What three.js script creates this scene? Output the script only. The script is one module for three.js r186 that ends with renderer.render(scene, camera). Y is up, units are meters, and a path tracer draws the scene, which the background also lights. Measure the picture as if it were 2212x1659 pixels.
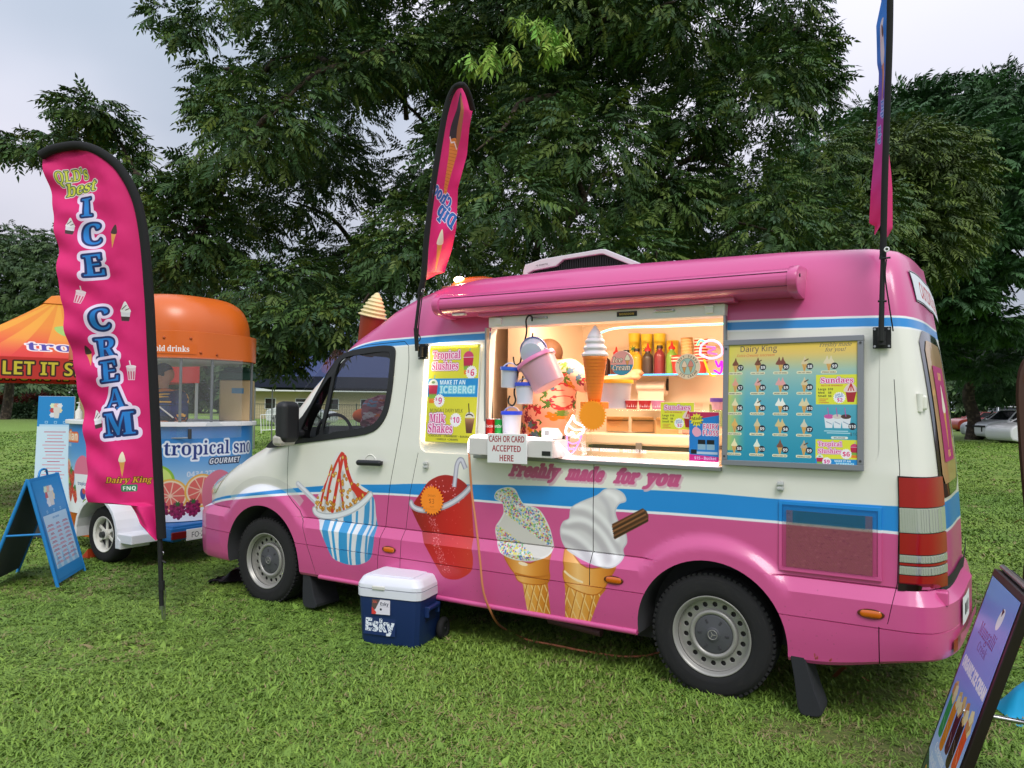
import * as THREE from 'three';
import { RoundedBoxGeometry } from 'three/addons/geometries/RoundedBoxGeometry.js';
import { mergeGeometries, mergeVertices, toCreasedNormals } from 'three/addons/utils/BufferGeometryUtils.js';
import { MarchingCubes } from 'three/addons/objects/MarchingCubes.js';
import { FontLoader } from 'three/addons/loaders/FontLoader.js';
import { TextGeometry } from 'three/addons/geometries/TextGeometry.js';
import { RectAreaLightUniformsLib } from 'three/addons/lights/RectAreaLightUniformsLib.js';
import { Brush, Evaluator, SUBTRACTION, INTERSECTION } from 'three-bvh-csg';

// ---------- camera, sky, sun, exposure ----------
const scene = new THREE.Scene();
const camera = new THREE.PerspectiveCamera(53.13, 4 / 3, 0.1, 900);
camera.position.set(1.3097, 1.6264, 4.3069);
camera.rotation.set(0.02714, 0.55007, 0.01096, 'YXZ');
const renderer = new THREE.WebGLRenderer({ antialias: true });
renderer.toneMapping = THREE.LinearToneMapping;
renderer.toneMappingExposure = 1.22;
renderer.shadowMap.enabled = true;
RectAreaLightUniformsLib.init();

function rnd(seed) { let s = seed | 0; return () => { s = (s + 0x6d2b79f5) | 0; let t = Math.imul(s ^ (s >>> 15), 1 | s); t = (t + Math.imul(t ^ (t >>> 7), 61 | t)) ^ t; return ((t ^ (t >>> 14)) >>> 0) / 4294967296; }; }
const clamp = THREE.MathUtils.clamp, lerp = THREE.MathUtils.lerp, sst = THREE.MathUtils.smoothstep;
const V3 = (x, y, z) => new THREE.Vector3(x, y, z), V2 = (x, y) => new THREE.Vector2(x, y);
const hash3 = (x, y, z) => { let h = Math.imul(x, 374761393) + Math.imul(y, 668265263) + Math.imul(z, 2147483647 ^ 97531); h = Math.imul(h ^ (h >>> 13), 1274126177); return ((h ^ (h >>> 16)) >>> 0) / 4294967296; };
function vnoise(x, y, z) {
  const i = Math.floor(x), j = Math.floor(y), k = Math.floor(z), f = (t) => t * t * (3 - 2 * t), u = f(x - i), v = f(y - j), w = f(z - k);
  const c = (a, b, d) => hash3(i + a, j + b, k + d);
  return lerp(lerp(lerp(c(0, 0, 0), c(1, 0, 0), u), lerp(c(0, 1, 0), c(1, 1, 0), u), v), lerp(lerp(c(0, 0, 1), c(1, 0, 1), u), lerp(c(0, 1, 1), c(1, 1, 1), u), v), w);
}
const fbm = (x, y, z, n = 4) => { let s = 0, a = 0.5, t = 0; for (let i = 0; i < n; i++) { s += a * vnoise(x, y, z); t += a; x = x * 2 + 7.1; y = y * 2 + 3.7; z = z * 2 + 1.3; a *= 0.5; } return s / t; };

{ // overcast evening sky: CIE overcast brightening to the zenith, soft cloud banks
  const W = 1024, H = 512, d = new Float32Array(W * H * 4);
  for (let r = 0; r < H; r++) {
    const up = ((r + 0.5) / H - 0.5) * Math.PI, y = Math.sin(up), c = Math.cos(up);
    for (let q = 0; q < W; q++) {
      const a = ((q + 0.5) / W - 0.5) * 2 * Math.PI, x = Math.cos(a) * c, z = Math.sin(a) * c;
      const s = Math.max(0, y), k = 1 / (0.25 + s);
      const n = fbm(x * k * 1.1 + 4.2, 1.7, z * k * 1.1 + 9.1, 5), n2 = fbm(x * k * 0.45 + 14, 8.7, z * k * 0.45 + 2.4, 3);
      const cloud = sst(n * 0.55 + n2 * 0.45, 0.34, 0.62);
      const L = 0.42 * (1 + 2 * s) * lerp(0.72, 1.07, cloud), t = cloud;
      const g = y < 0 ? 0.35 : 1, i = (r * W + q) * 4;
      d[i] = g * L * lerp(0.80, 0.97, t); d[i + 1] = g * L * lerp(0.92, 0.965, t); d[i + 2] = g * L * lerp(1.12, 1.10, t); d[i + 3] = 1;
    }
  }
  const t = new THREE.DataTexture(d, W, H, THREE.RGBAFormat, THREE.FloatType);
  t.mapping = THREE.EquirectangularReflectionMapping; t.magFilter = THREE.LinearFilter; t.needsUpdate = true;
  scene.background = t; scene.environment = t;
}
const sun = new THREE.DirectionalLight(new THREE.Color(1, 0.97, 0.92), 1.5);
sun.position.set(7, 16, 9); sun.target.position.set(-1.5, 0, -1); sun.castShadow = true; sun.shadow.radius = 42;
sun.shadow.mapSize.set(2048, 2048); Object.assign(sun.shadow.camera, { left: -30, right: 30, top: 30, bottom: -30, near: 1, far: 90 });
scene.add(sun, sun.target);

// ---------- helpers ----------
const TAU = Math.PI * 2;
const mat = (color, roughness = 0.6, o = {}) => new THREE.MeshStandardMaterial({ color, roughness, ...o });
const phy = (color, roughness, o = {}) => new THREE.MeshPhysicalMaterial({ color, roughness, ...o });
const taken = {};
const numbered = (n) => { const k = (taken[n] = (taken[n] ?? -1) + 1); return k ? `${n}_${String(k).padStart(3, '0')}` : n; };
const shadows = (o) => { o.traverse((m) => { if (m.isMesh) { m.castShadow = true; m.receiveShadow = true; } }); return o; };
function thing(name, label, category, pos = [0, 0, 0], turn = 0, group) {
  const o = new THREE.Group(); o.name = numbered(name); o.position.set(...pos); o.rotation.y = turn; o.userData = { label, category };
  if (group) o.userData.group = group; scene.add(o); return o;
}
function part(parent, name, geo, m, pos, rot) {
  const o = new THREE.Mesh(Array.isArray(geo) ? merge(geo) : geo, m); o.name = name; if (pos) o.position.set(...pos); if (rot) o.rotation.set(...rot);
  o.castShadow = o.receiveShadow = true; parent.add(o); return o;
}
function single(name, label, category, geo, m, pos, rot, group) {
  const o = part(scene, numbered(name), geo, m, pos, rot); o.userData = { label, category }; if (group) o.userData.group = group; return o;
}
function setting(name, geo, m) { const o = part(scene, numbered(name), geo, m); o.userData.kind = 'structure'; return o; }
function clone(root, label, pos, turn) {
  const c = root.clone(); c.name = numbered(root.name.replace(/_\d{3}$/, '')); c.userData = { ...root.userData }; if (label) c.userData.label = label;
  if (pos) c.position.set(...pos); if (turn !== undefined) c.rotation.y = turn; scene.add(c); return c;
}
const merge = (list) => mergeGeometries(list.map((g) => { const n = g.index ? g.toNonIndexed() : g.clone(); for (const k of Object.keys(n.attributes)) if (!['position', 'normal', 'uv'].includes(k)) n.deleteAttribute(k); n.morphAttributes = {}; n.clearGroups(); return n; }));
const move = (g, x = 0, y = 0, z = 0, rx = 0, ry = 0, rz = 0) => { if (rx || ry || rz) g.applyMatrix4(new THREE.Matrix4().makeRotationFromEuler(new THREE.Euler(rx, ry, rz))); return g.translate(x, y, z); };
const box = (w, h, d, r = 0.004, seg = 2) => (r ? new RoundedBoxGeometry(w, h, d, seg, Math.min(r, w / 2.01, h / 2.01, d / 2.01)) : new THREE.BoxGeometry(w, h, d));
const bx = (w, h, d, x, y, z, r = 0.004) => move(box(w, h, d, r), x, y, z);
const cyl = (r0, r1, h, n = 24, open = false) => new THREE.CylinderGeometry(r0, r1, h, n, 1, open);
const lathe = (pts, n = 40) => { const g = new THREE.LatheGeometry(pts.map((p) => V2(p[0], p[1])), n); return g; };
const tube = (pts, r, n = 32, k = 8, closed = false) => new THREE.TubeGeometry(new THREE.CatmullRomCurve3(pts.map((p) => (p.isVector3 ? p : V3(...p))), closed, 'centripetal'), n, r, k, closed);
function rod(a, b, r0, r1 = r0, n = 8) { const A = a.isVector3 ? a : V3(...a), B = b.isVector3 ? b : V3(...b), d = B.clone().sub(A), g = cyl(r1, r0, d.length(), n); g.applyQuaternion(new THREE.Quaternion().setFromUnitVectors(V3(0, 1, 0), d.normalize())); const m = A.add(B).multiplyScalar(0.5); return g.translate(m.x, m.y, m.z); }
const shapeOf = (pts, holes = []) => { const s = new THREE.Shape(pts.map((p) => V2(p[0], p[1]))); for (const h of holes) s.holes.push(new THREE.Path(h.map((p) => V2(p[0], p[1])))); return s; };
const extr = (s, depth, bevel = 0, o = {}) => new THREE.ExtrudeGeometry(s, { depth, bevelEnabled: bevel > 0, bevelSize: bevel, bevelThickness: bevel, bevelSegments: 2, curveSegments: 16, ...o });
const rrect = (x0, y0, x1, y1, r, n = 6) => { const p = []; for (const [cx, cy, a] of [[x1 - r, y0 + r, -90], [x1 - r, y1 - r, 0], [x0 + r, y1 - r, 90], [x0 + r, y0 + r, 180]]) for (let i = 0; i <= n; i++) { const t = ((a + (90 * i) / n) * Math.PI) / 180; p.push([cx + r * Math.cos(t), cy + r * Math.sin(t)]); } return p; };
const circlePts = (cx, cy, r, n = 24) => Array.from({ length: n }, (_, i) => [cx + r * Math.cos((i / n) * TAU), cy + r * Math.sin((i / n) * TAU)]);
function smoothPts(pts, n = 6, closed = true) { return new THREE.CatmullRomCurve3(pts.map((p) => V3(p[0], p[1], 0)), closed, 'centripetal').getPoints(pts.length * n).slice(0, closed ? -1 : undefined).map((p) => [p.x, p.y]); }
// canvas prints; draw with (0,0) at the top left
function canvas(w, h, draw) { const c = document.createElement('canvas'); c.width = w; c.height = h; const g = c.getContext('2d'); draw(g, w, h); return c; }
function tex(c, o = {}) { const t = new THREE.CanvasTexture(c); t.colorSpace = THREE.SRGBColorSpace; t.magFilter = THREE.LinearFilter; t.anisotropy = 8; Object.assign(t, o); return t; }
const print = (w, h, draw, rough = 0.5, o = {}) => mat(0xffffff, rough, { map: tex(canvas(w, h, draw)), ...o });
function txt(g, s, x, y, px, fill, o = {}) {
  g.save(); g.translate(x, y); if (o.rot) g.rotate(o.rot); g.transform(o.sx ?? 1, 0, o.slant ?? 0, o.sy ?? 1, 0, 0);
  g.font = `${o.bold === false ? '' : 'bold '}${o.italic ? 'italic ' : ''}${px}px ${o.font ?? 'sans-serif'}`; g.textAlign = o.align ?? 'center'; g.textBaseline = o.base ?? 'middle'; g.lineJoin = 'round';
  for (const [c, w] of o.lines ?? []) { g.strokeStyle = c; g.lineWidth = w; g.strokeText(s, 0, 0, o.max); }
  g.fillStyle = fill; g.fillText(s, 0, 0, o.max); g.restore();
}
function poly(g, pts, fill, stroke, w) { g.beginPath(); pts.forEach((p, i) => (i ? g.lineTo(p[0], p[1]) : g.moveTo(p[0], p[1]))); g.closePath(); if (fill) { g.fillStyle = fill; g.fill(); } if (stroke) { g.strokeStyle = stroke; g.lineWidth = w; g.stroke(); } }
function blob(g, pts, fill, stroke, w) { poly(g, smoothPts(pts, 8), fill, stroke, w); }
function oval(g, x, y, rx, ry, fill, stroke, w, rot = 0) { g.beginPath(); g.ellipse(x, y, rx, ry, rot, 0, TAU); if (fill) { g.fillStyle = fill; g.fill(); } if (stroke) { g.strokeStyle = stroke; g.lineWidth = w; g.stroke(); } }
const burst = (cx, cy, r, n = 18, k = 0.84) => Array.from({ length: n * 2 }, (_, i) => [cx + Math.cos((i / n) * Math.PI) * r * (i % 2 ? k : 1), cy + Math.sin((i / n) * Math.PI) * r * (i % 2 ? k : 1)]);
const grad = (g, x0, y0, x1, y1, ...stops) => { const l = g.createLinearGradient(x0, y0, x1, y1); stops.forEach(([t, c]) => l.addColorStop(t, c)); return l; };
// pixel of the photograph (2212 wide) to a point: on the ground, or on the plane z = const
const camM = new THREE.Matrix4().makeRotationFromEuler(camera.rotation);
const rayD = (px, py) => V3((px - 1106) / 1659.2, -(py - 829.5) / 1659.2, -1).applyMatrix4(camM);
const onGround = (px, py, y = 0) => { const d = rayD(px, py); return camera.position.clone().addScaledVector(d, (y - camera.position.y) / d.y); };
const onZ = (px, py, z) => { const d = rayD(px, py); return camera.position.clone().addScaledVector(d, (z - camera.position.z) / d.z); };
const atDepth = (px, py, t) => camera.position.clone().addScaledVector(rayD(px, py), t);
const flatFace = (w, h) => new THREE.PlaneGeometry(w, h);
// a board with a print on its front face (+z) and plain edges/back
function board(parent, name, w, h, d, m, edge, pos, rot, frontName = 'print') {
  const o = part(parent, name, box(w, h, d, Math.min(0.003, d / 3), 1), edge, pos, rot);
  const f = part(o, frontName, flatFace(w - 0.004, h - 0.004), m, [0, 0, d / 2 + 0.0015]); return o;
}
const M = {
  black: mat(0x101113, 0.6), rubber: mat(0x151516, 0.85), darkPlastic: mat(0x1b1c1f, 0.5), grey: mat(0x3a3b3d, 0.55), alu: mat(0x9a9c9f, 0.38, { metalness: 0.85 }),
  steel: mat(0xb4b5b8, 0.28, { metalness: 1 }), white: mat(0xe9e9ea, 0.45), cream: mat(0xe3d9c6, 0.55), lining: mat(0xe8d8c4, 0.5),
  glass: phy(0xffffff, 0.02, { transmission: 1, thickness: 0, ior: 1.5 }),
};
// ---------- ground and lawn ----------
const dirt = (x, z) => { // bare, trodden patches
  let d = sst(fbm(x * 0.9 + 5, 2.2, z * 0.9 + 3, 4), 0.57, 0.72) * 0.55;
  for (const [cx, cz, rx, rz, k] of [[0.75, 0.15, 0.7, 0.45, 1], [1.1, -0.5, 0.6, 0.5, 0.7], [-1.9, -0.6, 0.35, 0.25, 0.8], [-0.9, 1.4, 0.8, 0.4, 0.35], [-3.6, 1.3, 0.5, 0.4, 0.35], [0.2, 1.3, 0.5, 0.6, 0.35], [-5.2, 0.5, 0.7, 0.35, 0.5]]) { const r = Math.hypot((x - cx) / rx, (z - cz) / rz) + (fbm(x * 5, 1, z * 5, 3) - 0.5) * 1.1; d = Math.max(d, k * (1 - sst(r, 0.35, 1))); }
  return clamp(d, 0, 1);
};
{
  const lawn = canvas(1024, 1024, (g) => {
    const R = rnd(21); g.fillStyle = '#4c6122'; g.fillRect(0, 0, 1024, 1024);
    for (let i = 0; i < 60000; i++) { const x = R() * 1024, y = R() * 1024, a = R() * TAU, l = 3 + R() * 9, c = ['#5f8028', '#6b922c', '#486426', '#3a4c1c', '#7c9a38', '#6a6a34', '#567526', '#2f3d18'][(R() * 8) | 0]; g.strokeStyle = c; g.globalAlpha = 0.5; g.lineWidth = 1 + R() * 1.6; for (const ox of [0, 1024]) { g.beginPath(); g.moveTo(x - ox, y); g.lineTo(x - ox + Math.cos(a) * l, y + Math.sin(a) * l); g.stroke(); } }
    g.globalAlpha = 1;
  });
  const t = tex(lawn, { wrapS: THREE.RepeatWrapping, wrapT: THREE.RepeatWrapping });
  const m = mat(0xffffff, 0.95, { map: t, vertexColors: true });
  // one sheet: finely divided near the camera, reaching the horizon
  const ring = [0, 0.5, 1, 1.5, 2]; for (let r = 2.2; r < 9; r += 0.16) ring.push(r); for (let r = 9; r < 30; r *= 1.035) ring.push(r); for (let r = 30; r < 700; r *= 1.12) ring.push(r); ring.push(800);
  const n = 220, P = [], UV = [], CO = [], idx = [], cx = 1.31, cz = 4.31;
  ring.forEach((r, j) => { for (let i = 0; i <= n; i++) { const a = (i / n) * TAU, x = cx + r * Math.cos(a), z = cz + r * Math.sin(a); const d = r < 30 ? dirt(x, z) : 0, v = fbm(x * 0.35, 4, z * 0.35, 4), w = sst(fbm(x * 0.05 + 9, 1, z * 0.05, 3), 0.45, 0.65); P.push(x, 0, z); UV.push(x / 2.1, z / 2.1); const far = sst(r, 8, 20), k = lerp(1.15, 1.6, v) * lerp(1, 1.3, far); CO.push(lerp(k * lerp(1, 1.12, w), 1.25, d), lerp(k, 0.95, d), lerp(k * 0.9, 1.35, d)); } });
  for (let j = 0; j < ring.length - 1; j++) for (let i = 0; i < n; i++) { const a = j * (n + 1) + i, b = a + 1, c = a + n + 1, d = c + 1; idx.push(a, b, c, b, d, c); }
  const g = new THREE.BufferGeometry(); g.setAttribute('position', new THREE.Float32BufferAttribute(P, 3)); g.setAttribute('uv', new THREE.Float32BufferAttribute(UV, 2)); g.setAttribute('color', new THREE.Float32BufferAttribute(CO, 3)); g.setIndex(idx); g.computeVertexNormals();
  setting('ground', g, m);
  // blades
  const blade = (R, l, w, lean, a, ox, oz, P, N) => { const d = [Math.cos(a), Math.sin(a)], s = [-d[1], d[0]], seg = 3; let prev = null; for (let k = 0; k <= seg; k++) { const t = k / seg, h = l * (t - lean * 0.45 * t * t), o = l * lean * t * t * 0.9 + 0.15 * l * t, ww = w * (k === seg ? 0.02 : 1 - 0.55 * t * t) / 2, c = [ox + d[0] * o, h, oz + d[1] * o], A = [c[0] + s[0] * ww, c[1], c[2] + s[1] * ww], B = [c[0] - s[0] * ww, c[1], c[2] - s[1] * ww]; if (prev) P.push(...prev[0], ...prev[1], ...B, ...prev[0], ...B, ...A); prev = [A, B]; } };
  const tuft = (seed, n, l, w, spread) => { const R = rnd(seed), P = []; for (let i = 0; i < n; i++) blade(R, l * (0.55 + R() * 0.7), w * (0.7 + R() * 0.6), 0.55 + R() * 0.95, R() * TAU, (R() - 0.5) * spread, (R() - 0.5) * spread, P); const g = new THREE.BufferGeometry(); g.setAttribute('position', new THREE.Float32BufferAttribute(P, 3)); g.computeVertexNormals(); return g; };
  const gm = mat(0xffffff, 0.7);
  const R = rnd(77), o = new THREE.Object3D(), col = new THREE.Color(), fwd = Math.atan2(-0.8522, -0.5226);
  for (const [k, seed, n0, n1, cnt, l, w, sp, nb] of [[0, 1, 2.3, 5.2, 30000, 0.034, 0.0058, 0.07, 12], [1, 2, 2.3, 5.2, 24000, 0.042, 0.0085, 0.075, 8], [5, 6, 2.3, 7, 1100, 0.05, 0.026, 0.05, 6], [2, 3, 5.2, 9.5, 50000, 0.042, 0.0085, 0.1, 13], [3, 4, 9.5, 20, 46000, 0.045, 0.016, 0.2, 13], [4, 5, 20, 46, 26000, 0.05, 0.04, 0.45, 12]]) {
    const im = new THREE.InstancedMesh(tuft(seed, nb, l, w, sp), gm, cnt); let c = 0, tries = 0;
    while (c < cnt && tries++ < cnt * 4) {
      const r = Math.sqrt(lerp(n0 * n0, n1 * n1, R())), a = fwd + (R() - 0.5) * 1.5, x = cx + Math.cos(a) * r, z = cz + Math.sin(a) * r;
      const d = r < 20 ? dirt(x, z) : 0; if (R() < d * 0.85) continue; if (x > -4.3 && x < 1.0 && z < -0.45 && z > -1.6 && R() < 0.55) continue;
      o.position.set(x, -0.004, z); o.rotation.set((R() - 0.5) * 0.3, R() * TAU, (R() - 0.5) * 0.3); const s = 0.65 + R() * 0.6 - d * 0.25; o.scale.set(s, s * (0.7 + 0.5 * fbm(x * 1.5, 3, z * 1.5, 2)), s); o.updateMatrix(); im.setMatrixAt(c, o.matrix);
      const h = fbm(x * 0.7 + 2, 6, z * 0.7, 3), q = R(); if (q < 0.025 + d * 0.3) col.setRGB(0.25, 0.21, 0.09); else col.setRGB(lerp(0.112, 0.198, h) * (0.7 + q * 0.65), lerp(0.23, 0.31, h) * (0.72 + q * 0.55), lerp(0.024, 0.04, h) * (0.8 + q * 0.5)); im.setColorAt(c, col); c++;
    }
    im.count = c; im.name = numbered('lawn_grass'); im.userData = { kind: 'stuff', label: 'short green lawn grass covering the field', category: 'grass' }; im.castShadow = im.receiveShadow = true; scene.add(im);
  }
}
// ---------- the van's paint and airbrushed artwork, drawn in metres of the van's side (x along, y up) ----------
const VS = 339, VX = 4.72, VY = 2.72, VW = 2048, VH = 860;
const vanUV = (x, y) => [((x + VX) * VS) / VW, 1 - ((VY - y) * VS) / VH];
function vanArt(g) {
  const R = rnd(5);
  const PINK = '#cf538e', CREAM = '#e4e3d8', BLUE = '#1187d3', WHITE = '#ecedf0';
  g.fillStyle = CREAM; g.fillRect(0, 0, VW, VH);
  g.setTransform(VS, 0, 0, -VS, VX * VS, VY * VS);
  const yAt = (pts, x) => { for (let i = 1; i < pts.length; i++) if (x <= pts[i][0]) { const [a, b] = [pts[i - 1], pts[i]]; return lerp(a[1], b[1], (x - a[0]) / (b[0] - a[0])); } return pts[pts.length - 1][1]; };
  const band = (top, bot, fill) => poly(g, [...smoothPts(top, 6, false), ...smoothPts(bot, 6, false).reverse()], fill);
  const wb = [[-4.9, 0.6], [-4.292, 0.764], [-3.764, 0.845], [-3.396, 0.889], [-2.9, 0.935], [-2.336, 0.964], [-2.0, 0.97], [-1.05, 0.979], [-0.09, 1.0], [0.95, 1.0], [1.5, 0.985]];
  const bb = wb.map(([x, y]) => [x, y + 0.015 + (x < -3 ? 0.004 : 0)]);
  const bt = [[-4.9, 0.63], [-4.292, 0.803], [-3.764, 0.889], [-3.396, 0.941], [-2.9, 1.0], [-2.336, 1.042], [-2.17, 1.056], [-1.05, 1.112], [-0.09, 1.138], [0.37, 1.134], [0.95, 1.14], [1.14, 1.148], [1.5, 1.15]];
  const bot = [[-4.9, 0], [1.5, 0]];
  band(wb, bot, PINK); band(bb, wb, WHITE); band(bt, bb, BLUE);
  // pale patch where the front wheel arch was resprayed
  g.save(); g.beginPath(); g.arc(-3.665, 0.36, 0.665, 0.85, Math.PI - 0.8); g.fillStyle = 'rgba(206,205,198,0.55)'; g.arc(-3.665, 0.36, 0.60, Math.PI - 0.8, 0.85, true); g.fill(); g.restore();
  g.save(); g.beginPath(); g.arc(-3.665, 0.36, 0.6, 0, Math.PI); g.clip(); band(bt.map(([x, y]) => [x, y + 0.08]), bt, '#eceef3'); g.restore();
  // roof: pink, white line, blue, white line
  const ut = [[-3.5, 1.6], [-3.25, 1.82], [-3.05, 1.975], [-2.952, 2.030], [-2.825, 2.068], [-2.617, 2.100], [-2.284, 2.112], [-1.589, 2.126], [0.056, 2.122], [0.857, 2.110], [1.047, 2.100], [1.4, 2.08]];
  const off = (d) => ut.map(([x, y]) => [x, y - d * (x < -3 ? 1.2 : 1)]), roof = [[-3.5, 2.9], [1.4, 2.9]];
  band(roof, ut, PINK); band(ut, off(0.012), WHITE); band(off(0.012), off(0.057), BLUE); band(off(0.057), off(0.067), WHITE);
  // ----- sundae cup with striped tub on the cab door
  g.save(); g.lineCap = 'round'; g.lineJoin = 'round';
  g.strokeStyle = '#c9c9d3'; g.lineWidth = 0.05; g.beginPath(); g.moveTo(-3.29, 0.985); g.lineTo(-3.07, 0.845); g.stroke(); g.strokeStyle = '#e9e9f2'; g.lineWidth = 0.02; g.beginPath(); g.moveTo(-3.29, 0.992); g.lineTo(-3.08, 0.86); g.stroke();
  const tub = smoothPts([[-3.08, 0.76], [-3.03, 0.70], [-2.95, 0.58], [-2.863, 0.462], [-2.78, 0.437], [-2.673, 0.43], [-2.56, 0.455], [-2.487, 0.504], [-2.462, 0.60], [-2.457, 0.673], [-2.48, 0.80], [-2.516, 0.945], [-2.8, 0.85]], 6);
  g.save(); poly(g, tub, '#e6e7ea'); g.beginPath(); tub.forEach((p, i) => (i ? g.lineTo(...p) : g.moveTo(...p))); g.clip();
  for (const [x0, x1, w] of [[-3.03, -2.86, 0.06], [-2.93, -2.80, 0.025], [-2.80, -2.72, 0.085], [-2.70, -2.655, 0.022], [-2.60, -2.58, 0.05], [-2.545, -2.50, 0.02], [-2.47, -2.46, 0.06]]) { g.strokeStyle = '#2a93cf'; g.lineWidth = w; g.beginPath(); g.moveTo(x0 + 0.03, 0.98); g.bezierCurveTo(x0 + 0.05, 0.7, x1 - 0.06, 0.6, x1 - 0.02, 0.40); g.stroke(); }
  g.fillStyle = grad(g, -3.05, 0, -2.45, 0, [0, 'rgba(90,110,140,0.25)'], [0.4, 'rgba(255,255,255,0)'], [1, 'rgba(80,90,120,0.28)']); g.fillRect(-3.2, 0.4, 0.9, 0.6); g.restore();
  const ice = smoothPts([[-3.10, 0.80], [-3.094, 0.875], [-3.03, 0.96], [-2.985, 1.03], [-2.947, 1.131], [-2.908, 1.221], [-2.834, 1.256], [-2.785, 1.225], [-2.765, 1.15], [-2.72, 1.09], [-2.641, 1.023], [-2.537, 0.965], [-2.6, 0.86], [-2.83, 0.78]], 6);
  g.save(); poly(g, ice, '#e4e1df'); g.beginPath(); ice.forEach((p, i) => (i ? g.lineTo(...p) : g.moveTo(...p))); g.clip();
  g.filter = 'blur(2px)'; g.strokeStyle = '#b9b6b8'; g.lineWidth = 0.03; for (const [a, b, c, d] of [[-3.0, 0.8, -2.9, 1.15], [-2.84, 0.8, -2.82, 1.1], [-2.7, 0.85, -2.74, 1.05]]) { g.beginPath(); g.moveTo(a, b); g.quadraticCurveTo(a + 0.03, (b + d) / 2, c, d); g.stroke(); }
  g.filter = 'none'; g.strokeStyle = '#cf2b25'; for (const [p, w] of [[[-2.83, 1.25, -2.93, 1.15, -2.98, 0.86], 0.022], [[-2.82, 1.24, -2.86, 1.05, -2.92, 0.80], 0.03], [[-2.86, 1.2, -2.84, 1.0, -2.80, 0.82], 0.018], [[-2.80, 1.22, -2.78, 1.06, -2.62, 0.9], 0.034], [[-2.70, 1.0, -2.62, 0.94, -2.58, 0.94], 0.06], [[-2.94, 1.14, -3.0, 1.0, -3.05, 0.82], 0.02]]) { g.lineWidth = w; g.beginPath(); g.moveTo(p[0], p[1]); g.quadraticCurveTo(p[2], p[3], p[4], p[5]); g.stroke(); }
  for (let i = 0; i < 95; i++) { const x = lerp(-3.1, -2.53, R()), y = i < 45 ? 0.80 + (x + 3.05) * 0.27 * Math.max(0, x + 2.9) / 0.4 + R() * 0.07 : lerp(0.8, 1.22, R()); oval(g, x, y, 0.014, 0.011, ['#d99a3a', '#e8b65a', '#c98528'][i % 3], '#9c5f18', 0.004, R() * 3); }
  g.restore();
  g.strokeStyle = '#b9bcc2'; g.lineWidth = 0.05; g.beginPath(); g.moveTo(-3.11, 0.80); g.bezierCurveTo(-3.10, 0.72, -2.75, 0.74, -2.535, 0.955); g.stroke(); g.strokeStyle = '#e8eaee'; g.lineWidth = 0.03; g.stroke();
  g.restore();
  // ----- red slush cup with silver rim and bent straw
  g.save(); g.lineCap = 'round';
  const slush = smoothPts([[-2.15, 0.90], [-2.124, 0.833], [-2.0, 0.66], [-1.879, 0.502], [-1.83, 0.45], [-1.73, 0.444], [-1.657, 0.474], [-1.60, 0.52], [-1.588, 0.60], [-1.614, 0.72], [-1.63, 0.9], [-1.648, 1.05], [-1.85, 0.93]], 6);
  poly(g, slush, '#b3121a'); g.save(); g.beginPath(); slush.forEach((p, i) => (i ? g.lineTo(...p) : g.moveTo(...p))); g.clip();
  g.fillStyle = grad(g, -2.1, 0, -1.58, 0, [0, '#8e0f16'], [0.3, '#b51219'], [0.6, '#c8161c'], [1, '#d23a2c']); g.fillRect(-2.2, 0.4, 0.7, 0.7);
  for (let i = 0; i < 240; i++) { const t = R(), y = lerp(0.88, 0.48, t), x = -2.0 + t * 0.2 + (R() - 0.5) * 0.07; oval(g, x, y, 0.0015 + R() * 0.004, 0.0015 + R() * 0.004, `rgba(255,215,220,${0.2 + R() * 0.4})`); }
  for (let i = 0; i < 45; i++) oval(g, lerp(-2.1, -1.6, R()), lerp(0.5, 1.0, R()), 0.003, 0.003, 'rgba(255,205,210,0.45)');
  g.restore();
  blob(g, [[-2.13, 0.91], [-2.069, 1.0], [-1.998, 1.085], [-1.872, 1.136], [-1.747, 1.12], [-1.665, 1.06], [-1.82, 0.94], [-2.0, 0.89]], '#a80f17');
  for (let i = 0; i < 40; i++) oval(g, lerp(-2.05, -1.7, R()), lerp(0.95, 1.1, R()), 0.005, 0.005, 'rgba(255,190,200,0.75)');
  g.strokeStyle = '#a9a7b4'; g.lineWidth = 0.042; g.beginPath(); g.moveTo(-2.155, 0.925); g.bezierCurveTo(-2.13, 0.83, -1.80, 0.89, -1.65, 1.065); g.stroke(); g.strokeStyle = '#dcdae3'; g.lineWidth = 0.02; g.stroke();
  g.lineJoin = 'round'; g.strokeStyle = '#9a97ab'; g.lineWidth = 0.036; g.lineCap = 'butt'; g.beginPath(); g.moveTo(-1.78, 1.06); g.lineTo(-1.765, 1.20); g.quadraticCurveTo(-1.75, 1.26, -1.72, 1.245); g.lineTo(-1.69, 1.19); g.stroke(); g.strokeStyle = '#d2d0dd'; g.lineWidth = 0.02; g.stroke();
  g.restore();
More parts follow.
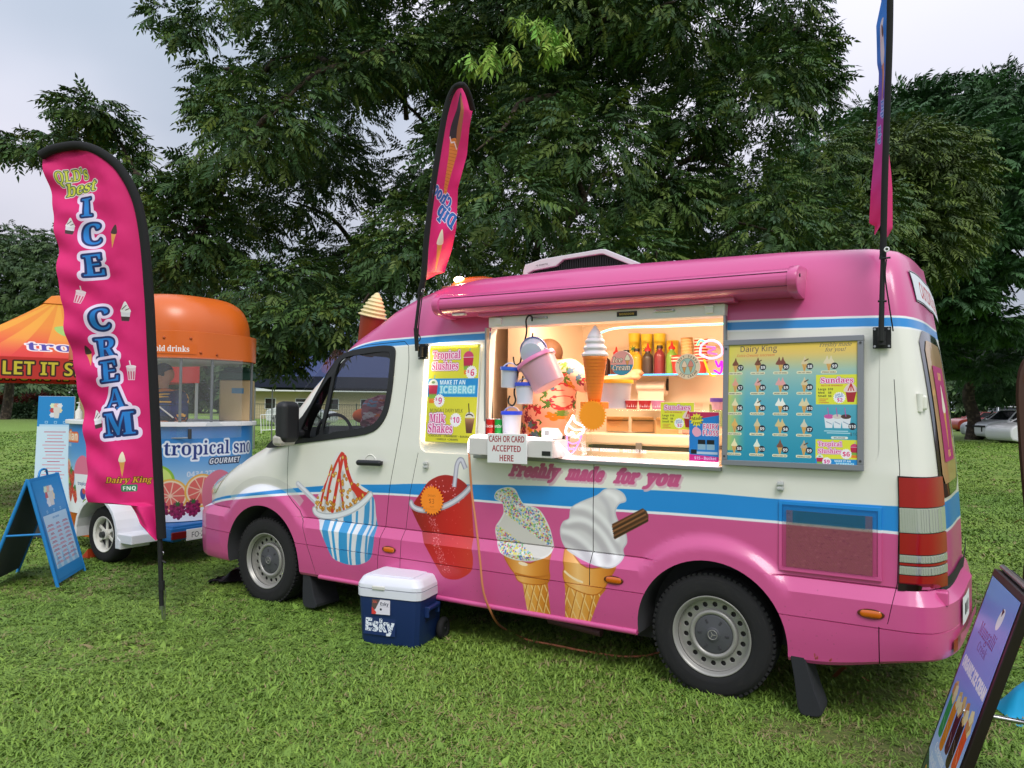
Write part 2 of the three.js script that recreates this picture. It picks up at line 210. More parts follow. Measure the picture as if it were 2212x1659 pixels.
  // ----- two wafer cones
  const waffle = (pts, apex, left, right) => {
    g.save(); poly(g, pts, '#d98a2c'); g.beginPath(); pts.forEach((p, i) => (i ? g.lineTo(...p) : g.moveTo(...p))); g.clip();
    g.fillStyle = grad(g, left, 0, right, 0, [0, '#c77a22'], [0.35, '#f0b661'], [0.6, '#e39a3c'], [1, '#c06f1e']); g.fillRect(left - 0.1, 0.2, right - left + 0.2, 0.6);
    g.lineWidth = 0.007; for (let i = -3; i < 8; i++) { const x = lerp(left, right, i / 5); g.strokeStyle = '#f5cf8c'; g.beginPath(); g.moveTo(x, 0.52); g.lineTo(x + 0.11, 0.28); g.stroke(); g.strokeStyle = '#b5691c'; g.beginPath(); g.moveTo(x + 0.05, 0.52); g.lineTo(x - 0.02, 0.28); g.stroke(); g.strokeStyle = '#f3c77c'; g.beginPath(); g.moveTo(x + 0.056, 0.52); g.lineTo(x - 0.014, 0.28); g.stroke(); }
    g.restore();
  };
  waffle([[-1.26, 0.53], [-1.02, 0.55], [-1.018, 0.5], [-1.0, 0.2], [-1.16, 0.2], [-1.2, 0.48]], 0, -1.26, -1.0);
  poly(g, smoothPts([[-1.345, 0.66], [-1.30, 0.58], [-1.265, 0.545], [-1.235, 0.50], [-1.12, 0.49], [-1.02, 0.515], [-1.005, 0.555], [-1.012, 0.60], [-1.015, 0.705], [-1.15, 0.62]], 5), grad(g, -1.34, 0, -1.0, 0, [0, '#c5731f'], [0.4, '#f2b462'], [0.7, '#dd8f33'], [1, '#bf6c1c']), '#b9661b', 0.006);
  g.strokeStyle = '#c06f20'; g.lineWidth = 0.012; g.beginPath(); g.moveTo(-1.26, 0.545); g.quadraticCurveTo(-1.12, 0.52, -1.01, 0.565); g.stroke();
  oval(g, -1.2, 0.612, 0.035, 0.012, 'rgba(255,240,215,0.85)', null, 0, -0.1);
  const c1 = smoothPts([[-1.444, 1.009], [-1.434, 1.049], [-1.354, 1.081], [-1.297, 1.073], [-1.262, 1.02], [-1.225, 0.98], [-1.117, 0.957], [-1.05, 0.87], [-1.022, 0.796], [-1.015, 0.698], [-1.120, 0.645], [-1.274, 0.637], [-1.375, 0.672], [-1.425, 0.74], [-1.437, 0.814], [-1.40, 0.87], [-1.374, 0.92], [-1.386, 0.985]], 5);
  g.save(); poly(g, c1, '#cfcbc4', '#dcdad6', 0.012); g.beginPath(); c1.forEach((p, i) => (i ? g.lineTo(...p) : g.moveTo(...p))); g.clip();
  for (let i = 0; i < 2600; i++) { const x = lerp(-1.46, -1.0, R()), y = lerp(0.63, 1.09, R()), s = Math.sin((y + 0.55 * (x + 1.2)) * 21 + 1.2); if (s < -0.35) continue; oval(g, x, y, 0.0052, 0.0052, ['#e9e9e4', '#d8c94a', '#c63f6a', '#3f62ad', '#56a95f', '#e2dfd6', '#d9d156', '#7fb3d8'][(R() * 8) | 0]); }
  g.restore();
  waffle([[-0.9, 0.53], [-0.62, 0.53], [-0.66, 0.48], [-0.78, 0.2], [-0.91, 0.2], [-0.895, 0.48]], 0, -0.92, -0.62);
  poly(g, smoothPts([[-0.918, 0.74], [-0.905, 0.62], [-0.912, 0.59], [-0.895, 0.53], [-0.8, 0.49], [-0.69, 0.485], [-0.635, 0.53], [-0.595, 0.60], [-0.562, 0.67], [-0.75, 0.64]], 5), grad(g, -0.92, 0, -0.56, 0, [0, '#d88a30'], [0.3, '#f6c279'], [0.7, '#e2953a'], [1, '#bd6818']), '#b9661b', 0.006);
  g.strokeStyle = '#fbe0b4'; g.lineWidth = 0.014; g.lineCap = 'round'; g.beginPath(); g.moveTo(-0.9, 0.6); g.quadraticCurveTo(-0.85, 0.56, -0.78, 0.55); g.stroke();
  const c2 = smoothPts([[-0.956, 0.84], [-0.935, 0.895], [-0.895, 0.92], [-0.88, 0.985], [-0.82, 1.025], [-0.703, 1.078], [-0.655, 1.115], [-0.60, 1.124], [-0.535, 1.1], [-0.518, 1.06], [-0.56, 1.04], [-0.585, 0.99], [-0.56, 0.92], [-0.52, 0.87], [-0.512, 0.811], [-0.535, 0.77], [-0.53, 0.72], [-0.557, 0.68], [-0.609, 0.657], [-0.72, 0.67], [-0.83, 0.70], [-0.925, 0.745]], 5);
  g.save(); poly(g, c2, '#d9d6d6', '#c9c6cb', 0.01); g.beginPath(); c2.forEach((p, i) => (i ? g.lineTo(...p) : g.moveTo(...p))); g.clip(); g.lineCap = 'round'; g.filter = 'blur(3px)';
  for (const [p, w, c] of [[[-0.93, 0.86, -0.75, 0.95, -0.62, 0.70], 0.05, '#bfbabd'], [[-0.89, 0.97, -0.72, 0.98, -0.56, 0.76], 0.045, '#c4bfc2'], [[-0.94, 0.80, -0.82, 0.78, -0.72, 0.66], 0.05, '#bcb7bb'], [[-0.68, 1.07, -0.60, 1.02, -0.62, 0.88], 0.03, '#c3bfc3'], [[-0.91, 0.90, -0.72, 0.99, -0.58, 0.72], 0.03, '#f0eeee'], [[-0.94, 0.84, -0.8, 0.84, -0.66, 0.66], 0.03, '#eceaea'], [[-0.86, 1.0, -0.7, 1.04, -0.57, 0.82], 0.028, '#f2f0f0'], [[-0.64, 1.1, -0.57, 1.08, -0.57, 1.06], 0.03, '#f3f1f1']]) { g.strokeStyle = c; g.lineWidth = w; g.beginPath(); g.moveTo(p[0], p[1]); g.quadraticCurveTo(p[2], p[3], p[4], p[5]); g.stroke(); }
  g.restore();
  poly(g, [[-0.606, 0.912], [-0.408, 1.023], [-0.385, 1.01], [-0.371, 0.983], [-0.375, 0.947], [-0.588, 0.822]], '#5a3420');
  g.save(); g.lineWidth = 0.009; for (const [t, c] of [[0.12, '#8a5634'], [0.3, '#3d2114'], [0.45, '#94603c'], [0.62, '#472616'], [0.8, '#7b4a2b'], [0.92, '#341c10']]) { g.strokeStyle = c; g.beginPath(); g.moveTo(lerp(-0.604, -0.589, t), lerp(0.906, 0.826, t)); g.lineTo(lerp(-0.405, -0.374, t), lerp(1.02, 0.95, t)); g.stroke(); } g.restore();
  // slogan
  for (const [s, x, w] of [['Freshly', -1.165, 0.36], ['made', -0.80, 0.25], ['for', -0.525, 0.145], ['you', -0.30, 0.2]]) {
    const up = 1.164 + (x + 1.17) * 0.004;
    txt(g, s, x + 0.012, up - 0.012, 0.11, 'rgba(215,180,190,0.9)', { sy: -1, slant: -0.42, max: w, font: 'serif', lines: [['rgba(215,180,190,0.9)', 0.016]] });
    txt(g, s, x, up, 0.11, '#c65084', { sy: -1, slant: -0.42, max: w, font: 'serif', lines: [['#c65084', 0.015]] });
  }
  // rust bubbles on the rear sill, road grime specks
  for (let i = 0; i < 14; i++) { const x = i < 9 ? 0.555 + R() * 0.02 : 0.63 + R() * 0.015, y = 0.325 + R() * R() * 0.03; oval(g, x, y, 0.0015 + R() * 0.003, 0.002 + R() * 0.005, ['#8a3a20', '#a84a2a', '#6d2d1c'][i % 3]); }
  for (let i = 0; i < 260; i++) oval(g, lerp(-4.2, 1.1, R()), lerp(0.3, 0.75, R() * R()), 0.0015 + R() * 0.002, 0.0015 + R() * 0.002, 'rgba(90,60,60,0.35)');
  g.setTransform(1, 0, 0, 1, 0, 0);
}
// ---------- ice cream van ----------
const ZC = -0.93;
const prof = (tab, x) => { if (x <= tab[0][0]) return tab[0][1]; for (let i = 1; i < tab.length; i++) if (x <= tab[i][0]) { const a = tab[i - 1], b = tab[i]; return lerp(a[1], b[1], (x - a[0]) / (b[0] - a[0])); } return tab[tab.length - 1][1]; };
const SIDE = [[0.29, 0.02], [0.31, 0.035], [0.42, 0.05], [0.5295, 0.056], [0.5305, 0.044], [0.5345, 0.044], [0.5355, 0.055], [0.66, 0.055], [0.728, 0.012], [0.7295, -0.008], [0.7345, -0.008], [0.736, 0.006], [1.0, 0.012], [1.3, 0.004], [1.7, -0.022], [2.1, -0.055], [2.6, -0.09]];
const TOP = [[-4.64, 0.86], [-4.6, 0.905], [-4.52, 0.955], [-4.4, 1.015], [-4.25, 1.085], [-4.05, 1.215], [-3.85, 1.305], [-3.7, 1.385], [-3.5, 1.60], [-3.26, 1.86], [-3.06, 2.04], [-2.88, 2.17], [-2.65, 2.29], [-2.5, 2.38], [-2.33, 2.45], [-2.1, 2.52], [-1.8, 2.555], [-1.0, 2.57], [0.3, 2.55], [0.9, 2.525], [1.08, 2.50], [1.2, 2.46]];
const END = [[-4.64, 0.6], [-4.62, 0.69], [-4.58, 0.78], [-4.5, 0.865], [-4.38, 0.93], [-4.2, 0.97], [-3.95, 0.99], [-3.7, 1], [0.98, 1], [1.04, 0.99], [1.08, 0.96], [1.11, 0.905], [1.135, 0.82], [1.155, 0.7], [1.17, 0.54], [1.182, 0.3], [1.19, 0.12], [1.2, 0.02]];
const arch = [[-3.665, 0.36, 0.585], [0, 0.345, 0.545]];
function sideZ(x, y) { // outer skin of the near side
  let z = prof(SIDE, y);
  for (const [cx, cy, r] of arch) { const d = Math.hypot(x - cx, y - cy); if (y > 0.6) z = Math.max(z, lerp(z, 0.056, 1 - sst(d, r - 0.06, r + 0.025))); }
  return z;
}
function warp(x, y) {
  if (x > 0.5) x -= ((x - 0.5) / 0.7) * (y > 0.8 ? 0.2 * Math.pow((y - 0.8) / 1.7, 1.7) : 0);
  if (x > 1.0 && y < 0.72) x += 0.05 * sst(x, 1.0, 1.2) * (1 - sst(y, 0.66, 0.72));
  if (x < -4.1) x -= 0.07 * sst(-x, 4.1, 4.5) * (1 - sst(y, 0.69, 0.735));
  return x;
}
const skin = (x, y) => { const xx = x; return V3(warp(xx, y), y, ZC + (sideZ(xx, y) - ZC) * prof(END, xx)); };
function vanShell() {
  const xs = []; for (let x = -4.64; x < 1.2; x += x < -4.3 ? 0.02 : x > 1.12 ? 0.008 : x > 0.95 ? 0.02 : Math.min(Math.abs(x + 3.66), Math.abs(x)) < 0.72 ? 0.02 : 0.05) xs.push(x); xs.push(1.2);
  const yl = [0.29, 0.31, 0.36, 0.42, 0.48, 0.5295, 0.5305, 0.5345, 0.5355, 0.57, 0.61, 0.66, 0.695, 0.728, 0.7295, 0.7345, 0.736, 0.745, 0.76], KA = 40, K = 66, half = yl.length + K;
  const P = [], idx = [];
  for (const x of xs) {
    const top = prof(TOP, x), e = prof(END, x), p = x < -2.2 ? lerp(4.2, 8, sst(x, -4.3, -2.4)) : 8, row = [];
    for (const y of yl) row.push([y, (sideZ(x, y) - ZC) * e]);
    const th0 = Math.asin(Math.pow(0.45, p / 2)); for (let i = 1; i <= K; i++) { const th = th0 + ((i - KA) / (K - KA)) * (Math.PI / 2 - th0), s = i <= KA ? (0.45 * i) / KA : Math.pow(Math.sin(th), 2 / p), c = i === K ? 0 : Math.pow(Math.max(0, 1 - Math.pow(s, p)), 1 / p), y = 0.76 + Math.max(0.06, top - 0.76) * s; row.push([y, (sideZ(x, y) - ZC) * e * c]); }
    const lift = (y) => y + 0.11 * sst(x, 0.5, 1.2) * clamp(1 - (y - 0.29) / 0.23, 0, 1);
    for (const [y, h] of row) P.push(warp(x, y), lift(y), ZC + h);
    for (const [y, h] of row.slice(0, -1).reverse()) P.push(warp(x, y), lift(y), ZC - h);
  }
  const n = half * 2 - 1;
  for (let i = 0; i < xs.length - 1; i++) for (let j = 0; j < n; j++) { const k = (j + 1) % n, a = i * n + j, b = i * n + k, c = a + n, d = b + n; idx.push(a, c, b, b, c, d); }
  for (const [i, flip] of [[0, 0], [xs.length - 1, 1]]) for (let j = 0; j < half - 1; j++) { const a = i * n + j, b = a + 1, c = i * n + ((n - 1 - j) % n), d = i * n + n - 2 - j; const q = flip ? [a, c, b, b, c, d] : [a, b, c, b, d, c]; if (j === half - 2) q.splice(3); idx.push(...q); }
  const g = new THREE.BufferGeometry(); g.setAttribute('position', new THREE.Float32BufferAttribute(P, 3)); g.setIndex(idx);
  const f = toCreasedNormals(g, 0.5); paintUV(f); return f;
}
function paintUV(g) { const p = g.attributes.position, uv = new Float32Array(p.count * 2); for (let i = 0; i < p.count; i++) { const [u, v] = vanUV(p.getX(i), p.getY(i)); uv[i * 2] = u; uv[i * 2 + 1] = v; } g.setAttribute('uv', new THREE.BufferAttribute(uv, 2)); return g; }
// a prism over an outline on the near side, following the lean of the skin
function prism(pts, z0, z1, follow = true) { const g = extr(shapeOf(pts), z1 - z0); g.translate(0, 0, z0); if (follow) { const p = g.attributes.position; for (let i = 0; i < p.count; i++) p.setZ(i, p.getZ(i) + prof(SIDE, Math.max(1, p.getY(i)))); } g.computeVertexNormals(); return g; }
const csg = new Evaluator(); csg.attributes = ['position', 'normal', 'uv']; csg.useGroups = true;
const brush = (g, m) => { const n = g.index ? g.toNonIndexed() : g; const b = new Brush(n, m); b.updateMatrixWorld(); return b; };
const cut = (a, g, m, op = SUBTRACTION) => { const r = csg.evaluate(a, brush(g, m), op); r.updateMatrixWorld(); return r; };

const paintTex = tex(canvas(VW, VH, vanArt), { wrapS: THREE.ClampToEdgeWrapping, wrapT: THREE.ClampToEdgeWrapping });
const wavy = tex(canvas(512, 216, (g) => { const im = g.createImageData(512, 216); for (let y = 0; y < 216; y++) for (let x = 0; x < 512; x++) { const v = 255 * fbm(x / 26, y / 22, 3.3, 3), i = (y * 512 + x) * 4; im.data[i] = im.data[i + 1] = im.data[i + 2] = v; im.data[i + 3] = 255; } g.putImageData(im, 0, 0); }), { colorSpace: THREE.NoColorSpace });
M.paint = phy(0xffffff, 0.36, { map: paintTex, bumpMap: wavy, bumpScale: 0.006, clearcoat: 0.5, clearcoatRoughness: 0.14 });
M.pink = phy(0xcf538e, 0.34, { clearcoat: 0.5, clearcoatRoughness: 0.12 });
M.well = mat(0x3a3a3d, 0.9); M.cab = mat(0x6a6258, 0.85); M.vanWhite = phy(0xe4e3d8, 0.35, { clearcoat: 0.4, clearcoatRoughness: 0.15 });
const van = thing('ice_cream_van', 'pink and cream ice cream van with lit serving hatch and cone pictures', 'van');
const winPts = rrect(0, 0, 1, 1, 0.1).map(() => 0) && smoothPts([[-2.395, 2.02], [-2.383, 1.93], [-2.396, 1.649], [-2.44, 1.52], [-2.533, 1.435], [-2.9, 1.372], [-3.30, 1.322], [-3.318, 1.36], [-3.262, 1.49], [-2.965, 1.93], [-2.874, 1.99], [-2.703, 2.025], [-2.42, 2.035]], 4);
const doorPts = [...smoothPts([[-2.255, 2.05], [-2.235, 1.9], [-2.258, 1.558], [-2.30, 1.28], [-2.346, 1.041], [-2.38, 0.78]], 4, false), [-2.415, 0.519], [-2.43, 0.3], [-3.05, 0.3], [-3.09, 0.42], [-3.14, 0.535], [-3.20, 0.70], [-3.26, 0.78], [-3.41, 0.90], [-3.415, 1.1], [-3.42, 1.27], [-3.40, 1.33], [-3.02, 1.93], [-2.95, 2.0], [-2.85, 2.045], [-2.7, 2.07], [-2.3, 2.085]];
const inset = (pts, d) => { const n = pts.length; let area = 0; pts.forEach((p, i) => { const q = pts[(i + 1) % n]; area += p[0] * q[1] - q[0] * p[1]; }); const s = area > 0 ? 1 : -1; return pts.map((p, i) => { const a = pts[(i + n - 1) % n], b = pts[(i + 1) % n], dx = b[0] - a[0], dy = b[1] - a[1], l = Math.hypot(dx, dy) || 1; return [p[0] - (s * dy * d) / l, p[1] + (s * dx * d) / l]; }); };
const dense = (pts, s = 0.12) => { const o = []; pts.forEach((p, i) => { const q = pts[(i + 1) % pts.length], k = Math.max(1, Math.ceil(Math.hypot(q[0] - p[0], q[1] - p[1]) / s)); for (let j = 0; j < k; j++) o.push([lerp(p[0], q[0], j / k), lerp(p[1], q[1], j / k)]); }); return o; };
let body = brush(vanShell(), M.paint);
{
  for (const [cx, cy, r] of [[-3.665, 0.36, 0.432], [0, 0.345, 0.424]]) for (const s of [0, 1]) { const c = cyl(r, r, 0.55, 64); c.rotateX(Math.PI / 2); c.translate(cx, cy, s ? 2 * ZC - 0.05 : 0.05); body = cut(body, c, M.well); const b = bx(r * 2 - 0.001, 0.4, 0.55, cx, cy - 0.2, s ? 2 * ZC - 0.05 : 0.05, 0); body = cut(body, b, M.well); }
  const sec = [[-0.065, 0.8], [-0.075, 1.4], [-0.13, 2.1], [-0.2, 2.3], [-0.35, 2.44], [-0.93, 2.485], [-1.51, 2.44], [-1.66, 2.3], [-1.73, 2.1], [-1.785, 1.4], [-1.795, 0.8]].map(([z, y]) => [-z, y]);
  const room = extr(shapeOf(sec), 2.80); room.rotateY(Math.PI / 2); room.translate(-1.98, 0, 0); body = cut(body, room, M.lining);
  const cabG = extr(shapeOf([[-3.6, 0.72], [-2.05, 0.72], [-2.05, 2.06], [-2.72, 2.06], [-3.42, 1.36], [-3.6, 1.25]]), 1.6); cabG.translate(0, 0, -1.73); body = cut(body, cabG, M.cab);
  body = cut(body, prism(dense(winPts, 0.3), -2.2, 0.3, false), M.black);
  const ws = extr(shapeOf([[-3.74, 1.44], [-3.1, 2.07], [-2.75, 1.98], [-3.4, 1.33]]), 1.58); ws.translate(0, 0, -1.72); body = cut(body, ws, M.black);
  body = cut(body, prism(dense([[-1.545, 1.29], [0.06, 1.29], [0.06, 2.147], [-1.545, 2.147]]), -0.2, 0.2), M.white);
  body = cut(body, prism(dense(rrect(-2.095, 1.285, -1.60, 2.055, 0.07)), -0.014, 0.2), M.vanWhite);
  body = cut(body, prism(dense(inset(rrect(0.085, 1.3, 0.86, 2.05, 0.12), 0)), -0.006, 0.2), M.vanWhite);
  for (const [pts] of [[[[-0.733, 0.537], [-0.728, 0.537], [-0.728, 1.28], [-0.733, 1.28]]], [[[0.9, 0.56], [0.9035, 0.56], [0.944, 0.76], [0.954, 1.16], [0.955, 1.32], [0.938, 1.6], [0.912, 2.06], [0.9085, 2.06], [0.9345, 1.6], [0.9515, 1.32], [0.9505, 1.16], [0.9405, 0.76]]], [[[0.86, 0.3], [0.865, 0.3], [0.865, 0.54], [0.86, 0.54]]], [[[-2.222, 0.3], [-2.218, 0.3], [-2.198, 0.74], [-2.16, 1.0], [-2.10, 1.28], [-2.104, 1.28], [-2.164, 1.0], [-2.202, 0.74]]], [[[-4.01, 0.3], [-4.006, 0.3], [-4.006, 0.6], [-4.01, 0.6]]]]) body = cut(body, prism(pts, -0.03, 0.2, false), M.well);
  const door = cut(body, prism(dense(inset(doorPts, 0.0045)), -0.3, 0.25), M.black, INTERSECTION);
  body = cut(body, prism(dense(doorPts), -0.3, 0.25), M.well);
  const d = part(van, 'cab_door', door.geometry, door.material); d.userData.label = 'cream cab door with sundae picture';
  part(van, 'body', body.geometry, body.material);
}
const skinAt = (x, y, off = 0) => { // point on the finished skin, roof rounding included
  const f = (a, b) => { const top = prof(TOP, a), p = a < -2.2 ? lerp(4.2, 8, sst(a, -4.3, -2.4)) : 8, t = clamp((b - 0.76) / Math.max(0.06, top - 0.76), 0, 1), c = Math.pow(1 - Math.pow(t, p), 1 / p); return V3(warp(a, b), b, ZC + (sideZ(a, b) - ZC) * prof(END, a) * c); };
  const o = f(x, y); if (!off) return o; const e = 0.004, dx = f(Math.min(x + e, 1.2), y).sub(f(x - e, y)), dy = f(x, y + e).sub(f(x, y - e)), n = dx.cross(dy).normalize(); return o.addScaledVector(n, off);
};
// a panel lying on the skin over the quad bl, br, tr, tl; real thickness
function skinPatch(q, off, th = 0.012, nx = 8, ny = 4) {
  const P = [], idx = [], UV = [], at = (i, j, o) => { const u = i / nx, v = j / ny, x = lerp(lerp(q[0][0], q[1][0], u), lerp(q[3][0], q[2][0], u), v), y = lerp(lerp(q[0][1], q[1][1], u), lerp(q[3][1], q[2][1], u), v); return skinAt(x, y, o); };
  for (const o of [off, off - th]) for (let j = 0; j <= ny; j++) for (let i = 0; i <= nx; i++) { P.push(...at(i, j, o).toArray()); UV.push(i / nx, j / ny); }
  const w = nx + 1, n = w * (ny + 1), id = (i, j) => j * w + i;
  for (let j = 0; j < ny; j++) for (let i = 0; i < nx; i++) { const a = id(i, j), b = id(i + 1, j), c = id(i + 1, j + 1), d = id(i, j + 1); idx.push(a, b, c, a, c, d, n + a, n + c, n + b, n + a, n + d, n + c); }
  const edge = []; for (let i = 0; i < nx; i++) edge.push([id(i, 0), id(i + 1, 0)]); for (let j = 0; j < ny; j++) edge.push([id(nx, j), id(nx, j + 1)]); for (let i = nx; i > 0; i--) edge.push([id(i, ny), id(i - 1, ny)]); for (let j = ny; j > 0; j--) edge.push([id(0, j), id(0, j - 1)]);
  for (const [a, b] of edge) idx.push(a, n + a, b, b, n + a, n + b);
  const g = new THREE.BufferGeometry(); g.setAttribute('position', new THREE.Float32BufferAttribute(P, 3)); g.setAttribute('uv', new THREE.Float32BufferAttribute(UV, 2)); g.setIndex(idx); return toCreasedNormals(g, 0.6);
}
// ----- wheels
M.rim = mat(0xa2a09a, 0.42, { metalness: 0.4 }); M.hub = mat(0x505155, 0.55, { metalness: 0.2 });
M.tyre = mat(0xffffff, 0.88, { map: tex(canvas(256, 256, (g) => { const R = rnd(8); g.fillStyle = '#1a1a1b'; g.fillRect(0, 0, 256, 256); for (let i = 0; i < 2600; i++) { const v = 18 + R() * 26; g.fillStyle = `rgba(${v + 6},${v + 4},${v},0.35)`; g.fillRect(R() * 256, R() * 256, 1 + R() * 5, 1 + R() * 2); } })) });
function wheel() {
  const w = new THREE.Group(); w.name = 'wheel';
  const t = lathe([[0.2, -0.22], [0.25, -0.238], [0.33, -0.222], [0.344, -0.205], [0.3475, -0.17], [0.3475, -0.158], [0.341, -0.156], [0.341, -0.146], [0.3475, -0.144], [0.3475, -0.12], [0.341, -0.118], [0.341, -0.106], [0.3475, -0.104], [0.3475, -0.06], [0.345, -0.03], [0.336, -0.008], [0.318, 0.006], [0.314, 0.0035], [0.311, 0.0065], [0.285, 0.011], [0.262, 0.008], [0.255, 0.0105], [0.235, 0.004], [0.222, -0.004], [0.2, -0.03]].reverse(), 72);
  t.rotateX(Math.PI / 2); const lugs = [];
  for (let i = 0; i < 64; i++) { const a = (i / 64) * TAU; const l = new THREE.BoxGeometry(0.019, 0.016, 0.045); l.translate(0, 0.342, -0.03); l.rotateZ(a); lugs.push(l); }
  part(w, 'tyre', [t, ...lugs], M.tyre);
  const holes = []; for (let i = 0; i < 18; i++) holes.push(circlePts(0.166 * Math.cos((i / 18) * TAU), 0.166 * Math.sin((i / 18) * TAU), 0.0165, 14));
  const disc = extr(shapeOf(circlePts(0, 0, 0.2, 64), [circlePts(0, 0, 0.1, 40), ...holes]), 0.006, 0.002); disc.translate(0, 0, -0.066);
  const lip = lathe([[0.196, -0.2], [0.198, -0.075], [0.2, -0.062], [0.204, -0.03], [0.209, -0.02], [0.214, -0.006], [0.2235, -0.004], [0.2245, 0.002], [0.222, 0.004], [0.213, 0.002], [0.207, -0.012], [0.2, -0.022]].reverse(), 64); lip.rotateX(Math.PI / 2);
  const roll = new THREE.TorusGeometry(0.124, 0.0155, 12, 56); roll.translate(0, 0, -0.052);
  part(w, 'rim', [disc, lip, roll], M.rim);
  const cap = lathe([[0, -0.028], [0.03, -0.028], [0.038, -0.031], [0.042, -0.036], [0.1, -0.042], [0.111, -0.047], [0.112, -0.06], [0, -0.06]].reverse(), 48); cap.rotateX(Math.PI / 2);
  const slots = []; for (let i = 0; i < 6; i++) { const s = bx(0.012, 0.024, 0.004, 0, 0.078, -0.0385, 0.002); s.rotateZ((i / 6) * TAU); slots.push(s); }
  part(w, 'hub_cap', cap, M.hub); part(w, 'hub_slots', slots, M.well).userData.kind = 'stuff';
  const em = [new THREE.TorusGeometry(0.026, 0.0022, 6, 28).translate(0, 0, -0.027)]; for (let i = 0; i < 3; i++) { const s = extr(shapeOf([[-0.0035, 0], [0.0035, 0], [0, 0.026]]), 0.003); s.rotateZ((i / 3) * TAU); s.translate(0, 0, -0.029); em.push(s); }
  part(w, 'emblem', em, M.rim);
  part(w, 'brake_drum', cyl(0.19, 0.19, 0.1, 24).rotateX(Math.PI / 2).translate(0, 0, -0.13), mat(0x4c4a48, 0.7, { metalness: 0.4 }));
  return w;
}
{
  const w = wheel();
  for (const [x, y, turn, z, far] of [[0, 0.338, 0.5, 0, 0], [-3.665, 0.338, 0.2, -0.005, 0], [0, 0.338, 0, 2 * ZC, 1], [-3.665, 0.338, 0, 2 * ZC, 1]]) {
    const c = w.clone(); c.position.set(x, y, z); if (far) c.rotation.y = Math.PI; else c.rotation.z = turn; van.add(c);
  }
}
// mud flaps, underbody
const flap = (pts, z, d) => { const g = extr(shapeOf(smoothPts(pts, 4)), d, 0.006); g.translate(0, 0, z - d); return g; };
part(van, 'mud_flap', flap([[0.405, 0.53], [0.45, 0.53], [0.49, 0.36], [0.55, 0.16], [0.585, 0.04], [0.53, 0.025], [0.49, 0.03], [0.46, 0.2], [0.425, 0.4]], 0.03, 0.16), mat(0x24262a, 0.8));
part(van, 'mud_flap', flap([[-3.235, 0.52], [-3.20, 0.52], [-3.16, 0.34], [-3.10, 0.14], [-3.07, 0.06], [-3.17, 0.045], [-3.2, 0.06], [-3.21, 0.3]], 0.01, 0.24), mat(0x24262a, 0.8));
part(van, 'chassis', [bx(3.0, 0.14, 1.3, -1.85, 0.25, ZC), bx(0.5, 0.1, 1.2, 0.7, 0.36, ZC)], M.well);
part(van, 'side_rail', [rod([-3.02, 0.298, 0.03], [-0.43, 0.298, 0.03], 0.018, 0.018, 10)], M.pink);
part(van, 'exhaust_pipe', [rod([-1.1, 0.235, -0.12], [-0.72, 0.215, -0.1], 0.026, 0.026, 12)], mat(0x5a3b42, 0.6, { metalness: 0.4 }));
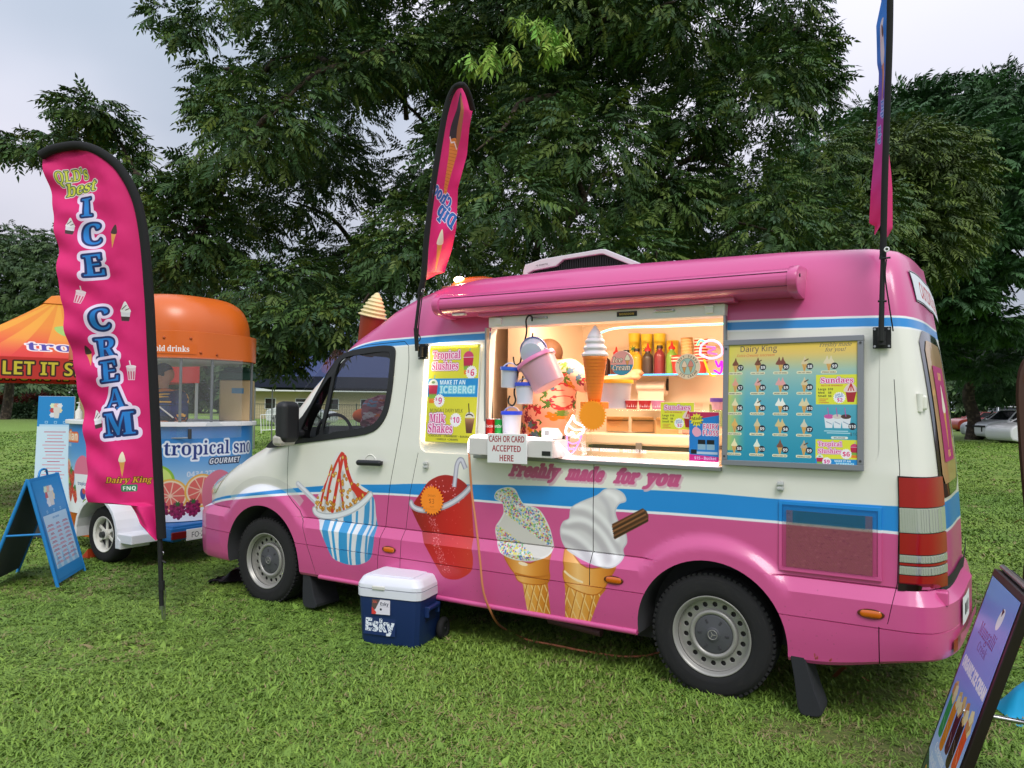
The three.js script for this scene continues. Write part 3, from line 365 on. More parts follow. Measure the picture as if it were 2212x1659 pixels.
// ----- cab door window, frame, glass
const bend = (g, dz) => { const p = g.attributes.position; for (let i = 0; i < p.count; i++) p.setZ(i, p.getZ(i) + prof(SIDE, p.getY(i)) - Math.max(0, p.getY(i) - 1.85) * 0.06 + dz); g.computeVertexNormals(); return g; };
const rearPane = smoothPts([[-2.425, 2.0], [-2.412, 1.93], [-2.425, 1.66], [-2.465, 1.54], [-2.55, 1.465], [-2.9, 1.408], [-3.03, 1.388], [-2.99, 1.60], [-2.935, 1.9], [-2.91, 1.95], [-2.85, 1.978], [-2.70, 1.997], [-2.45, 2.01]], 4);
const quarterPane = smoothPts([[-3.078, 1.383], [-3.27, 1.352], [-3.285, 1.38], [-3.235, 1.50], [-3.02, 1.815], [-2.985, 1.83], [-2.995, 1.76], [-3.04, 1.55]], 4);
{
  const door = van.children.find((c) => c.name === 'cab_door');
  const outer = smoothPts([[-2.385, 2.03], [-2.372, 1.93], [-2.385, 1.645], [-2.43, 1.51], [-2.53, 1.42], [-2.9, 1.355], [-3.33, 1.30], [-3.62, 1.258], [-3.66, 1.262], [-3.62, 1.30], [-3.46, 1.40], [-3.27, 1.52], [-2.975, 1.94], [-2.885, 2.005], [-2.71, 2.04], [-2.43, 2.052]], 4);
  part(door, 'window_frame', bend(extr(shapeOf(dense(outer, 0.08), [rearPane, quarterPane]), 0.012, 0.003), -0.006), M.darkPlastic);
  const tint = phy(0xdde2e2, 0.02, { transmission: 1, thickness: 0 });
  part(door, 'window_pane', bend(new THREE.ShapeGeometry(shapeOf(inset(rearPane, -0.01))), -0.004), tint); part(door, 'quarter_pane', bend(new THREE.ShapeGeometry(shapeOf(inset(quarterPane, -0.01))), -0.004), tint);
  part(door, 'door_handle', [move(new THREE.CapsuleGeometry(0.021, 0.2, 6, 12), -2.525, 1.19, 0.045, 0, 0, Math.PI / 2 + 0.02), bx(0.03, 0.03, 0.05, -2.62, 1.19, 0.02), bx(0.03, 0.03, 0.05, -2.44, 1.19, 0.02)], M.darkPlastic);
  part(door, 'handle_dish', move(new THREE.TorusGeometry(0.056, 0.004, 8, 40), -2.545, 1.19, 0.006), M.vanWhite);
  const m = part(door, 'mirror', [bx(0.12, 0.32, 0.18, -3.265, 1.475, 0.155, 0.05), bx(0.1, 0.07, 0.16, -3.3, 1.38, 0.05, 0.03)], mat(0x1d1e21, 0.55));
  part(door, 'mirror_lens', bx(0.1, 0.085, 0.17, -3.285, 1.335, 0.167, 0.03), phy(0xd6d0c6, 0.15, { transmission: 0.35, thickness: 0 }));
  const ws = part(van, 'windscreen', extr(shapeOf([[-3.735, 1.42], [-3.06, 2.055], [-3.052, 2.047], [-3.725, 1.412]]), 1.6).translate(0, 0, -1.73), M.glass);
  // cab fittings: dash, wheel, seats, clutter
  part(van, 'dashboard', [bx(0.35, 0.22, 1.5, -3.42, 1.22, -0.92, 0.06), bx(0.2, 0.3, 0.4, -3.3, 1.05, -0.92, 0.04)], mat(0x2d2c2e, 0.8));
  part(van, 'steering_wheel', [move(new THREE.TorusGeometry(0.19, 0.014, 8, 36), -3.12, 1.4, -1.35, 0, Math.PI / 2, -0.5), move(new THREE.TorusGeometry(0.17, 0.014, 8, 36), -3.33, 1.36, -0.42, 0, Math.PI / 2 - 0.2, -0.4)].slice(1), M.black);
  for (const z of [-1.3]) { const s = part(van, 'seat', [bx(0.6, 0.14, 0.5, -2.68, 1.3, z, 0.06), bx(0.5, 0.5, 0.44, -2.66, 0.98, z, 0.03), move(box(0.14, 0.5, 0.46, 0.06), -2.3, 1.5, z, 0, 0, -0.12)], mat(0x23222a, 0.9)); part(s, 'headrest', bx(0.1, 0.18, 0.26, -2.21, 1.77, z, 0.04), mat(0x23222a, 0.9)); }
}
// ----- lamps and markers
const lensRed = phy(0x9c0710, 0.3, { clearcoat: 0.35, clearcoatRoughness: 0.05 }), lensClear = phy(0xc4c5c2, 0.16, { clearcoat: 0.8, metalness: 0.45 }), lensAmber = phy(0xd0650c, 0.2, { clearcoat: 0.6 });
{
  const t = new THREE.Group(); t.name = 'tail_light'; van.add(t);
  part(t, 'housing', skinPatch([[0.945, 0.722], [1.142, 0.735], [1.142, 1.288], [0.96, 1.292]], 0.006, 0.03, 14, 6), mat(0x1a0507, 0.3));
  const ys = [1.286, 1.137, 1.012, 0.906, 0.866, 0.851, 0.806, 0.727];
  ys.slice(0, -1).forEach((y1, i) => { const y0 = ys[i + 1], c = [lensRed, lensClear, lensRed, lensClear, lensRed, lensClear, lensRed][i], a = (y) => lerp(0.946, 0.962, (y - 0.72) / 0.57); part(t, c === lensRed ? 'red_lens' : 'clear_lens', skinPatch([[a(y0) + 0.004, y0 + 0.002], [1.139, y0 + 0.004], [1.139, y1 - 0.001], [a(y1) + 0.004, y1 - 0.002]], 0.016, 0.01, 14, 2), c); if (c === lensClear) { const ribs = []; for (let k = 0; k < 16; k++) { const x0 = lerp(0.962, 1.132, k / 16); ribs.push(skinPatch([[x0, y0 + 0.008], [x0 + 0.0045, y0 + 0.008], [x0 + 0.0045, y1 - 0.006], [x0, y1 - 0.006]], 0.0185, 0.004, 1, 1)); } part(t, 'lens_ribs', ribs, lensClear).userData.kind = 'stuff'; } });
  part(van, 'headlight', skinPatch([[-4.6, 0.80], [-4.36, 0.84], [-4.16, 1.085], [-4.38, 1.0]], 0.008, 0.02, 10, 8), phy(0xcfccc0, 0.1, { clearcoat: 1, metalness: 0.3 }));
  for (const [x, y] of [[0.827, 0.6], [-0.57, 0.59], [-2.31, 0.584]]) { const p = skinAt(x, y); const o = part(van, 'side_marker', move(new THREE.CapsuleGeometry(0.017, 0.07, 6, 16).scale(1.15, 1, 0.55), x, y, p.z + 0.004, 0, 0, Math.PI / 2), lensAmber); part(o, 'marker_rim', move(new THREE.TorusGeometry(0.02, 0.003, 6, 24).scale(2.75, 1.1, 1), x, y, p.z + 0.006), mat(0x5a2508, 0.4)); }
  for (const [x, y] of [[-2.02, 1.197], [0.38, 1.205]]) part(van, 'awning_clip', [bx(0.03, 0.05, 0.018, x, y, 0.02, 0.003), bx(0.034, 0.012, 0.026, x, y + 0.012, 0.022, 0.002), bx(0.034, 0.012, 0.026, x, y - 0.012, 0.022, 0.002)], mat(0xb9bcb8, 0.5));
}
// ----- ventilation grille behind the rear wheel
{
  part(van, 'grille_frame', [bx(0.5, 0.02, 0.014, 0.623, 1.118, 0.014, 0.002), bx(0.5, 0.02, 0.014, 0.623, 0.768, 0.014, 0.002), bx(0.018, 0.35, 0.014, 0.381, 0.943, 0.0145, 0.002), bx(0.018, 0.35, 0.014, 0.863, 0.943, 0.0145, 0.002)].map(paintUV), M.paint);
  part(van, 'radiator', bx(0.42, 0.3, 0.006, 0.62, 0.93, 0.0165, 0.001), print(128, 96, (g) => { const R = rnd(3); g.fillStyle = '#86604a'; g.fillRect(0, 0, 128, 96); for (let i = 0; i < 900; i++) { g.fillStyle = ['#946c54', '#755240', '#a07860', '#6a4a3c'][i % 4]; g.fillRect(R() * 128, R() * 96, 5 * R(), 2 * R()); } g.fillStyle = '#2f5a50'; g.fillRect(10, 0, 108, 22); }, 0.9));
  const wires = []; const W = 0.462, H = 0.332, x0 = 0.39, y0 = 0.777;
  for (const s of [1, -1]) for (let k = -H / 0.62; k < W; k += 0.0115) { // slanting strands
    let a = [x0 + k, s > 0 ? y0 : y0 + H], b = [x0 + k + H / 0.62 * 1, s > 0 ? y0 + H : y0]; const f = (x) => lerp(a[1], b[1], (x - a[0]) / (b[0] - a[0])), xa = Math.max(a[0], x0), xb = Math.min(b[0], x0 + W); if (xb - xa < 0.004) continue;
    const A = V3(xa, f(xa), 0.0245 + s * 0.0008), B = V3(xb, f(xb), 0.0245 + s * 0.0008), d = B.clone().sub(A), g = new THREE.BoxGeometry(d.length(), 0.0007, 0.001); g.rotateZ(Math.atan2(d.y, d.x)); const m = A.add(B).multiplyScalar(0.5); g.translate(m.x, m.y, m.z); wires.push(paintUV(g));
  }
  part(van, 'mesh_screen', wires, M.paint).userData.kind = 'stuff';
}
// ----- serving hatch: sill, roller rail, awning
part(van, 'hatch_sill', bx(1.67, 0.024, 0.05, -0.775, 1.279, 0.012, 0.004), M.alu);
const rail = part(van, 'hatch_rail', bx(1.6, 0.07, 0.07, -0.735, 2.181, -0.055, 0.006), M.white);
for (const x of [-1.45, -0.02]) part(rail, 'latch', [bx(0.05, 0.035, 0.02, x, 2.18, -0.012, 0.004), bx(0.055, 0.012, 0.028, x, 2.2, -0.01, 0.004)], M.white);
for (const x of [-1.14, -0.29]) part(rail, 'rail_handle', [move(new THREE.CapsuleGeometry(0.006, 0.11, 4, 8), x, 2.192, -0.006, 0, 0, Math.PI / 2), bx(0.012, 0.012, 0.03, x - 0.055, 2.192, -0.015, 0.002), bx(0.012, 0.012, 0.03, x + 0.055, 2.192, -0.015, 0.002)], M.steel);
part(rail, 'maker_plate', box(0.13, 0.03, 0.004, 0.001), M.black, [-0.53, 2.186, -0.017]);
part(rail, 'plate_print', flatFace(0.126, 0.027), print(256, 56, (g) => { g.fillStyle = '#17150c'; g.fillRect(0, 0, 256, 56); txt(g, 'MONSOON', 128, 30, 38, '#b79c3a', { max: 225, lines: [['#6e5c1d', 4]] }); }), [-0.53, 2.186, -0.0135]);
for (const [x, w] of [[-1.551, 0.014], [0.066, 0.014]]) part(van, 'hatch_jamb', bx(w, 0.85, 0.04, x, 1.72, -0.03, 0.002), M.alu);
{
  const sec = smoothPts([[0.16, 2.375], [0.02, 2.38], [-0.07, 2.368], [-0.125, 2.328], [-0.125, 2.285], [-0.09, 2.25], [-0.02, 2.24], [0.12, 2.243]], 5);
  const g = extr(shapeOf(sec), 2.30); g.rotateY(Math.PI / 2); g.translate(-1.86, 0, 0); const a = part(van, 'awning', toCreasedNormals(g, 0.7), M.pink);
  const lid = extr(shapeOf(sec.map(([x, y]) => [x, lerp(2.318, y, 0.35)])).constructor ? shapeOf(smoothPts([[0.1, 2.246], [-0.02, 2.2425], [-0.088, 2.252], [-0.121, 2.286]], 4, false).concat([[-0.02, 2.31]])) : 0, 2.34); 
  for (const [x, w] of [[-1.895, 0.04], [0.442, 0.035]]) { const e = extr(shapeOf(sec.map(([p, q]) => [p * 1.03, 2.318 + (q - 2.318) * 1.05])), w, 0.008); e.rotateY(Math.PI / 2); e.translate(x, 0, 0); part(a, 'end_cap', toCreasedNormals(e, 0.7), M.pink); }
  part(a, 'seam_strip', [bx(2.30, 0.0035, 0.004, -0.71, 2.345, 0.114, 0), bx(2.30, 0.003, 0.004, -0.71, 2.27, 0.117, 0)], mat(0x4a1834, 0.7));
  part(a, 'end_screw', cyl(0.01, 0.01, 0.004, 12).rotateZ(Math.PI / 2).translate(0.487, 2.33, 0.06), M.black);
  part(a, 'under_light', bx(0.1, 0.012, 0.04, -1.72, 2.236, 0.06, 0.003), mat(0xf4e9ec, 0.3));
  part(van, 'awning_skirt', bx(1.72, 0.03, 0.1, -0.73, 2.232, -0.02, 0.004), M.pink);
}
// ----- lit poster panel beside the cab
const slushCup = (g, x, y, w, h, dome) => { const t = (f) => y + h * f; poly(g, [[x - w * 0.5, t(0.3)], [x + w * 0.5, t(0.3)], [x + w * 0.36, t(1)], [x - w * 0.36, t(1)]], grad(g, 0, t(0.3), 0, t(1), [0, '#c8204e'], [0.45, '#b51f45'], [0.55, '#7cae3e'], [0.72, '#8ab540'], [0.78, '#ee8a2c'], [1, '#e8791f'])); g.strokeStyle = '#4aa8c8'; g.lineWidth = w * 0.07; g.beginPath(); g.moveTo(x + w * 0.02, t(0.2)); g.lineTo(x + w * 0.14, t(-0.08)); g.stroke(); g.beginPath(); g.arc(x, t(0.3), w * 0.5, Math.PI, 0); g.fillStyle = dome ? '#e4eadf' : '#d04070'; g.fill(); if (dome) oval(g, x, t(0.2), w * 0.2, h * 0.05, '#7d9c66'); g.strokeStyle = 'rgba(230,240,255,0.8)'; g.lineWidth = w * 0.05; g.beginPath(); g.moveTo(x - w * 0.53, t(0.3)); g.lineTo(x + w * 0.53, t(0.3)); g.stroke(); };
const PK = { lines: [['#5b1a55', 9], ['#f4d6e6', 7]] }, bub = (g, s, x, y, px, o = {}) => txt(g, s, x, y, px, '#d5248a', { lines: [['#7a2a78', px * 0.3], ['#f6dcea', px * 0.22]], font: 'serif', ...o });
function posterArt(g, w, h) {
  g.fillStyle = '#d8d233'; g.fillRect(0, 0, w, h);
  bub(g, 'Tropical', w * 0.35, h * 0.1, w * 0.17, { max: w * 0.56 }); bub(g, 'Slushies', w * 0.33, h * 0.215, w * 0.17, { max: w * 0.54 });
  slushCup(g, w * 0.79, h * 0.055, w * 0.2, h * 0.25); poly(g, burst(w * 0.86, h * 0.285, w * 0.115), '#f2eef2'); txt(g, '$', w * 0.8, h * 0.275, w * 0.07, '#e0246a'); txt(g, '6', w * 0.88, h * 0.287, w * 0.15, '#e0246a');
  g.fillStyle = '#1b8bd0'; g.fillRect(0, h * 0.345, w, h * 0.19); txt(g, 'MAKE IT AN', w * 0.5, h * 0.385, w * 0.1, '#eaf6fb', { max: w * 0.52 }); txt(g, 'ICEBERG!', w * 0.6, h * 0.46, w * 0.16, '#bfe6f2', { max: w * 0.7, lines: [['#6fc3df', w * 0.03]] });
  slushCup(g, w * 0.11, h * 0.33, w * 0.19, h * 0.27, true); poly(g, burst(w * 0.25, h * 0.575, w * 0.115), '#f2eef2'); txt(g, '$', w * 0.19, h * 0.56, w * 0.07, '#d5248a'); txt(g, '9', w * 0.27, h * 0.575, w * 0.15, '#d5248a');
  txt(g, 'MUNGALI DAIRY MILK', w * 0.4, h * 0.675, w * 0.082, '#3e3a20', { bold: false, max: w * 0.66 });
  bub(g, 'Milk', w * 0.23, h * 0.76, w * 0.2, { max: w * 0.32 }); bub(g, 'Shakes', w * 0.3, h * 0.86, w * 0.2, { max: w * 0.5 });
  poly(g, burst(w * 0.6, h * 0.77, w * 0.12), '#f2eef2'); txt(g, '$', w * 0.51, h * 0.755, w * 0.06, '#d5248a'); txt(g, '10', w * 0.61, h * 0.77, w * 0.13, '#d5248a');
  poly(g, [[w * 0.78, h * 0.75], [w * 0.97, h * 0.75], [w * 0.93, h * 0.9], [w * 0.82, h * 0.9]], grad(g, 0, h * 0.75, 0, h * 0.9, [0, '#b98a63'], [0.4, '#7b5036'], [1, '#55331f'])); g.beginPath(); g.arc(w * 0.875, h * 0.745, w * 0.095, Math.PI, 0); g.fillStyle = '#dcd5c8'; g.fill(); g.strokeStyle = '#2a1a10'; g.lineWidth = w * 0.018; g.beginPath(); g.moveTo(w * 0.86, h * 0.7); g.lineTo(w * 0.84, h * 0.6); g.stroke(); g.beginPath(); g.moveTo(w * 0.8, h * 0.725); g.quadraticCurveTo(w * 0.87, h * 0.69, w * 0.94, h * 0.73); g.stroke();
  txt(g, '• CHOCOLATE  • STRAWBERRY  • BANANA', w * 0.47, h * 0.937, w * 0.045, '#4b4722', { max: w * 0.82 }); txt(g, '• VANILLA  • CARAMEL', w * 0.45, h * 0.972, w * 0.045, '#4b4722', { max: w * 0.45 });
}
const LED = (c, i) => mat(c, 0.4, { emissive: c, emissiveIntensity: i });
function areaLight(w, h, color, intensity, pos, look) { const l = new THREE.RectAreaLight(color, intensity, w, h); l.position.set(...pos); l.lookAt(...look); scene.add(l); return l; }
{
  board(van, 'poster_board', 0.43, 0.68, 0.008, print(430, 680, posterArt, 0.4), M.white, [-1.822, 1.7, -0.012], [-0.07, 0, 0.0]);
  part(van, 'led_strip', tube([[-1.62, 2.03, -0.045], [-1.8, 2.045, -0.046], [-2.03, 2.04, -0.045], [-2.068, 2.0, -0.042], [-2.07, 1.7, -0.02], [-2.062, 1.36, 0.0]], 0.0085, 60, 8), LED(0xfff0dc, 3));
  areaLight(0.62, 0.016, 0xffdca0, 55, [-2.056, 1.68, -0.012], [-1.0, 1.68, -0.06]).rotateZ(Math.PI / 2);
  areaLight(0.4, 0.016, 0xffdca0, 55, [-1.83, 2.03, -0.035], [-1.83, 1.0, -0.05]);
}
// ----- menu board
const coneMini = (g, x, y, s, top, kind) => { poly(g, [[x - s * 0.24, y], [x + s * 0.24, y], [x + s * 0.06, y + s * 0.75], [x - s * 0.06, y + s * 0.75]], '#d8a85e'); g.strokeStyle = '#b98642'; g.lineWidth = s * 0.03; g.beginPath(); g.moveTo(x - s * 0.15, y); g.lineTo(x + s * 0.04, y + s * 0.7); g.moveTo(x + s * 0.15, y); g.lineTo(x - s * 0.04, y + s * 0.7); g.stroke(); const two = kind === 1; for (const dx of two ? [-0.17, 0.17] : [0]) blob(g, [[x + dx * s - s * 0.3, y + s * 0.04], [x + dx * s - s * 0.24, y - s * 0.16], [x + dx * s - s * 0.1, y - s * 0.38], [x + dx * s + s * 0.02, y - s * 0.68], [x + dx * s + s * 0.13, y - s * 0.36], [x + dx * s + s * 0.26, y - s * 0.14], [x + dx * s + s * 0.3, y + s * 0.04]], top); if (kind === 2) { g.strokeStyle = '#5b3a22'; g.lineWidth = s * 0.1; g.beginPath(); g.moveTo(x, y - s * 0.2); g.lineTo(x + s * 0.36, y - s * 0.42); g.stroke(); } };
function sundaeCard(g, x, y, w, h) {
  g.fillStyle = '#dfe03a'; g.fillRect(x, y, w, h); bub(g, 'Sundaes', x + w * 0.5, y + h * 0.19, h * 0.24, { max: w * 0.86 }); txt(g, 'NUTS OR SPRINKLES', x + w * 0.38, y + h * 0.37, h * 0.07, '#c23a3a', { max: w * 0.66 });
  ['Large  $10', 'Med    $8', 'Small  $6'].forEach((s, i) => txt(g, s, x + w * 0.05, y + h * (0.49 + i * 0.115), h * 0.1, '#2c2f24', { align: 'left', max: w * 0.36 })); ['• CHOCOLATE', '• CARAMEL', '• STRAWBERRY'].forEach((s, i) => txt(g, s, x + w * 0.05, y + h * (0.82 + i * 0.06), h * 0.05, '#c8343a', { align: 'left' }));
  poly(g, [[x + w * 0.7, y + h * 0.55], [x + w * 0.96, y + h * 0.55], [x + w * 0.9, y + h * 0.92], [x + w * 0.75, y + h * 0.92]], '#a8202c'); blob(g, [[x + w * 0.66, y + h * 0.56], [x + w * 0.7, y + h * 0.42], [x + w * 0.83, y + h * 0.28], [x + w * 0.95, y + h * 0.42], [x + w * 0.99, y + h * 0.56]], '#e7cfc9'); g.strokeStyle = '#c3222c'; g.lineWidth = w * 0.025; for (const dx of [0.76, 0.83, 0.9]) { g.beginPath(); g.moveTo(x + w * 0.83, y + h * 0.3); g.lineTo(x + w * dx, y + h * 0.55); g.stroke(); }
  poly(g, burst(x + w * 0.56, y + h * 0.77, h * 0.2), '#f1eff4'); txt(g, 'ADD A', x + w * 0.55, y + h * 0.67, h * 0.08, '#2d6fb5', { rot: -0.2 }); txt(g, 'FLAKE!', x + w * 0.56, y + h * 0.74, h * 0.08, '#2d6fb5', { rot: -0.2 }); txt(g, '$2', x + w * 0.57, y + h * 0.85, h * 0.16, '#d5248a');
}
function menuArt(g, w, h) {
  g.fillStyle = grad(g, 0, 0, 0, h, [0, '#f3cd45'], [0.1, '#e5c56c'], [0.24, '#9fc0b4'], [0.5, '#55a8bd'], [1, '#148aa8']); g.fillRect(0, 0, w, h); g.fillStyle = grad(g, 0, 0, w * 0.16, 0, [0, 'rgba(226,214,80,0.9)'], [1, 'rgba(200,214,120,0)']); g.fillRect(0, 0, w * 0.16, h * 0.9);
  txt(g, 'Dairy King', w * 0.25, h * 0.055, h * 0.066, '#4a3a55', { bold: false, max: w * 0.33 }); txt(g, 'Extra Creamy icecream', w * 0.23, h * 0.108, h * 0.028, '#d8582f', { font: 'serif', slant: -0.3, bold: false, max: w * 0.3 }); txt(g, 'Freshly made', w * 0.83, h * 0.04, h * 0.04, '#4f4a63', { font: 'serif', slant: -0.3, bold: false, max: w * 0.23 }); txt(g, 'for you!', w * 0.83, h * 0.08, h * 0.04, '#4f4a63', { font: 'serif', slant: -0.3, bold: false });
  const rows = [[['#7b4a33', 0, '7', 'CHOC TOP SINGLE'], ['#7b4a33', 2, '9', 'CHOC TOP FLAKE'], ['#7d4638', 1, '9', 'CHOC TOP DOUBLE'], ['#d9c7a0', 2, '8', 'CHOC NUT SINGLE'], ['#e0d3b2', 1, '9', 'SPRINKLE DOUBLE']], [['#e3a089', 0, '7', 'SHERBET SINGLE'], ['#e2a5a2', 2, '9', 'SHERBET FLAKE'], ['#e2a2a2', 1, '9', 'SHERBET DOUBLE'], ['#d9c7a0', 2, '9', 'CHOC NUT FLAKE']], [['#e9d9ae', 0, '6', 'SINGLE PLAIN'], ['#efe9d8', 2, '8', 'PLAIN FLAKE'], ['#efeee6', 1, '8', 'DOUBLE PLAIN'], ['#dcd0a8', 1, '10', 'CHOC NUT DOUBLE']], [['#e0b060', 0, '7', 'NUT SINGLE'], ['#d6c49a', 0, '9', 'NUT FLAKE'], ['#d6bf86', 1, '8', 'NUT DOUBLE'], ['#d2cbb5', 0, '7', 'SPRINKLE SINGLE']], [['#f0e2b5', 0, '8', 'WAFFLE SINGLE'], ['#e3ead9', 0, '10', 'WAFFLE FLAKE'], ['#7a4f3c', 0, '9', 'WAFFLE CHOC TOP'], ['#b9a98f', 2, '9', 'SPRINKLE FLAKE']]];
  rows.forEach((r, j) => r.forEach(([c, k, pr, nm], i) => { const x = w * (0.07 + i * 0.178), y = h * (0.185 + j * 0.168); coneMini(g, x, y, h * 0.085, c, k); g.fillStyle = '#e9e2bf'; g.beginPath(); g.roundRect(x - w * 0.058, y + h * 0.062, w * 0.115, h * 0.022, h * 0.01); g.fill(); txt(g, nm, x, y + h * 0.074, h * 0.017, '#3d3a33', { max: w * 0.1 }); oval(g, x + w * 0.04, y + h * 0.025, h * 0.026, h * 0.026, '#151a28'); txt(g, '$' + pr, x + w * 0.04, y + h * 0.027, h * 0.034, '#f2f2f2', { max: h * 0.046 }); }));
  sundaeCard(g, w * 0.69, h * 0.28, w * 0.3, h * 0.235);
  ['#c95aa2', '#cfc6bd', '#4d372f'].forEach((c, i) => { const x = w * (0.785 + i * 0.06), y = h * 0.61; poly(g, [[x - w * 0.035, y], [x + w * 0.035, y], [x + w * 0.024, y + h * 0.09], [x - w * 0.024, y + h * 0.09]], '#dfe4ea'); oval(g, x, y, w * 0.036, h * 0.018, c); g.strokeStyle = '#b45aa8'; g.lineWidth = w * 0.006; g.beginPath(); g.moveTo(x, y); g.lineTo(x - w * 0.01, y - h * 0.07); g.stroke(); g.strokeStyle = '#8fa0b8'; g.beginPath(); g.moveTo(x - w * 0.02, y + h * 0.04); g.lineTo(x + w * 0.02, y + h * 0.06); g.stroke(); });
  oval(g, w * 0.95, h * 0.685, h * 0.028, h * 0.028, '#151a28'); txt(g, '$10', w * 0.95, h * 0.687, h * 0.034, '#f2f2f2', { max: h * 0.05 }); g.fillStyle = 'rgba(225,240,245,0.75)'; for (const [a, b] of [[0.75, 0.72], [0.77, 0.735]]) g.fillRect(w * a, h * b, w * 0.17, h * 0.007); txt(g, '$10', w * 0.96, h * 0.745, h * 0.035, '#2a4a55', { bold: false }); g.fillStyle = '#dfe6df'; g.beginPath(); g.roundRect(w * 0.8, h * 0.765, w * 0.12, h * 0.02, h * 0.01); g.fill(); txt(g, 'MILKSHAKE', w * 0.86, h * 0.776, h * 0.015, '#333');
  const x = w * 0.69, y = h * 0.79, W = w * 0.31, H = h * 0.21; g.fillStyle = '#dfe03a'; g.fillRect(x, y, W, H * 0.72); g.fillStyle = '#1b8bd0'; g.fillRect(x, y + H * 0.72, W, H * 0.28); bub(g, 'Tropical', x + W * 0.33, y + H * 0.17, H * 0.23, { max: W * 0.55 }); bub(g, 'Slushies', x + W * 0.33, y + H * 0.44, H * 0.23, { max: W * 0.55 }); slushCup(g, x + W * 0.88, y + H * 0.1, W * 0.17, H * 0.55); poly(g, burst(x + W * 0.7, y + H * 0.52, H * 0.2), '#f2eef2'); txt(g, '$6', x + W * 0.7, y + H * 0.53, H * 0.24, '#e0246a'); slushCup(g, x + W * 0.1, y + H * 0.55, W * 0.16, H * 0.44, true); poly(g, burst(x + W * 0.26, y + H * 0.82, H * 0.17), '#f2eef2'); txt(g, '$9', x + W * 0.26, y + H * 0.83, H * 0.2, '#d5248a'); txt(g, 'MAKE IT AN', x + W * 0.62, y + H * 0.79, H * 0.1, '#eaf6fb'); txt(g, 'ICEBERG!', x + W * 0.67, y + H * 0.91, H * 0.14, '#bfe6f2', { lines: [['#6fc3df', 3]] });
}
{
  const b = board(van, 'menu_board', 0.69, 0.67, 0.016, print(900, 880, menuArt, 0.3), M.white, [0.428, 1.655, 0.002], [-0.07, 0, 0.006]);
  const fw = 0.03; part(b, 'menu_frame', [bx(0.725, fw, 0.03, 0, 0.335, 0.004, 0.003), bx(0.725, fw, 0.03, 0, -0.335, 0.004, 0.003), bx(fw, 0.64, 0.029, -0.347, 0, 0.004, 0.003), bx(fw, 0.64, 0.029, 0.347, 0, 0.004, 0.003)], mat(0x8b8d92, 0.45, { metalness: 0.6 }));
  const sc = []; for (const [x, y] of [[-0.347, 0.3], [0.347, 0.31], [-0.347, -0.3], [0.347, -0.3]]) sc.push(cyl(0.006, 0.006, 0.004, 10).rotateX(Math.PI / 2).translate(x, y, 0.021)); sc.forEach((s) => part(b, 'screw', s, M.grey));
}
// ----- roof gear
{
  const ac = new THREE.Group(); ac.name = 'air_conditioner'; van.add(ac); const z0 = -0.55, D = 0.62;
  const shell = extr(shapeOf([[-1.575, 2.55], [-1.575, 2.615], [-1.56, 2.655], [-1.42, 2.685], [-0.955, 2.712], [-0.92, 2.708], [-0.655, 2.585], [-0.655, 2.573], [-0.7, 2.58], [-0.935, 2.688], [-0.96, 2.69], [-1.25, 2.676], [-1.31, 2.634], [-1.50, 2.618], [-1.545, 2.6], [-1.55, 2.55]]), D, 0.006); shell.translate(0, 0, z0 - D); part(ac, 'cover', shell, mat(0xd6d6d9, 0.4));
  const core = extr(shapeOf([[-1.548, 2.54], [-1.545, 2.598], [-1.5, 2.614], [-1.312, 2.63], [-1.25, 2.672], [-0.96, 2.686], [-0.935, 2.684], [-0.7, 2.575], [-0.7, 2.54]]), D - 0.05); core.translate(0, 0, z0 - D + 0.025); part(ac, 'casing', core, M.black);
  const fins = []; for (let x = -1.52; x < -0.76; x += 0.018) { const t = prof([[-1.52, 2.60], [-1.32, 2.625], [-1.25, 2.665], [-0.96, 2.675], [-0.75, 2.58]], x); fins.push(bx(0.006, t - 2.555, 0.012, x, (t + 2.555) / 2, z0 - 0.02, 0)); } part(ac, 'fins', fins, M.darkPlastic).userData.kind = 'stuff';
  part(ac, 'maker_print', flatFace(0.13, 0.026), print(256, 52, (g) => { g.fillStyle = '#d6d6d9'; g.fillRect(0, 0, 256, 52); txt(g, '^D DOMETIC', 128, 28, 34, '#2c2d31', { max: 240 }); }), [-1.42, 2.648, z0 + 0.0075], [0, 0, 0.06]);
  const lb = new THREE.Group(); lb.name = 'beacon'; van.add(lb); const lens = lathe([[0.001, 0.075], [0.1, 0.07], [0.2, 0.045], [0.235, 0.015], [0.235, 0]].reverse(), 36); lens.scale(1, 1, 0.45); lens.translate(-2.0, 2.53, -0.55);
  part(lb, 'amber_lens', lens, phy(0xe08a3c, 0.1, { transmission: 0.75, thickness: 0 })); part(lb, 'beacon_base', bx(0.5, 0.03, 0.22, -2.0, 2.52, -0.55, 0.01), mat(0x7a4a20, 0.4));
  part(lb, 'bulb', new THREE.SphereGeometry(0.03, 16, 12).scale(1.5, 0.8, 1).translate(-2.12, 2.585, -0.49), LED(0xffd9b0, 9)); const pl = new THREE.PointLight(0xffc890, 0.8); pl.position.set(-2.12, 2.585, -0.49); pl.castShadow = true; pl.shadow.radius = 1.5; scene.add(pl);
  const oc = new THREE.Group(); oc.name = 'roof_cone'; van.add(oc);
  const swirl = []; for (let k = 0; k <= 60; k++) { const t = k / 60, r = 0.112 * Math.pow(1 - t, 0.62) * (1 + 0.09 * Math.sin(t * 6.5 * TAU)); swirl.push([Math.max(0.001, r), t * 0.2]); }
  part(oc, 'ice_cream', lathe(swirl, 28).rotateZ(-0.25).translate(-2.893, 2.325, -0.38), mat(0xe0cf9e, 0.5)); part(oc, 'wafer', cyl(0.1, 0.068, 0.32, 24).rotateZ(-0.25).translate(-2.93, 2.17, -0.38), mat(0x8e2f17, 0.5));
}
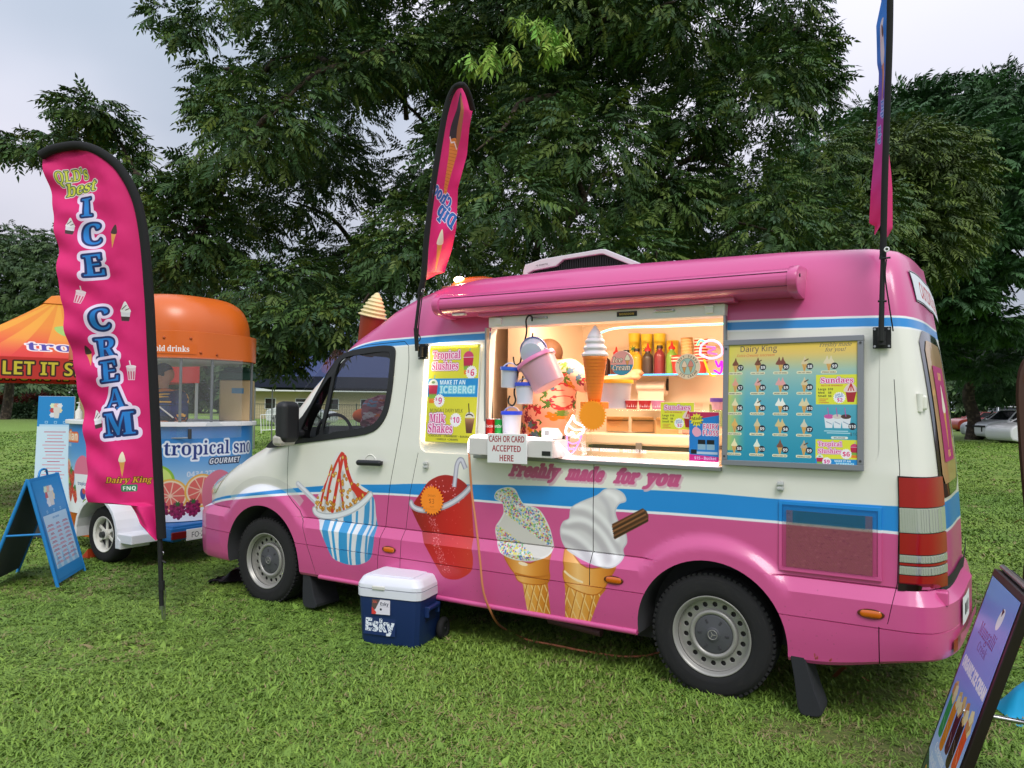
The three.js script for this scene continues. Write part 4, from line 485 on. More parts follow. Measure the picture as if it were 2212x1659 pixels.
// ----- rear end: blind, sticker, caution board, plate, hinge, flag brackets
{
  const inv = (e) => { for (let i = END.length - 1; i > 0; i--) if (END[i - 1][1] >= e && END[i][1] <= e) return lerp(END[i - 1][0], END[i][0], (END[i - 1][1] - e) / (END[i - 1][1] - END[i][1] || 1)); return 1.2; };
  const rear = (y, z, off = 0) => { const t = clamp((y - 0.76) / 1.74, 0, 1), c = Math.pow(1 - Math.pow(t, 8), 1 / 8); let a = 1.1; for (let k = 0; k < 12; k++) a = inv(clamp((z - ZC) / ((sideZ(a, y) - ZC) * c), 0.02, 1)); const e = 0.02, f = (q) => { let w = 1.1; for (let k = 0; k < 12; k++) w = inv(clamp((q - ZC) / ((sideZ(w, y) - ZC) * c), 0.02, 1)); return warp(w, y); }; const x = warp(a, y), s = (f(z + e) - f(z - e)) / (2 * e), n = V3(1, 0, -s).normalize(); return V3(x, y, z).addScaledVector(n, off); };
  // a curved sheet on the rear face; u runs to the right seen from behind
  const rearSheet = (z0, z1, y0, y1, off, cut = 0) => { const P = [], UV = [], idx = [], nx = 12, ny = 14; for (let j = 0; j <= ny; j++) for (let i = 0; i <= nx; i++) { const y = lerp(y0, y1, j / ny), r = cut * Math.max(0, 1 - Math.min(y - y0, y1 - y) / cut), sh = cut ? cut - Math.sqrt(Math.max(0, cut * cut - r * r)) : 0; const p = rear(y, lerp(z0 - sh, z1 + sh, i / nx), off); P.push(p.x, p.y, p.z); UV.push(i / nx, j / ny); } for (let j = 0; j < ny; j++) for (let i = 0; i < nx; i++) { const q = j * (nx + 1) + i; idx.push(q, q + 1, q + nx + 1, q + 1, q + nx + 2, q + nx + 1); } const g = new THREE.BufferGeometry(); g.setAttribute('position', new THREE.Float32BufferAttribute(P, 3)); g.setAttribute('uv', new THREE.Float32BufferAttribute(UV, 2)); g.setIndex(idx); g.computeVertexNormals(); return g; };
  const rw = part(van, 'rear_window', rearSheet(-0.17, -0.88, 1.17, 2.04, 0.004, 0.08), phy(0x0b0b0d, 0.12, { clearcoat: 1 })); part(rw, 'window_blind', rearSheet(-0.235, -0.84, 1.24, 1.99, 0.007, 0.05), phy(0xcda26a, 0.35, { clearcoat: 0.8, clearcoatRoughness: 0.05 }));
  part(rw, 'sticker', rearSheet(-0.32, -0.74, 1.35, 1.86, 0.01), print(220, 260, (g) => { g.fillStyle = '#a81065'; g.fillRect(0, 0, 220, 260); poly(g, [[80, 120], [140, 120], [115, 225], [105, 225]], '#c98f3a'); blob(g, [[72, 122], [90, 80], [110, 50], [130, 80], [148, 122]], '#e6ddc6'); txt(g, 'DAIRY', 110, 28, 28, '#e6c65a'); txt(g, 'KING', 110, 240, 26, '#e6c65a'); }));
  part(van, 'caution_board', rearSheet(-0.27, -1.5, 2.2, 2.37, 0.006), print(900, 110, (g) => { g.fillStyle = '#dfe3ec'; g.fillRect(0, 0, 900, 110); g.strokeStyle = '#23232b'; g.lineWidth = 5; g.strokeRect(4, 4, 892, 102); txt(g, 'CAUTION', 300, 58, 84, '#b5232c', { max: 440 }); txt(g, 'CHILDREN', 660, 58, 84, '#b5232c', { max: 400 }); }));
  const np = part(van, 'number_plate', rearSheet(-0.3, -0.6, 0.52, 0.66, 0.012), M.white); for (const z of [-0.37, -0.43, -0.5]) part(np, 'plate_mark', rearSheet(z, z - 0.025, 0.56, 0.62, 0.014), M.black);
  part(van, 'bumper_step', rearSheet(-0.2, -1.6, 0.46, 0.5, 0.02), M.pink); part(van, 'bumper_reflector', rearSheet(-0.13, -0.2, 0.42, 0.48, 0.008), lensRed); { const p = rear(0.69, -0.12, 0); part(van, 'bumper_cap', bx(0.07, 0.075, 0.07, p.x - 0.02, 0.69, -0.1, 0.012), M.pink); const h = rear(1.66, -0.1, 0); part(van, 'door_hinge', [bx(0.05, 0.075, 0.045, h.x - 0.005, 1.66, -0.09, 0.012), cyl(0.014, 0.014, 0.09, 12).translate(h.x - 0.012, 1.66, -0.062)], M.vanWhite); }
  part(van, 'rear_bump_strip', rearSheet(-0.12, -1.7, 0.715, 0.775, 0.008), M.black);
  for (const [x, y, z] of [[-2.095, 2.0, -0.03], [0.872, 1.99, -0.02]]) { const f = part(van, 'flag_bracket', [bx(0.085, 0.11, 0.012, x, y, z, 0.002), cyl(0.02, 0.02, 0.07, 12).translate(x, y - 0.005, z + 0.03)], M.black); for (const [a, b] of [[-1, -1], [1, -1], [-1, 1], [1, 1]]) part(f, 'bolt', cyl(0.006, 0.006, 0.006, 8).rotateX(Math.PI / 2).translate(x + a * 0.033, y + b * 0.044, z + 0.008), M.steel); }
}
// ---------- feather flags ----------
const table = (t, y) => prof(t, y);
// cloth between two edges given row by row; at(x, y, s) maps the measured outline to a point
function cloth(rows, left, right, at, u0, u1, v0, v1, n = 16) {
  const P = [], UV = [], idx = []; rows.forEach((y, j) => { const a = table(left, y), b = table(right, y); for (let i = 0; i <= n; i++) { const s = i / n, x = lerp(a, b, s); P.push(...at(x, y, s).toArray()); UV.push(u0 === null ? s : (x - u0) / (u1 - u0), u0 === null ? 1 - j / (rows.length - 1) : 1 - (y - v0) / (v1 - v0)); } });
  for (let j = 0; j < rows.length - 1; j++) for (let i = 0; i < n; i++) { const a = j * (n + 1) + i, b = a + 1, c = a + n + 1, d = c + 1; idx.push(a, c, b, b, c, d); }
  const g = new THREE.BufferGeometry(); g.setAttribute('position', new THREE.Float32BufferAttribute(P, 3)); g.setAttribute('uv', new THREE.Float32BufferAttribute(UV, 2)); g.setIndex(idx); g.computeVertexNormals(); return g;
}
const rowsOf = (a, b, n, extra = []) => [...Array.from({ length: n + 1 }, (_, i) => lerp(a, b, i / n)), ...extra].sort((p, q) => p - q);
const fabric = mat(0x111214, 0.9), flagCloth = (m) => phy(0xffffff, 0.75, { map: m, sheen: 0.3, sheenColor: new THREE.Color(0.5, 0.2, 0.35), sheenRoughness: 0.5 });
const miniCup = (g, x, y, s, rot = 0) => { g.save(); g.translate(x, y); g.rotate(rot); poly(g, [[-s * 0.4, 0], [s * 0.4, 0], [s * 0.3, s * 0.8], [-s * 0.3, s * 0.8]], '#d6d3dc'); poly(g, [[-s * 0.36, s * 0.45], [s * 0.36, s * 0.45], [s * 0.3, s * 0.8], [-s * 0.3, s * 0.8]], '#3a2a2c'); blob(g, [[-s * 0.42, 0.05 * s], [-s * 0.3, -s * 0.25], [0, -s * 0.75], [s * 0.28, -s * 0.3], [s * 0.42, 0.05 * s]], '#e9e6ea'); g.strokeStyle = '#4a3434'; g.lineWidth = s * 0.06; g.beginPath(); g.moveTo(-s * 0.3, -s * 0.1); g.lineTo(s * 0.1, -s * 0.45); g.moveTo(0, -s * 0.05); g.lineTo(s * 0.3, -s * 0.2); g.stroke(); g.restore(); };
const miniCone = (g, x, y, s, rot, top) => { g.save(); g.translate(x, y); g.rotate(rot); poly(g, [[-s * 0.2, 0], [s * 0.2, 0], [0, s * 1.15]], '#dc9a4e'); blob(g, [[-s * 0.22, 0.04 * s], [-s * 0.2, -s * 0.25], [0, -s * 0.65], [s * 0.2, -s * 0.25], [s * 0.22, 0.04 * s]], top); g.restore(); };
const drinkCup = (g, x, y, s, rot) => { g.save(); g.translate(x, y); g.rotate(rot); poly(g, [[-s * 0.35, 0], [s * 0.35, 0], [s * 0.25, s], [-s * 0.25, s]], '#e0c4cf'); g.strokeStyle = '#c4466a'; g.lineWidth = s * 0.09; for (const d of [-0.2, 0, 0.2]) { g.beginPath(); g.moveTo(d * s, s * 0.35); g.lineTo(d * s * 0.8, s * 0.95); g.stroke(); } oval(g, 0, 0, s * 0.37, s * 0.12, '#ead9e2'); g.strokeStyle = '#e7d5de'; g.beginPath(); g.moveTo(0, 0); g.lineTo(-s * 0.1, -s * 0.45); g.stroke(); g.restore(); };
{ // tall flag staked in the lawn
  const base = onGround(350, 1345), n = V3(0.5227, 0, 0.8525), at0 = (x, y) => { const d = rayD(x, y); return camera.position.clone().addScaledVector(d, base.clone().sub(camera.position).dot(n) / d.dot(n)); };
  const right = [[315, 165], [322, 197], [330, 217], [350, 245], [370, 260], [400, 276], [430, 288], [500, 303], [640, 316], [800, 324], [1000, 334], [1165, 344]], left = [[315, 164], [320, 128], [336, 86], [420, 105], [520, 125], [600, 135], [720, 150], [800, 160], [930, 172], [1010, 180], [1085, 190], [1086, 192], [1092, 280], [1130, 305], [1165, 342]];
  const at = (x, y, s) => { const p = at0(x, y), k = (1 - s); return p.addScaledVector(n, k * (0.05 * Math.sin(y * 0.012 + 3 * s) + 0.018 * Math.sin(y * 0.055 + s * 5) + 0.012 * Math.sin(y * 0.09 - s * 9)) + 0.022 * Math.sin(s * 7 + y * 0.004) * Math.min(1, k * 4) + 0.012 * Math.min(1, k * 3) * (fbm(x * 0.045 + y * 0.02, y * 0.03 - x * 0.03, 2, 3) - 0.5)); };
  const art = canvas(540, 1710, (g) => {
    const k = 2, X = (x) => (x - 80) * k, Y = (y) => (y - 312) * k; g.fillStyle = '#d3146c'; g.fillRect(0, 0, 540, 1710);
    const L = (s, x, y, px, rot = -0.1) => txt(g, s, X(x), Y(y), px * k, '#1878c8', { font: 'serif', rot, sx: 1.15, lines: [['#e4d3ee', px * k * 0.34], ['#12245e', px * k * 0.14]] });
    txt(g, "QLD's", X(150), Y(377), 34 * k, '#c9cf45', { font: 'serif', rot: -0.18, max: 70 * k, lines: [['#d9d0c8', 16], ['#45503a', 8]] }); txt(g, 'best', X(172), Y(404), 34 * k, '#c9cf45', { font: 'serif', rot: -0.18, slant: -0.25, lines: [['#d9d0c8', 16], ['#45503a', 8]] });
    [['I', 186, 448], ['C', 198, 507], ['E', 204, 574], ['C', 214, 690], ['R', 224, 752], ['E', 232, 802], ['A', 248, 862], ['M', 258, 916]].forEach(([s, x, y]) => L(s, x, y, s === 'M' ? 68 : s === 'I' ? 56 : 62));
    miniCup(g, X(152), Y(488), 46, 0.1); miniCup(g, X(272), Y(672), 54, 0.05); miniCup(g, X(203), Y(905), 52, -0.25); miniCone(g, X(250), Y(505), 58, 0.12, '#3a2420'); miniCone(g, X(183), Y(762), 52, -0.25, '#35221f'); drinkCup(g, X(284), Y(792), 58, 0); drinkCup(g, X(175), Y(630), 52, 0.2);
    // the business name at the foot (its mascot is left off)
    txt(g, 'Dairy King', X(282), Y(1036), 17 * k, '#d9a528', { font: 'serif', slant: -0.3, lines: [['#5a2a12', 5]] }); g.fillStyle = '#2f7a54'; g.beginPath(); g.roundRect(X(268), Y(1046), 30 * k, 15 * k, 6); g.fill(); txt(g, 'FNQ', X(283), Y(1054), 12 * k, '#e9efe6');
    miniCone(g, X(270), Y(995), 62, 0, '#e6d9bd');
  });
  const f = thing('feather_flag', 'tall pink feather flag lettered ICE CREAM staked in the grass', 'flag'); const b = f.position.copy(base); const rel = (g) => g.translate(-b.x, -b.y, -b.z);
  part(f, 'cloth', rel(cloth(rowsOf(316, 1165, 170, [322, 328, 336, 342, 1085, 1088, 1092]), left, right, at, 80, 350, 312, 1167, 44)), flagCloth(tex(art)));
  const pole = [[84, 338], [105, 326], [135, 319], [165, 316], [197, 324], [220, 336], [247, 357], [264, 379], [280, 407], [293, 440], [306, 505], [318, 640], [326, 800], [336, 1000], [345, 1165]].map(([x, y]) => at0(x + 4, y - 2));
  part(f, 'sleeve', rel(tube(pole, 0.034, 90, 10)), fabric); const P = (x, y) => at0(x, y);
  part(f, 'pole', rel(merge([rod(P(345, 1160), P(349, 1310), 0.017, 0.017, 12), rod(P(349, 1255), P(349, 1275), 0.022, 0.022, 12)])), M.black); part(f, 'ring', rel(move(new THREE.TorusGeometry(0.012, 0.004, 6, 16), ...P(351, 1195).toArray())), M.steel); part(f, 'cord_toggle', rel(rod(P(350, 1212), P(358, 1216), 0.008, 0.008, 8)), M.black);
  part(f, 'ground_spike', rel(merge([rod(P(349.5, 1306), P(352, 1350), 0.009, 0.006, 10), rod(P(349, 1308), P(349, 1316), 0.02, 0.02, 12), rod(P(357, 1274), P(356, 1350), 0.004, 0.004, 8)])), M.steel);
}
const Z7 = (x, y) => [(800 + x * 0.40687) * 0.8848, (150 + y * 0.40687) * 0.8848], Z8 = (x, y) => [(1900 + x * 0.42194) * 0.8848, y * 0.42194 * 0.8848];
{ // flag held by the bracket behind the cab door
  const left = [[135, 800], [150, 770], [200, 742], [300, 714], [400, 692], [700, 642], [1100, 592], [1310, 590]], right = [[135, 801], [160, 825], [200, 848], [290, 870], [400, 850], [560, 836], [760, 782], [900, 776], [1000, 772], [1130, 745], [1230, 712], [1265, 702], [1280, 650], [1310, 596]];
  const at = (x, y, s) => { const [a, b] = Z7(x, y); return onZ(a, b, lerp(0.05, -0.3, Math.pow(s, 0.8)) + 0.02 * s * Math.sin(y * 0.02) + 0.015 * Math.sin(s * 6 + y * 0.01)); };
  const art = canvas(300, 1200, (g) => { g.fillStyle = '#d3146c'; g.fillRect(0, 0, 300, 1200);
    poly(g, [[95, 330], [205, 330], [165, 700], [135, 700]], '#d98230'); for (let i = 0; i < 18; i++) { g.strokeStyle = '#b5611f'; g.lineWidth = 3; g.beginPath(); g.moveTo(98 + i * 2, 335 + i * 20); g.lineTo(200 - i * 2, 345 + i * 20); g.stroke(); } blob(g, [[92, 350], [88, 270], [110, 190], [140, 100], [165, 80], [180, 130], [205, 220], [212, 330], [190, 400], [160, 350]], '#2e2028'); blob(g, [[165, 340], [160, 200], [160, 95], [185, 140], [206, 230], [210, 360], [185, 410]], '#a0603a'); g.strokeStyle = '#e6d6d2'; g.lineWidth = 9; g.beginPath(); g.moveTo(92, 340); g.lineTo(115, 375); g.lineTo(150, 372); g.lineTo(185, 415); g.stroke();
    txt(g, 'Choc', 120, 690, 96, '#1b66b3', { font: 'serif', rot: 0.5, sx: -1, slant: -0.2, max: 230, lines: [['#cfd0ea', 18], ['#17306e', 7]] }); txt(g, 'Dip', 190, 800, 120, '#1b66b3', { font: 'serif', rot: 0.5, sx: -1, slant: -0.2, lines: [['#cfd0ea', 18], ['#17306e', 7]] }); poly(g, [[120, 960], [180, 960], [158, 1120], [142, 1120]], '#c9933c'); blob(g, [[115, 965], [125, 920], [150, 880], [175, 920], [185, 965]], '#dfe0c0'); });
  const f = thing('feather_flag', 'pink Choc Dip feather flag on the bracket behind the cab door', 'flag', [-2.095, 1.99, 0]); const rel = (g) => g.translate(2.095, -1.99, 0);
  part(f, 'cloth', rel(cloth(rowsOf(140, 1310, 90, [145, 150, 160, 1265, 1280]), left, right, at, null, 0, 0, 0, 18)), flagCloth(tex(art)));
  const pole = [[868, 285], [850, 215], [830, 165], [800, 140], [768, 152], [738, 200], [708, 300], [688, 400], [640, 700], [612, 900], [590, 1100], [575, 1300], [552, 1400]].map(([x, y], i) => { const [a, b] = Z7(x, y); return onZ(a, b, i < 3 ? lerp(-0.24, 0.0, i / 3) : 0.05); });
  part(f, 'sleeve', rel(tube(pole, 0.021, 80, 10)), fabric); const q = (x, y, z = 0.05) => { const [a, b] = Z7(x, y); return onZ(a, b, z); };
  part(f, 'pole', rel(merge([rod(q(552, 1400), q(528, 1600), 0.012, 0.012, 10), rod(q(528, 1600), V3(-2.1, 2.0, 0.035), 0.015, 0.015, 10)])), M.black); part(f, 'ring', rel(move(new THREE.TorusGeometry(0.012, 0.003, 6, 16), ...q(572, 1375, 0.08).toArray())), M.steel); part(f, 'cord', rel(tube([q(570, 1380, 0.08), q(562, 1450, 0.08), q(548, 1560, 0.08), V3(-2.07, 2.06, 0.06), V3(-2.06, 2.09, 0.05), V3(-2.075, 2.12, 0.06)], 0.004, 30, 6)), M.black);
}
{ // flag on the rear bracket, mostly furled
  const left = [[-420, 640], [-300, 560], [-100, 560], [0, 598], [150, 567], [260, 570], [370, 572], [420, 582], [600, 578], [850, 560], [1100, 536], [1290, 526], [1300, 540], [1310, 560], [1360, 556]], pl = [[-420, 645], [0, 643], [200, 643], [600, 630], [1000, 616], [1370, 606]];
  const right = pl.map(([y, x]) => [y, x]); right[right.length - 1] = [1360, 560]; right.splice(-1, 0, [1295, 604], [1303, 592]);
  const at = (x, y, s) => { const [a, b] = Z8(x, y); return onZ(a, b, lerp(-0.28, 0.05, s) + 0.03 * (1 - s) * Math.sin(y * 0.012) + 0.014 * Math.sin(y * 0.035 + s * 5)); };
  const art = canvas(160, 1800, (g) => { g.fillStyle = grad(g, 0, 0, 0, 1800, [0, '#1a86e0'], [0.42, '#1f78d8'], [0.5, '#5a50b8'], [0.62, '#a0359a'], [0.78, '#c22a8c'], [0.9, '#d3146c'], [1, '#d3146c']); g.fillRect(0, 0, 160, 1800); blob(g, [[55, 520], [75, 505], [80, 560], [92, 640], [100, 720], [82, 800], [60, 770], [48, 700]], '#d9cfd8'); blob(g, [[66, 545], [84, 570], [80, 620], [66, 600]], '#6a4a44'); poly(g, [[58, 790], [100, 760], [86, 900], [66, 1040]], '#c98f78'); g.strokeStyle = '#6a3f34'; g.lineWidth = 5; g.beginPath(); g.moveTo(68, 800); g.quadraticCurveTo(60, 880, 72, 960); g.stroke(); txt(g, 'Dip', 84, 1030, 60, '#2a6ac0', { rot: 1.3, font: 'serif', lines: [['#aab8f0', 10]] }); txt(g, 'Dip', 60, 1180, 60, '#2a6ac0', { rot: 1.3, font: 'serif', lines: [['#aab8f0', 10]] }); });
  const f = thing('feather_flag', 'half furled blue to pink feather flag on the rear bracket of the van', 'flag', [0.872, 1.98, 0.02]); const rel = (g) => g.translate(-0.872, -1.98, -0.02), m = flagCloth(tex(art));
  part(f, 'cloth', rel(cloth(rowsOf(-410, 1358, 110, [1290, 1296, 1304]), left, right, at, null, 0, 0, 0, 12)), m);
  part(f, 'cloth_fold', rel(cloth(rowsOf(860, 1372, 40), [[860, 637], [1000, 622], [1372, 612]], [[860, 638], [1000, 654], [1100, 661], [1320, 662], [1372, 634]], (x, y, s) => { const [a, b] = Z8(x, y); return onZ(a, b, 0.03 - 0.12 * s); }, null, 0, 0, 0, 8)), mat(0xd3146c, 0.75));
  const q = (x, y, z = 0.05) => { const [a, b] = Z8(x, y); return onZ(a, b, z); };
  part(f, 'sleeve', rel(tube([q(560, -440), q(600, -480), q(640, -440), q(648, -200), q(645, 200), q(632, 600), q(618, 1000), q(606, 1490)], 0.016, 60, 10)), fabric); part(f, 'pole', rel(merge([rod(q(606, 1490), V3(0.872, 1.97, 0.03), 0.011, 0.014, 10), rod(q(604, 1500), q(605, 1480), 0.016, 0.016, 10)])), M.black);
  part(f, 'ring', rel(move(new THREE.TorusGeometry(0.01, 0.0035, 6, 16), ...q(628, 1443, 0.08).toArray())), M.white); part(f, 'cord', rel(tube([q(626, 1500, 0.07), V3(0.895, 2.3, 0.06), V3(0.91, 2.15, 0.03), V3(0.925, 2.02, 0.0)], 0.0035, 30, 6)), M.black); part(f, 'tie', rel(rod(q(606, 1495, 0.07), q(650, 1490, 0.07), 0.005, 0.005, 6)), M.black); part(f, 'tie', rel(rod(V3(0.86, 2.17, 0.045), V3(0.9, 2.168, 0.045), 0.006, 0.006, 6)), M.black);
}
// ---------- cooler on wheels ----------
{
  const c = thing('cooler_box', 'dark blue cooler with white lid and wheels standing before the van', 'cooler', [-2.115, 0, 0.15], 0.2); c.scale.setScalar(1.06); const w = 0.45, d = 0.37;
  const navy = mat(0x0f2a5c, 0.5), wl = mat(0xdfe1ea, 0.4); const plan = (a, b, r) => rrect(-a / 2, -b / 2, a / 2, b / 2, r, 3);
  const loft = (list, r) => { const P = [], idx = []; const n = plan(1, 1, 0.1).length; list.forEach(([y, a, b, rr]) => plan(a, b, rr).forEach(([x, z]) => P.push(x, y, -z))); for (let j = 0; j < list.length - 1; j++) for (let i = 0; i < n; i++) { const k = (i + 1) % n, p = j * n + i, q = j * n + k; idx.push(p, q, p + n, q, q + n, p + n); } for (const [j, s] of [[0, 1], [list.length - 1, 0]]) for (let i = 1; i < n - 1; i++) idx.push(j * n, j * n + (s ? i + 1 : i), j * n + (s ? i : i + 1)); const g = new THREE.BufferGeometry(); g.setAttribute('position', new THREE.Float32BufferAttribute(P, 3)); g.setIndex(idx); return toCreasedNormals(g, 0.5); };
  part(c, 'tub', loft([[0.005, w - 0.05, d - 0.05, 0.05], [0.03, w - 0.03, d - 0.03, 0.06], [0.31, w, d, 0.06]]), navy);
  part(c, 'rim', loft([[0.311, w + 0.012, d + 0.012, 0.06], [0.36, w + 0.016, d + 0.016, 0.06]]), wl);
  const lid = part(c, 'lid', loft([[0.366, w + 0.014, d + 0.014, 0.06], [0.388, w + 0.012, d + 0.012, 0.06], [0.425, w - 0.03, d - 0.03, 0.055], [0.435, w - 0.06, d - 0.06, 0.05]]), wl); part(lid, 'gap_line', loft([[0.3601, w + 0.006, d + 0.006, 0.06], [0.3659, w + 0.006, d + 0.006, 0.06]]), mat(0x8a8c94, 0.6)); part(lid, 'finger_catch', bx(0.09, 0.024, 0.03, -0.06, 0.372, d / 2 + 0.002, 0.006), mat(0xcfcfc6, 0.5)); part(lid, 'lid_panel', [bx(0.3, 0.006, 0.22, 0, 0.437, 0.02, 0.003), bx(0.2, 0.012, 0.05, 0.04, 0.436, -0.14, 0.005)], wl);
  const tilt = -Math.atan2(0.015, 0.28) * 0; const logo = part(c, 'logo', flatFace(0.225, 0.12), print(400, 200, (g) => { g.fillStyle = '#0f2a5c'; g.fillRect(0, 0, 400, 200); txt(g, 'Esky', 195, 100, 170, '#dfe6ee', { max: 370, sx: 1, lines: [['#dfe6ee', 12]] }); const R = rnd(6); for (let i = 0; i < 130; i++) { g.fillStyle = '#0f2a5c'; g.save(); g.translate(R() * 400, R() * 150); g.rotate(R() * 3); g.fillRect(0, 0, 5 + R() * 26, 2 + R() * 7); g.restore(); } }, 0.5), [-0.055, 0.135, d / 2 - 0.0045], [-0.05, 0, 0]);
  part(c, 'price_label', flatFace(0.13, 0.096), print(230, 170, (g) => { g.fillStyle = '#d9d5de'; g.fillRect(0, 0, 230, 170); poly(g, [[0, 0], [110, 0], [50, 110], [0, 160]], '#5a4440'); poly(g, [[0, 90], [60, 150], [50, 170], [0, 170]], '#d33a33'); txt(g, '33L', 38, 35, 34, '#e2584c'); txt(g, 'Esky', 158, 55, 50, '#1c2036'); oval(g, 115, 115, 13, 13, '#15182a'); g.fillStyle = '#6a6678'; g.fillRect(100, 84, 120, 2); }, 0.5), [-0.045, 0.255, d / 2 + 0.0015], [-0.05, 0, 0.03]);
  part(c, 'side_handle', [bx(0.03, 0.028, 0.16, w / 2 + 0.014, 0.245, 0.02, 0.01), bx(0.03, 0.07, 0.018, w / 2 + 0.008, 0.225, 0.095, 0.006), bx(0.03, 0.07, 0.018, w / 2 + 0.008, 0.225, -0.055, 0.006)], navy); part(c, 'handle_recess', bx(0.004, 0.08, 0.15, w / 2 - 0.004, 0.2, 0.02, 0.001), mat(0x081a3c, 0.6));
  for (const z of [-0.12, 0.04].slice(0, 1)) { const wh = part(c, 'wheel', new THREE.TorusGeometry(0.052, 0.022, 12, 28).rotateY(Math.PI / 2).translate(w / 2 + 0.02, 0.072, -0.12), M.rubber); part(wh, 'wheel_hub', [cyl(0.04, 0.04, 0.03, 20).rotateZ(Math.PI / 2).translate(w / 2 + 0.02, 0.072, -0.12), cyl(0.01, 0.01, 0.04, 10).rotateZ(Math.PI / 2).translate(w / 2 + 0.022, 0.072, -0.12)], mat(0x232427, 0.5)); }
  part(c, 'wheel', new THREE.TorusGeometry(0.052, 0.022, 12, 28).rotateY(Math.PI / 2).translate(-w / 2 - 0.02, 0.072, -0.12), M.rubber);
}
// ---------- orange cord, black cover under the front wheel, fallen leaves ----------
{
  const z = (x, y, d) => onZ(x, y, d), g = (x, y) => onGround(x, y, 0.018);
  single('extension_cord', 'orange power cord hanging from the counter and trailing over the grass', 'cord', tube([V3(-1.6, 1.335, 0.1), z(1014, 990, 0.14), z(1019, 1060, 0.12), z(1028, 1130, 0.12), z(1037, 1210, 0.12), z(1045, 1280, 0.1), z(1062, 1325, 0.02), g(1092, 1360), g(1140, 1382), g(1200, 1394), g(1270, 1408), g(1340, 1418), g(1395, 1417), g(1430, 1408), V3(-0.3, 0.018, -0.75)], 0.0078, 160, 7), mat(0xd4845a, 0.55));
  const R = rnd(12), P = [], UV = [], idx = [], a = onGround(452, 1266), b = onGround(545, 1252), n = 16, m = 8; for (let i = 0; i <= n; i++) for (let j = 0; j <= m; j++) { const u = i / n, v = j / m - 0.5, w = lerp(0.1, 0.42, u), p = a.clone().lerp(b, u * 1.25), h = 0.015 + 0.24 * Math.pow(u, 1.3) * Math.max(0, 1 - Math.abs(v) * 1.9) + 0.05 * (vnoise(u * 7, 0, v * 9)) ; P.push(p.x + v * w * 0.6, Math.max(0.012, h), p.z + v * w); UV.push(u, v); }
  for (let i = 0; i < n; i++) for (let j = 0; j < m; j++) { const p = i * (m + 1) + j, q = p + m + 1; idx.push(p, p + 1, q, p + 1, q + 1, q); } const gg = new THREE.BufferGeometry(); gg.setAttribute('position', new THREE.Float32BufferAttribute(P, 3)); gg.setAttribute('uv', new THREE.Float32BufferAttribute(UV, 2)); gg.setIndex(idx); gg.computeVertexNormals();
  single('black_cover', 'crumpled black plastic cover lying under the front wheel of the van', 'cover', gg, mat(0x0b0d12, 0.4));
  const leaf = (s) => { const g = new THREE.PlaneGeometry(s, s * 0.42, 6, 3); g.rotateX(-Math.PI / 2); const p = g.attributes.position; for (let i = 0; i < p.count; i++) { const u = p.getX(i) / s, k = Math.sqrt(Math.max(0, 1 - Math.pow(u * 2, 2))); p.setXYZ(i, p.getX(i), 0.02 * Math.sin(u * 4) + Math.abs(p.getZ(i)) * 0.5, p.getZ(i) * k); } g.computeVertexNormals(); return g; };
  const brown = mat(0x8a5a30, 0.8), L = leaf(0.13);
  [[1812, 1468, 0.16, 'dry brown leaf lying under the rear bumper of the van'], [2198, 1132, 0.2], [2130, 1128, 0.1], [1870, 1480, 0.08], [2180, 1205, 0.1], [2205, 1290, 0.1], [2196, 1402, 0.1], [2092, 1385, 0.12], [640, 1120, 0.08]].forEach(([x, y, s, lab], i) => { const p = onGround(x, y); single('fallen_leaf', lab ?? 'dry brown leaf fallen on the lawn', 'leaf', L, brown, [p.x, 0.03, p.z], [R() * 0.4, R() * 6, 0.3], 'dry leaves on the lawn').scale.setScalar(s / 0.13 * 0.7); });
}
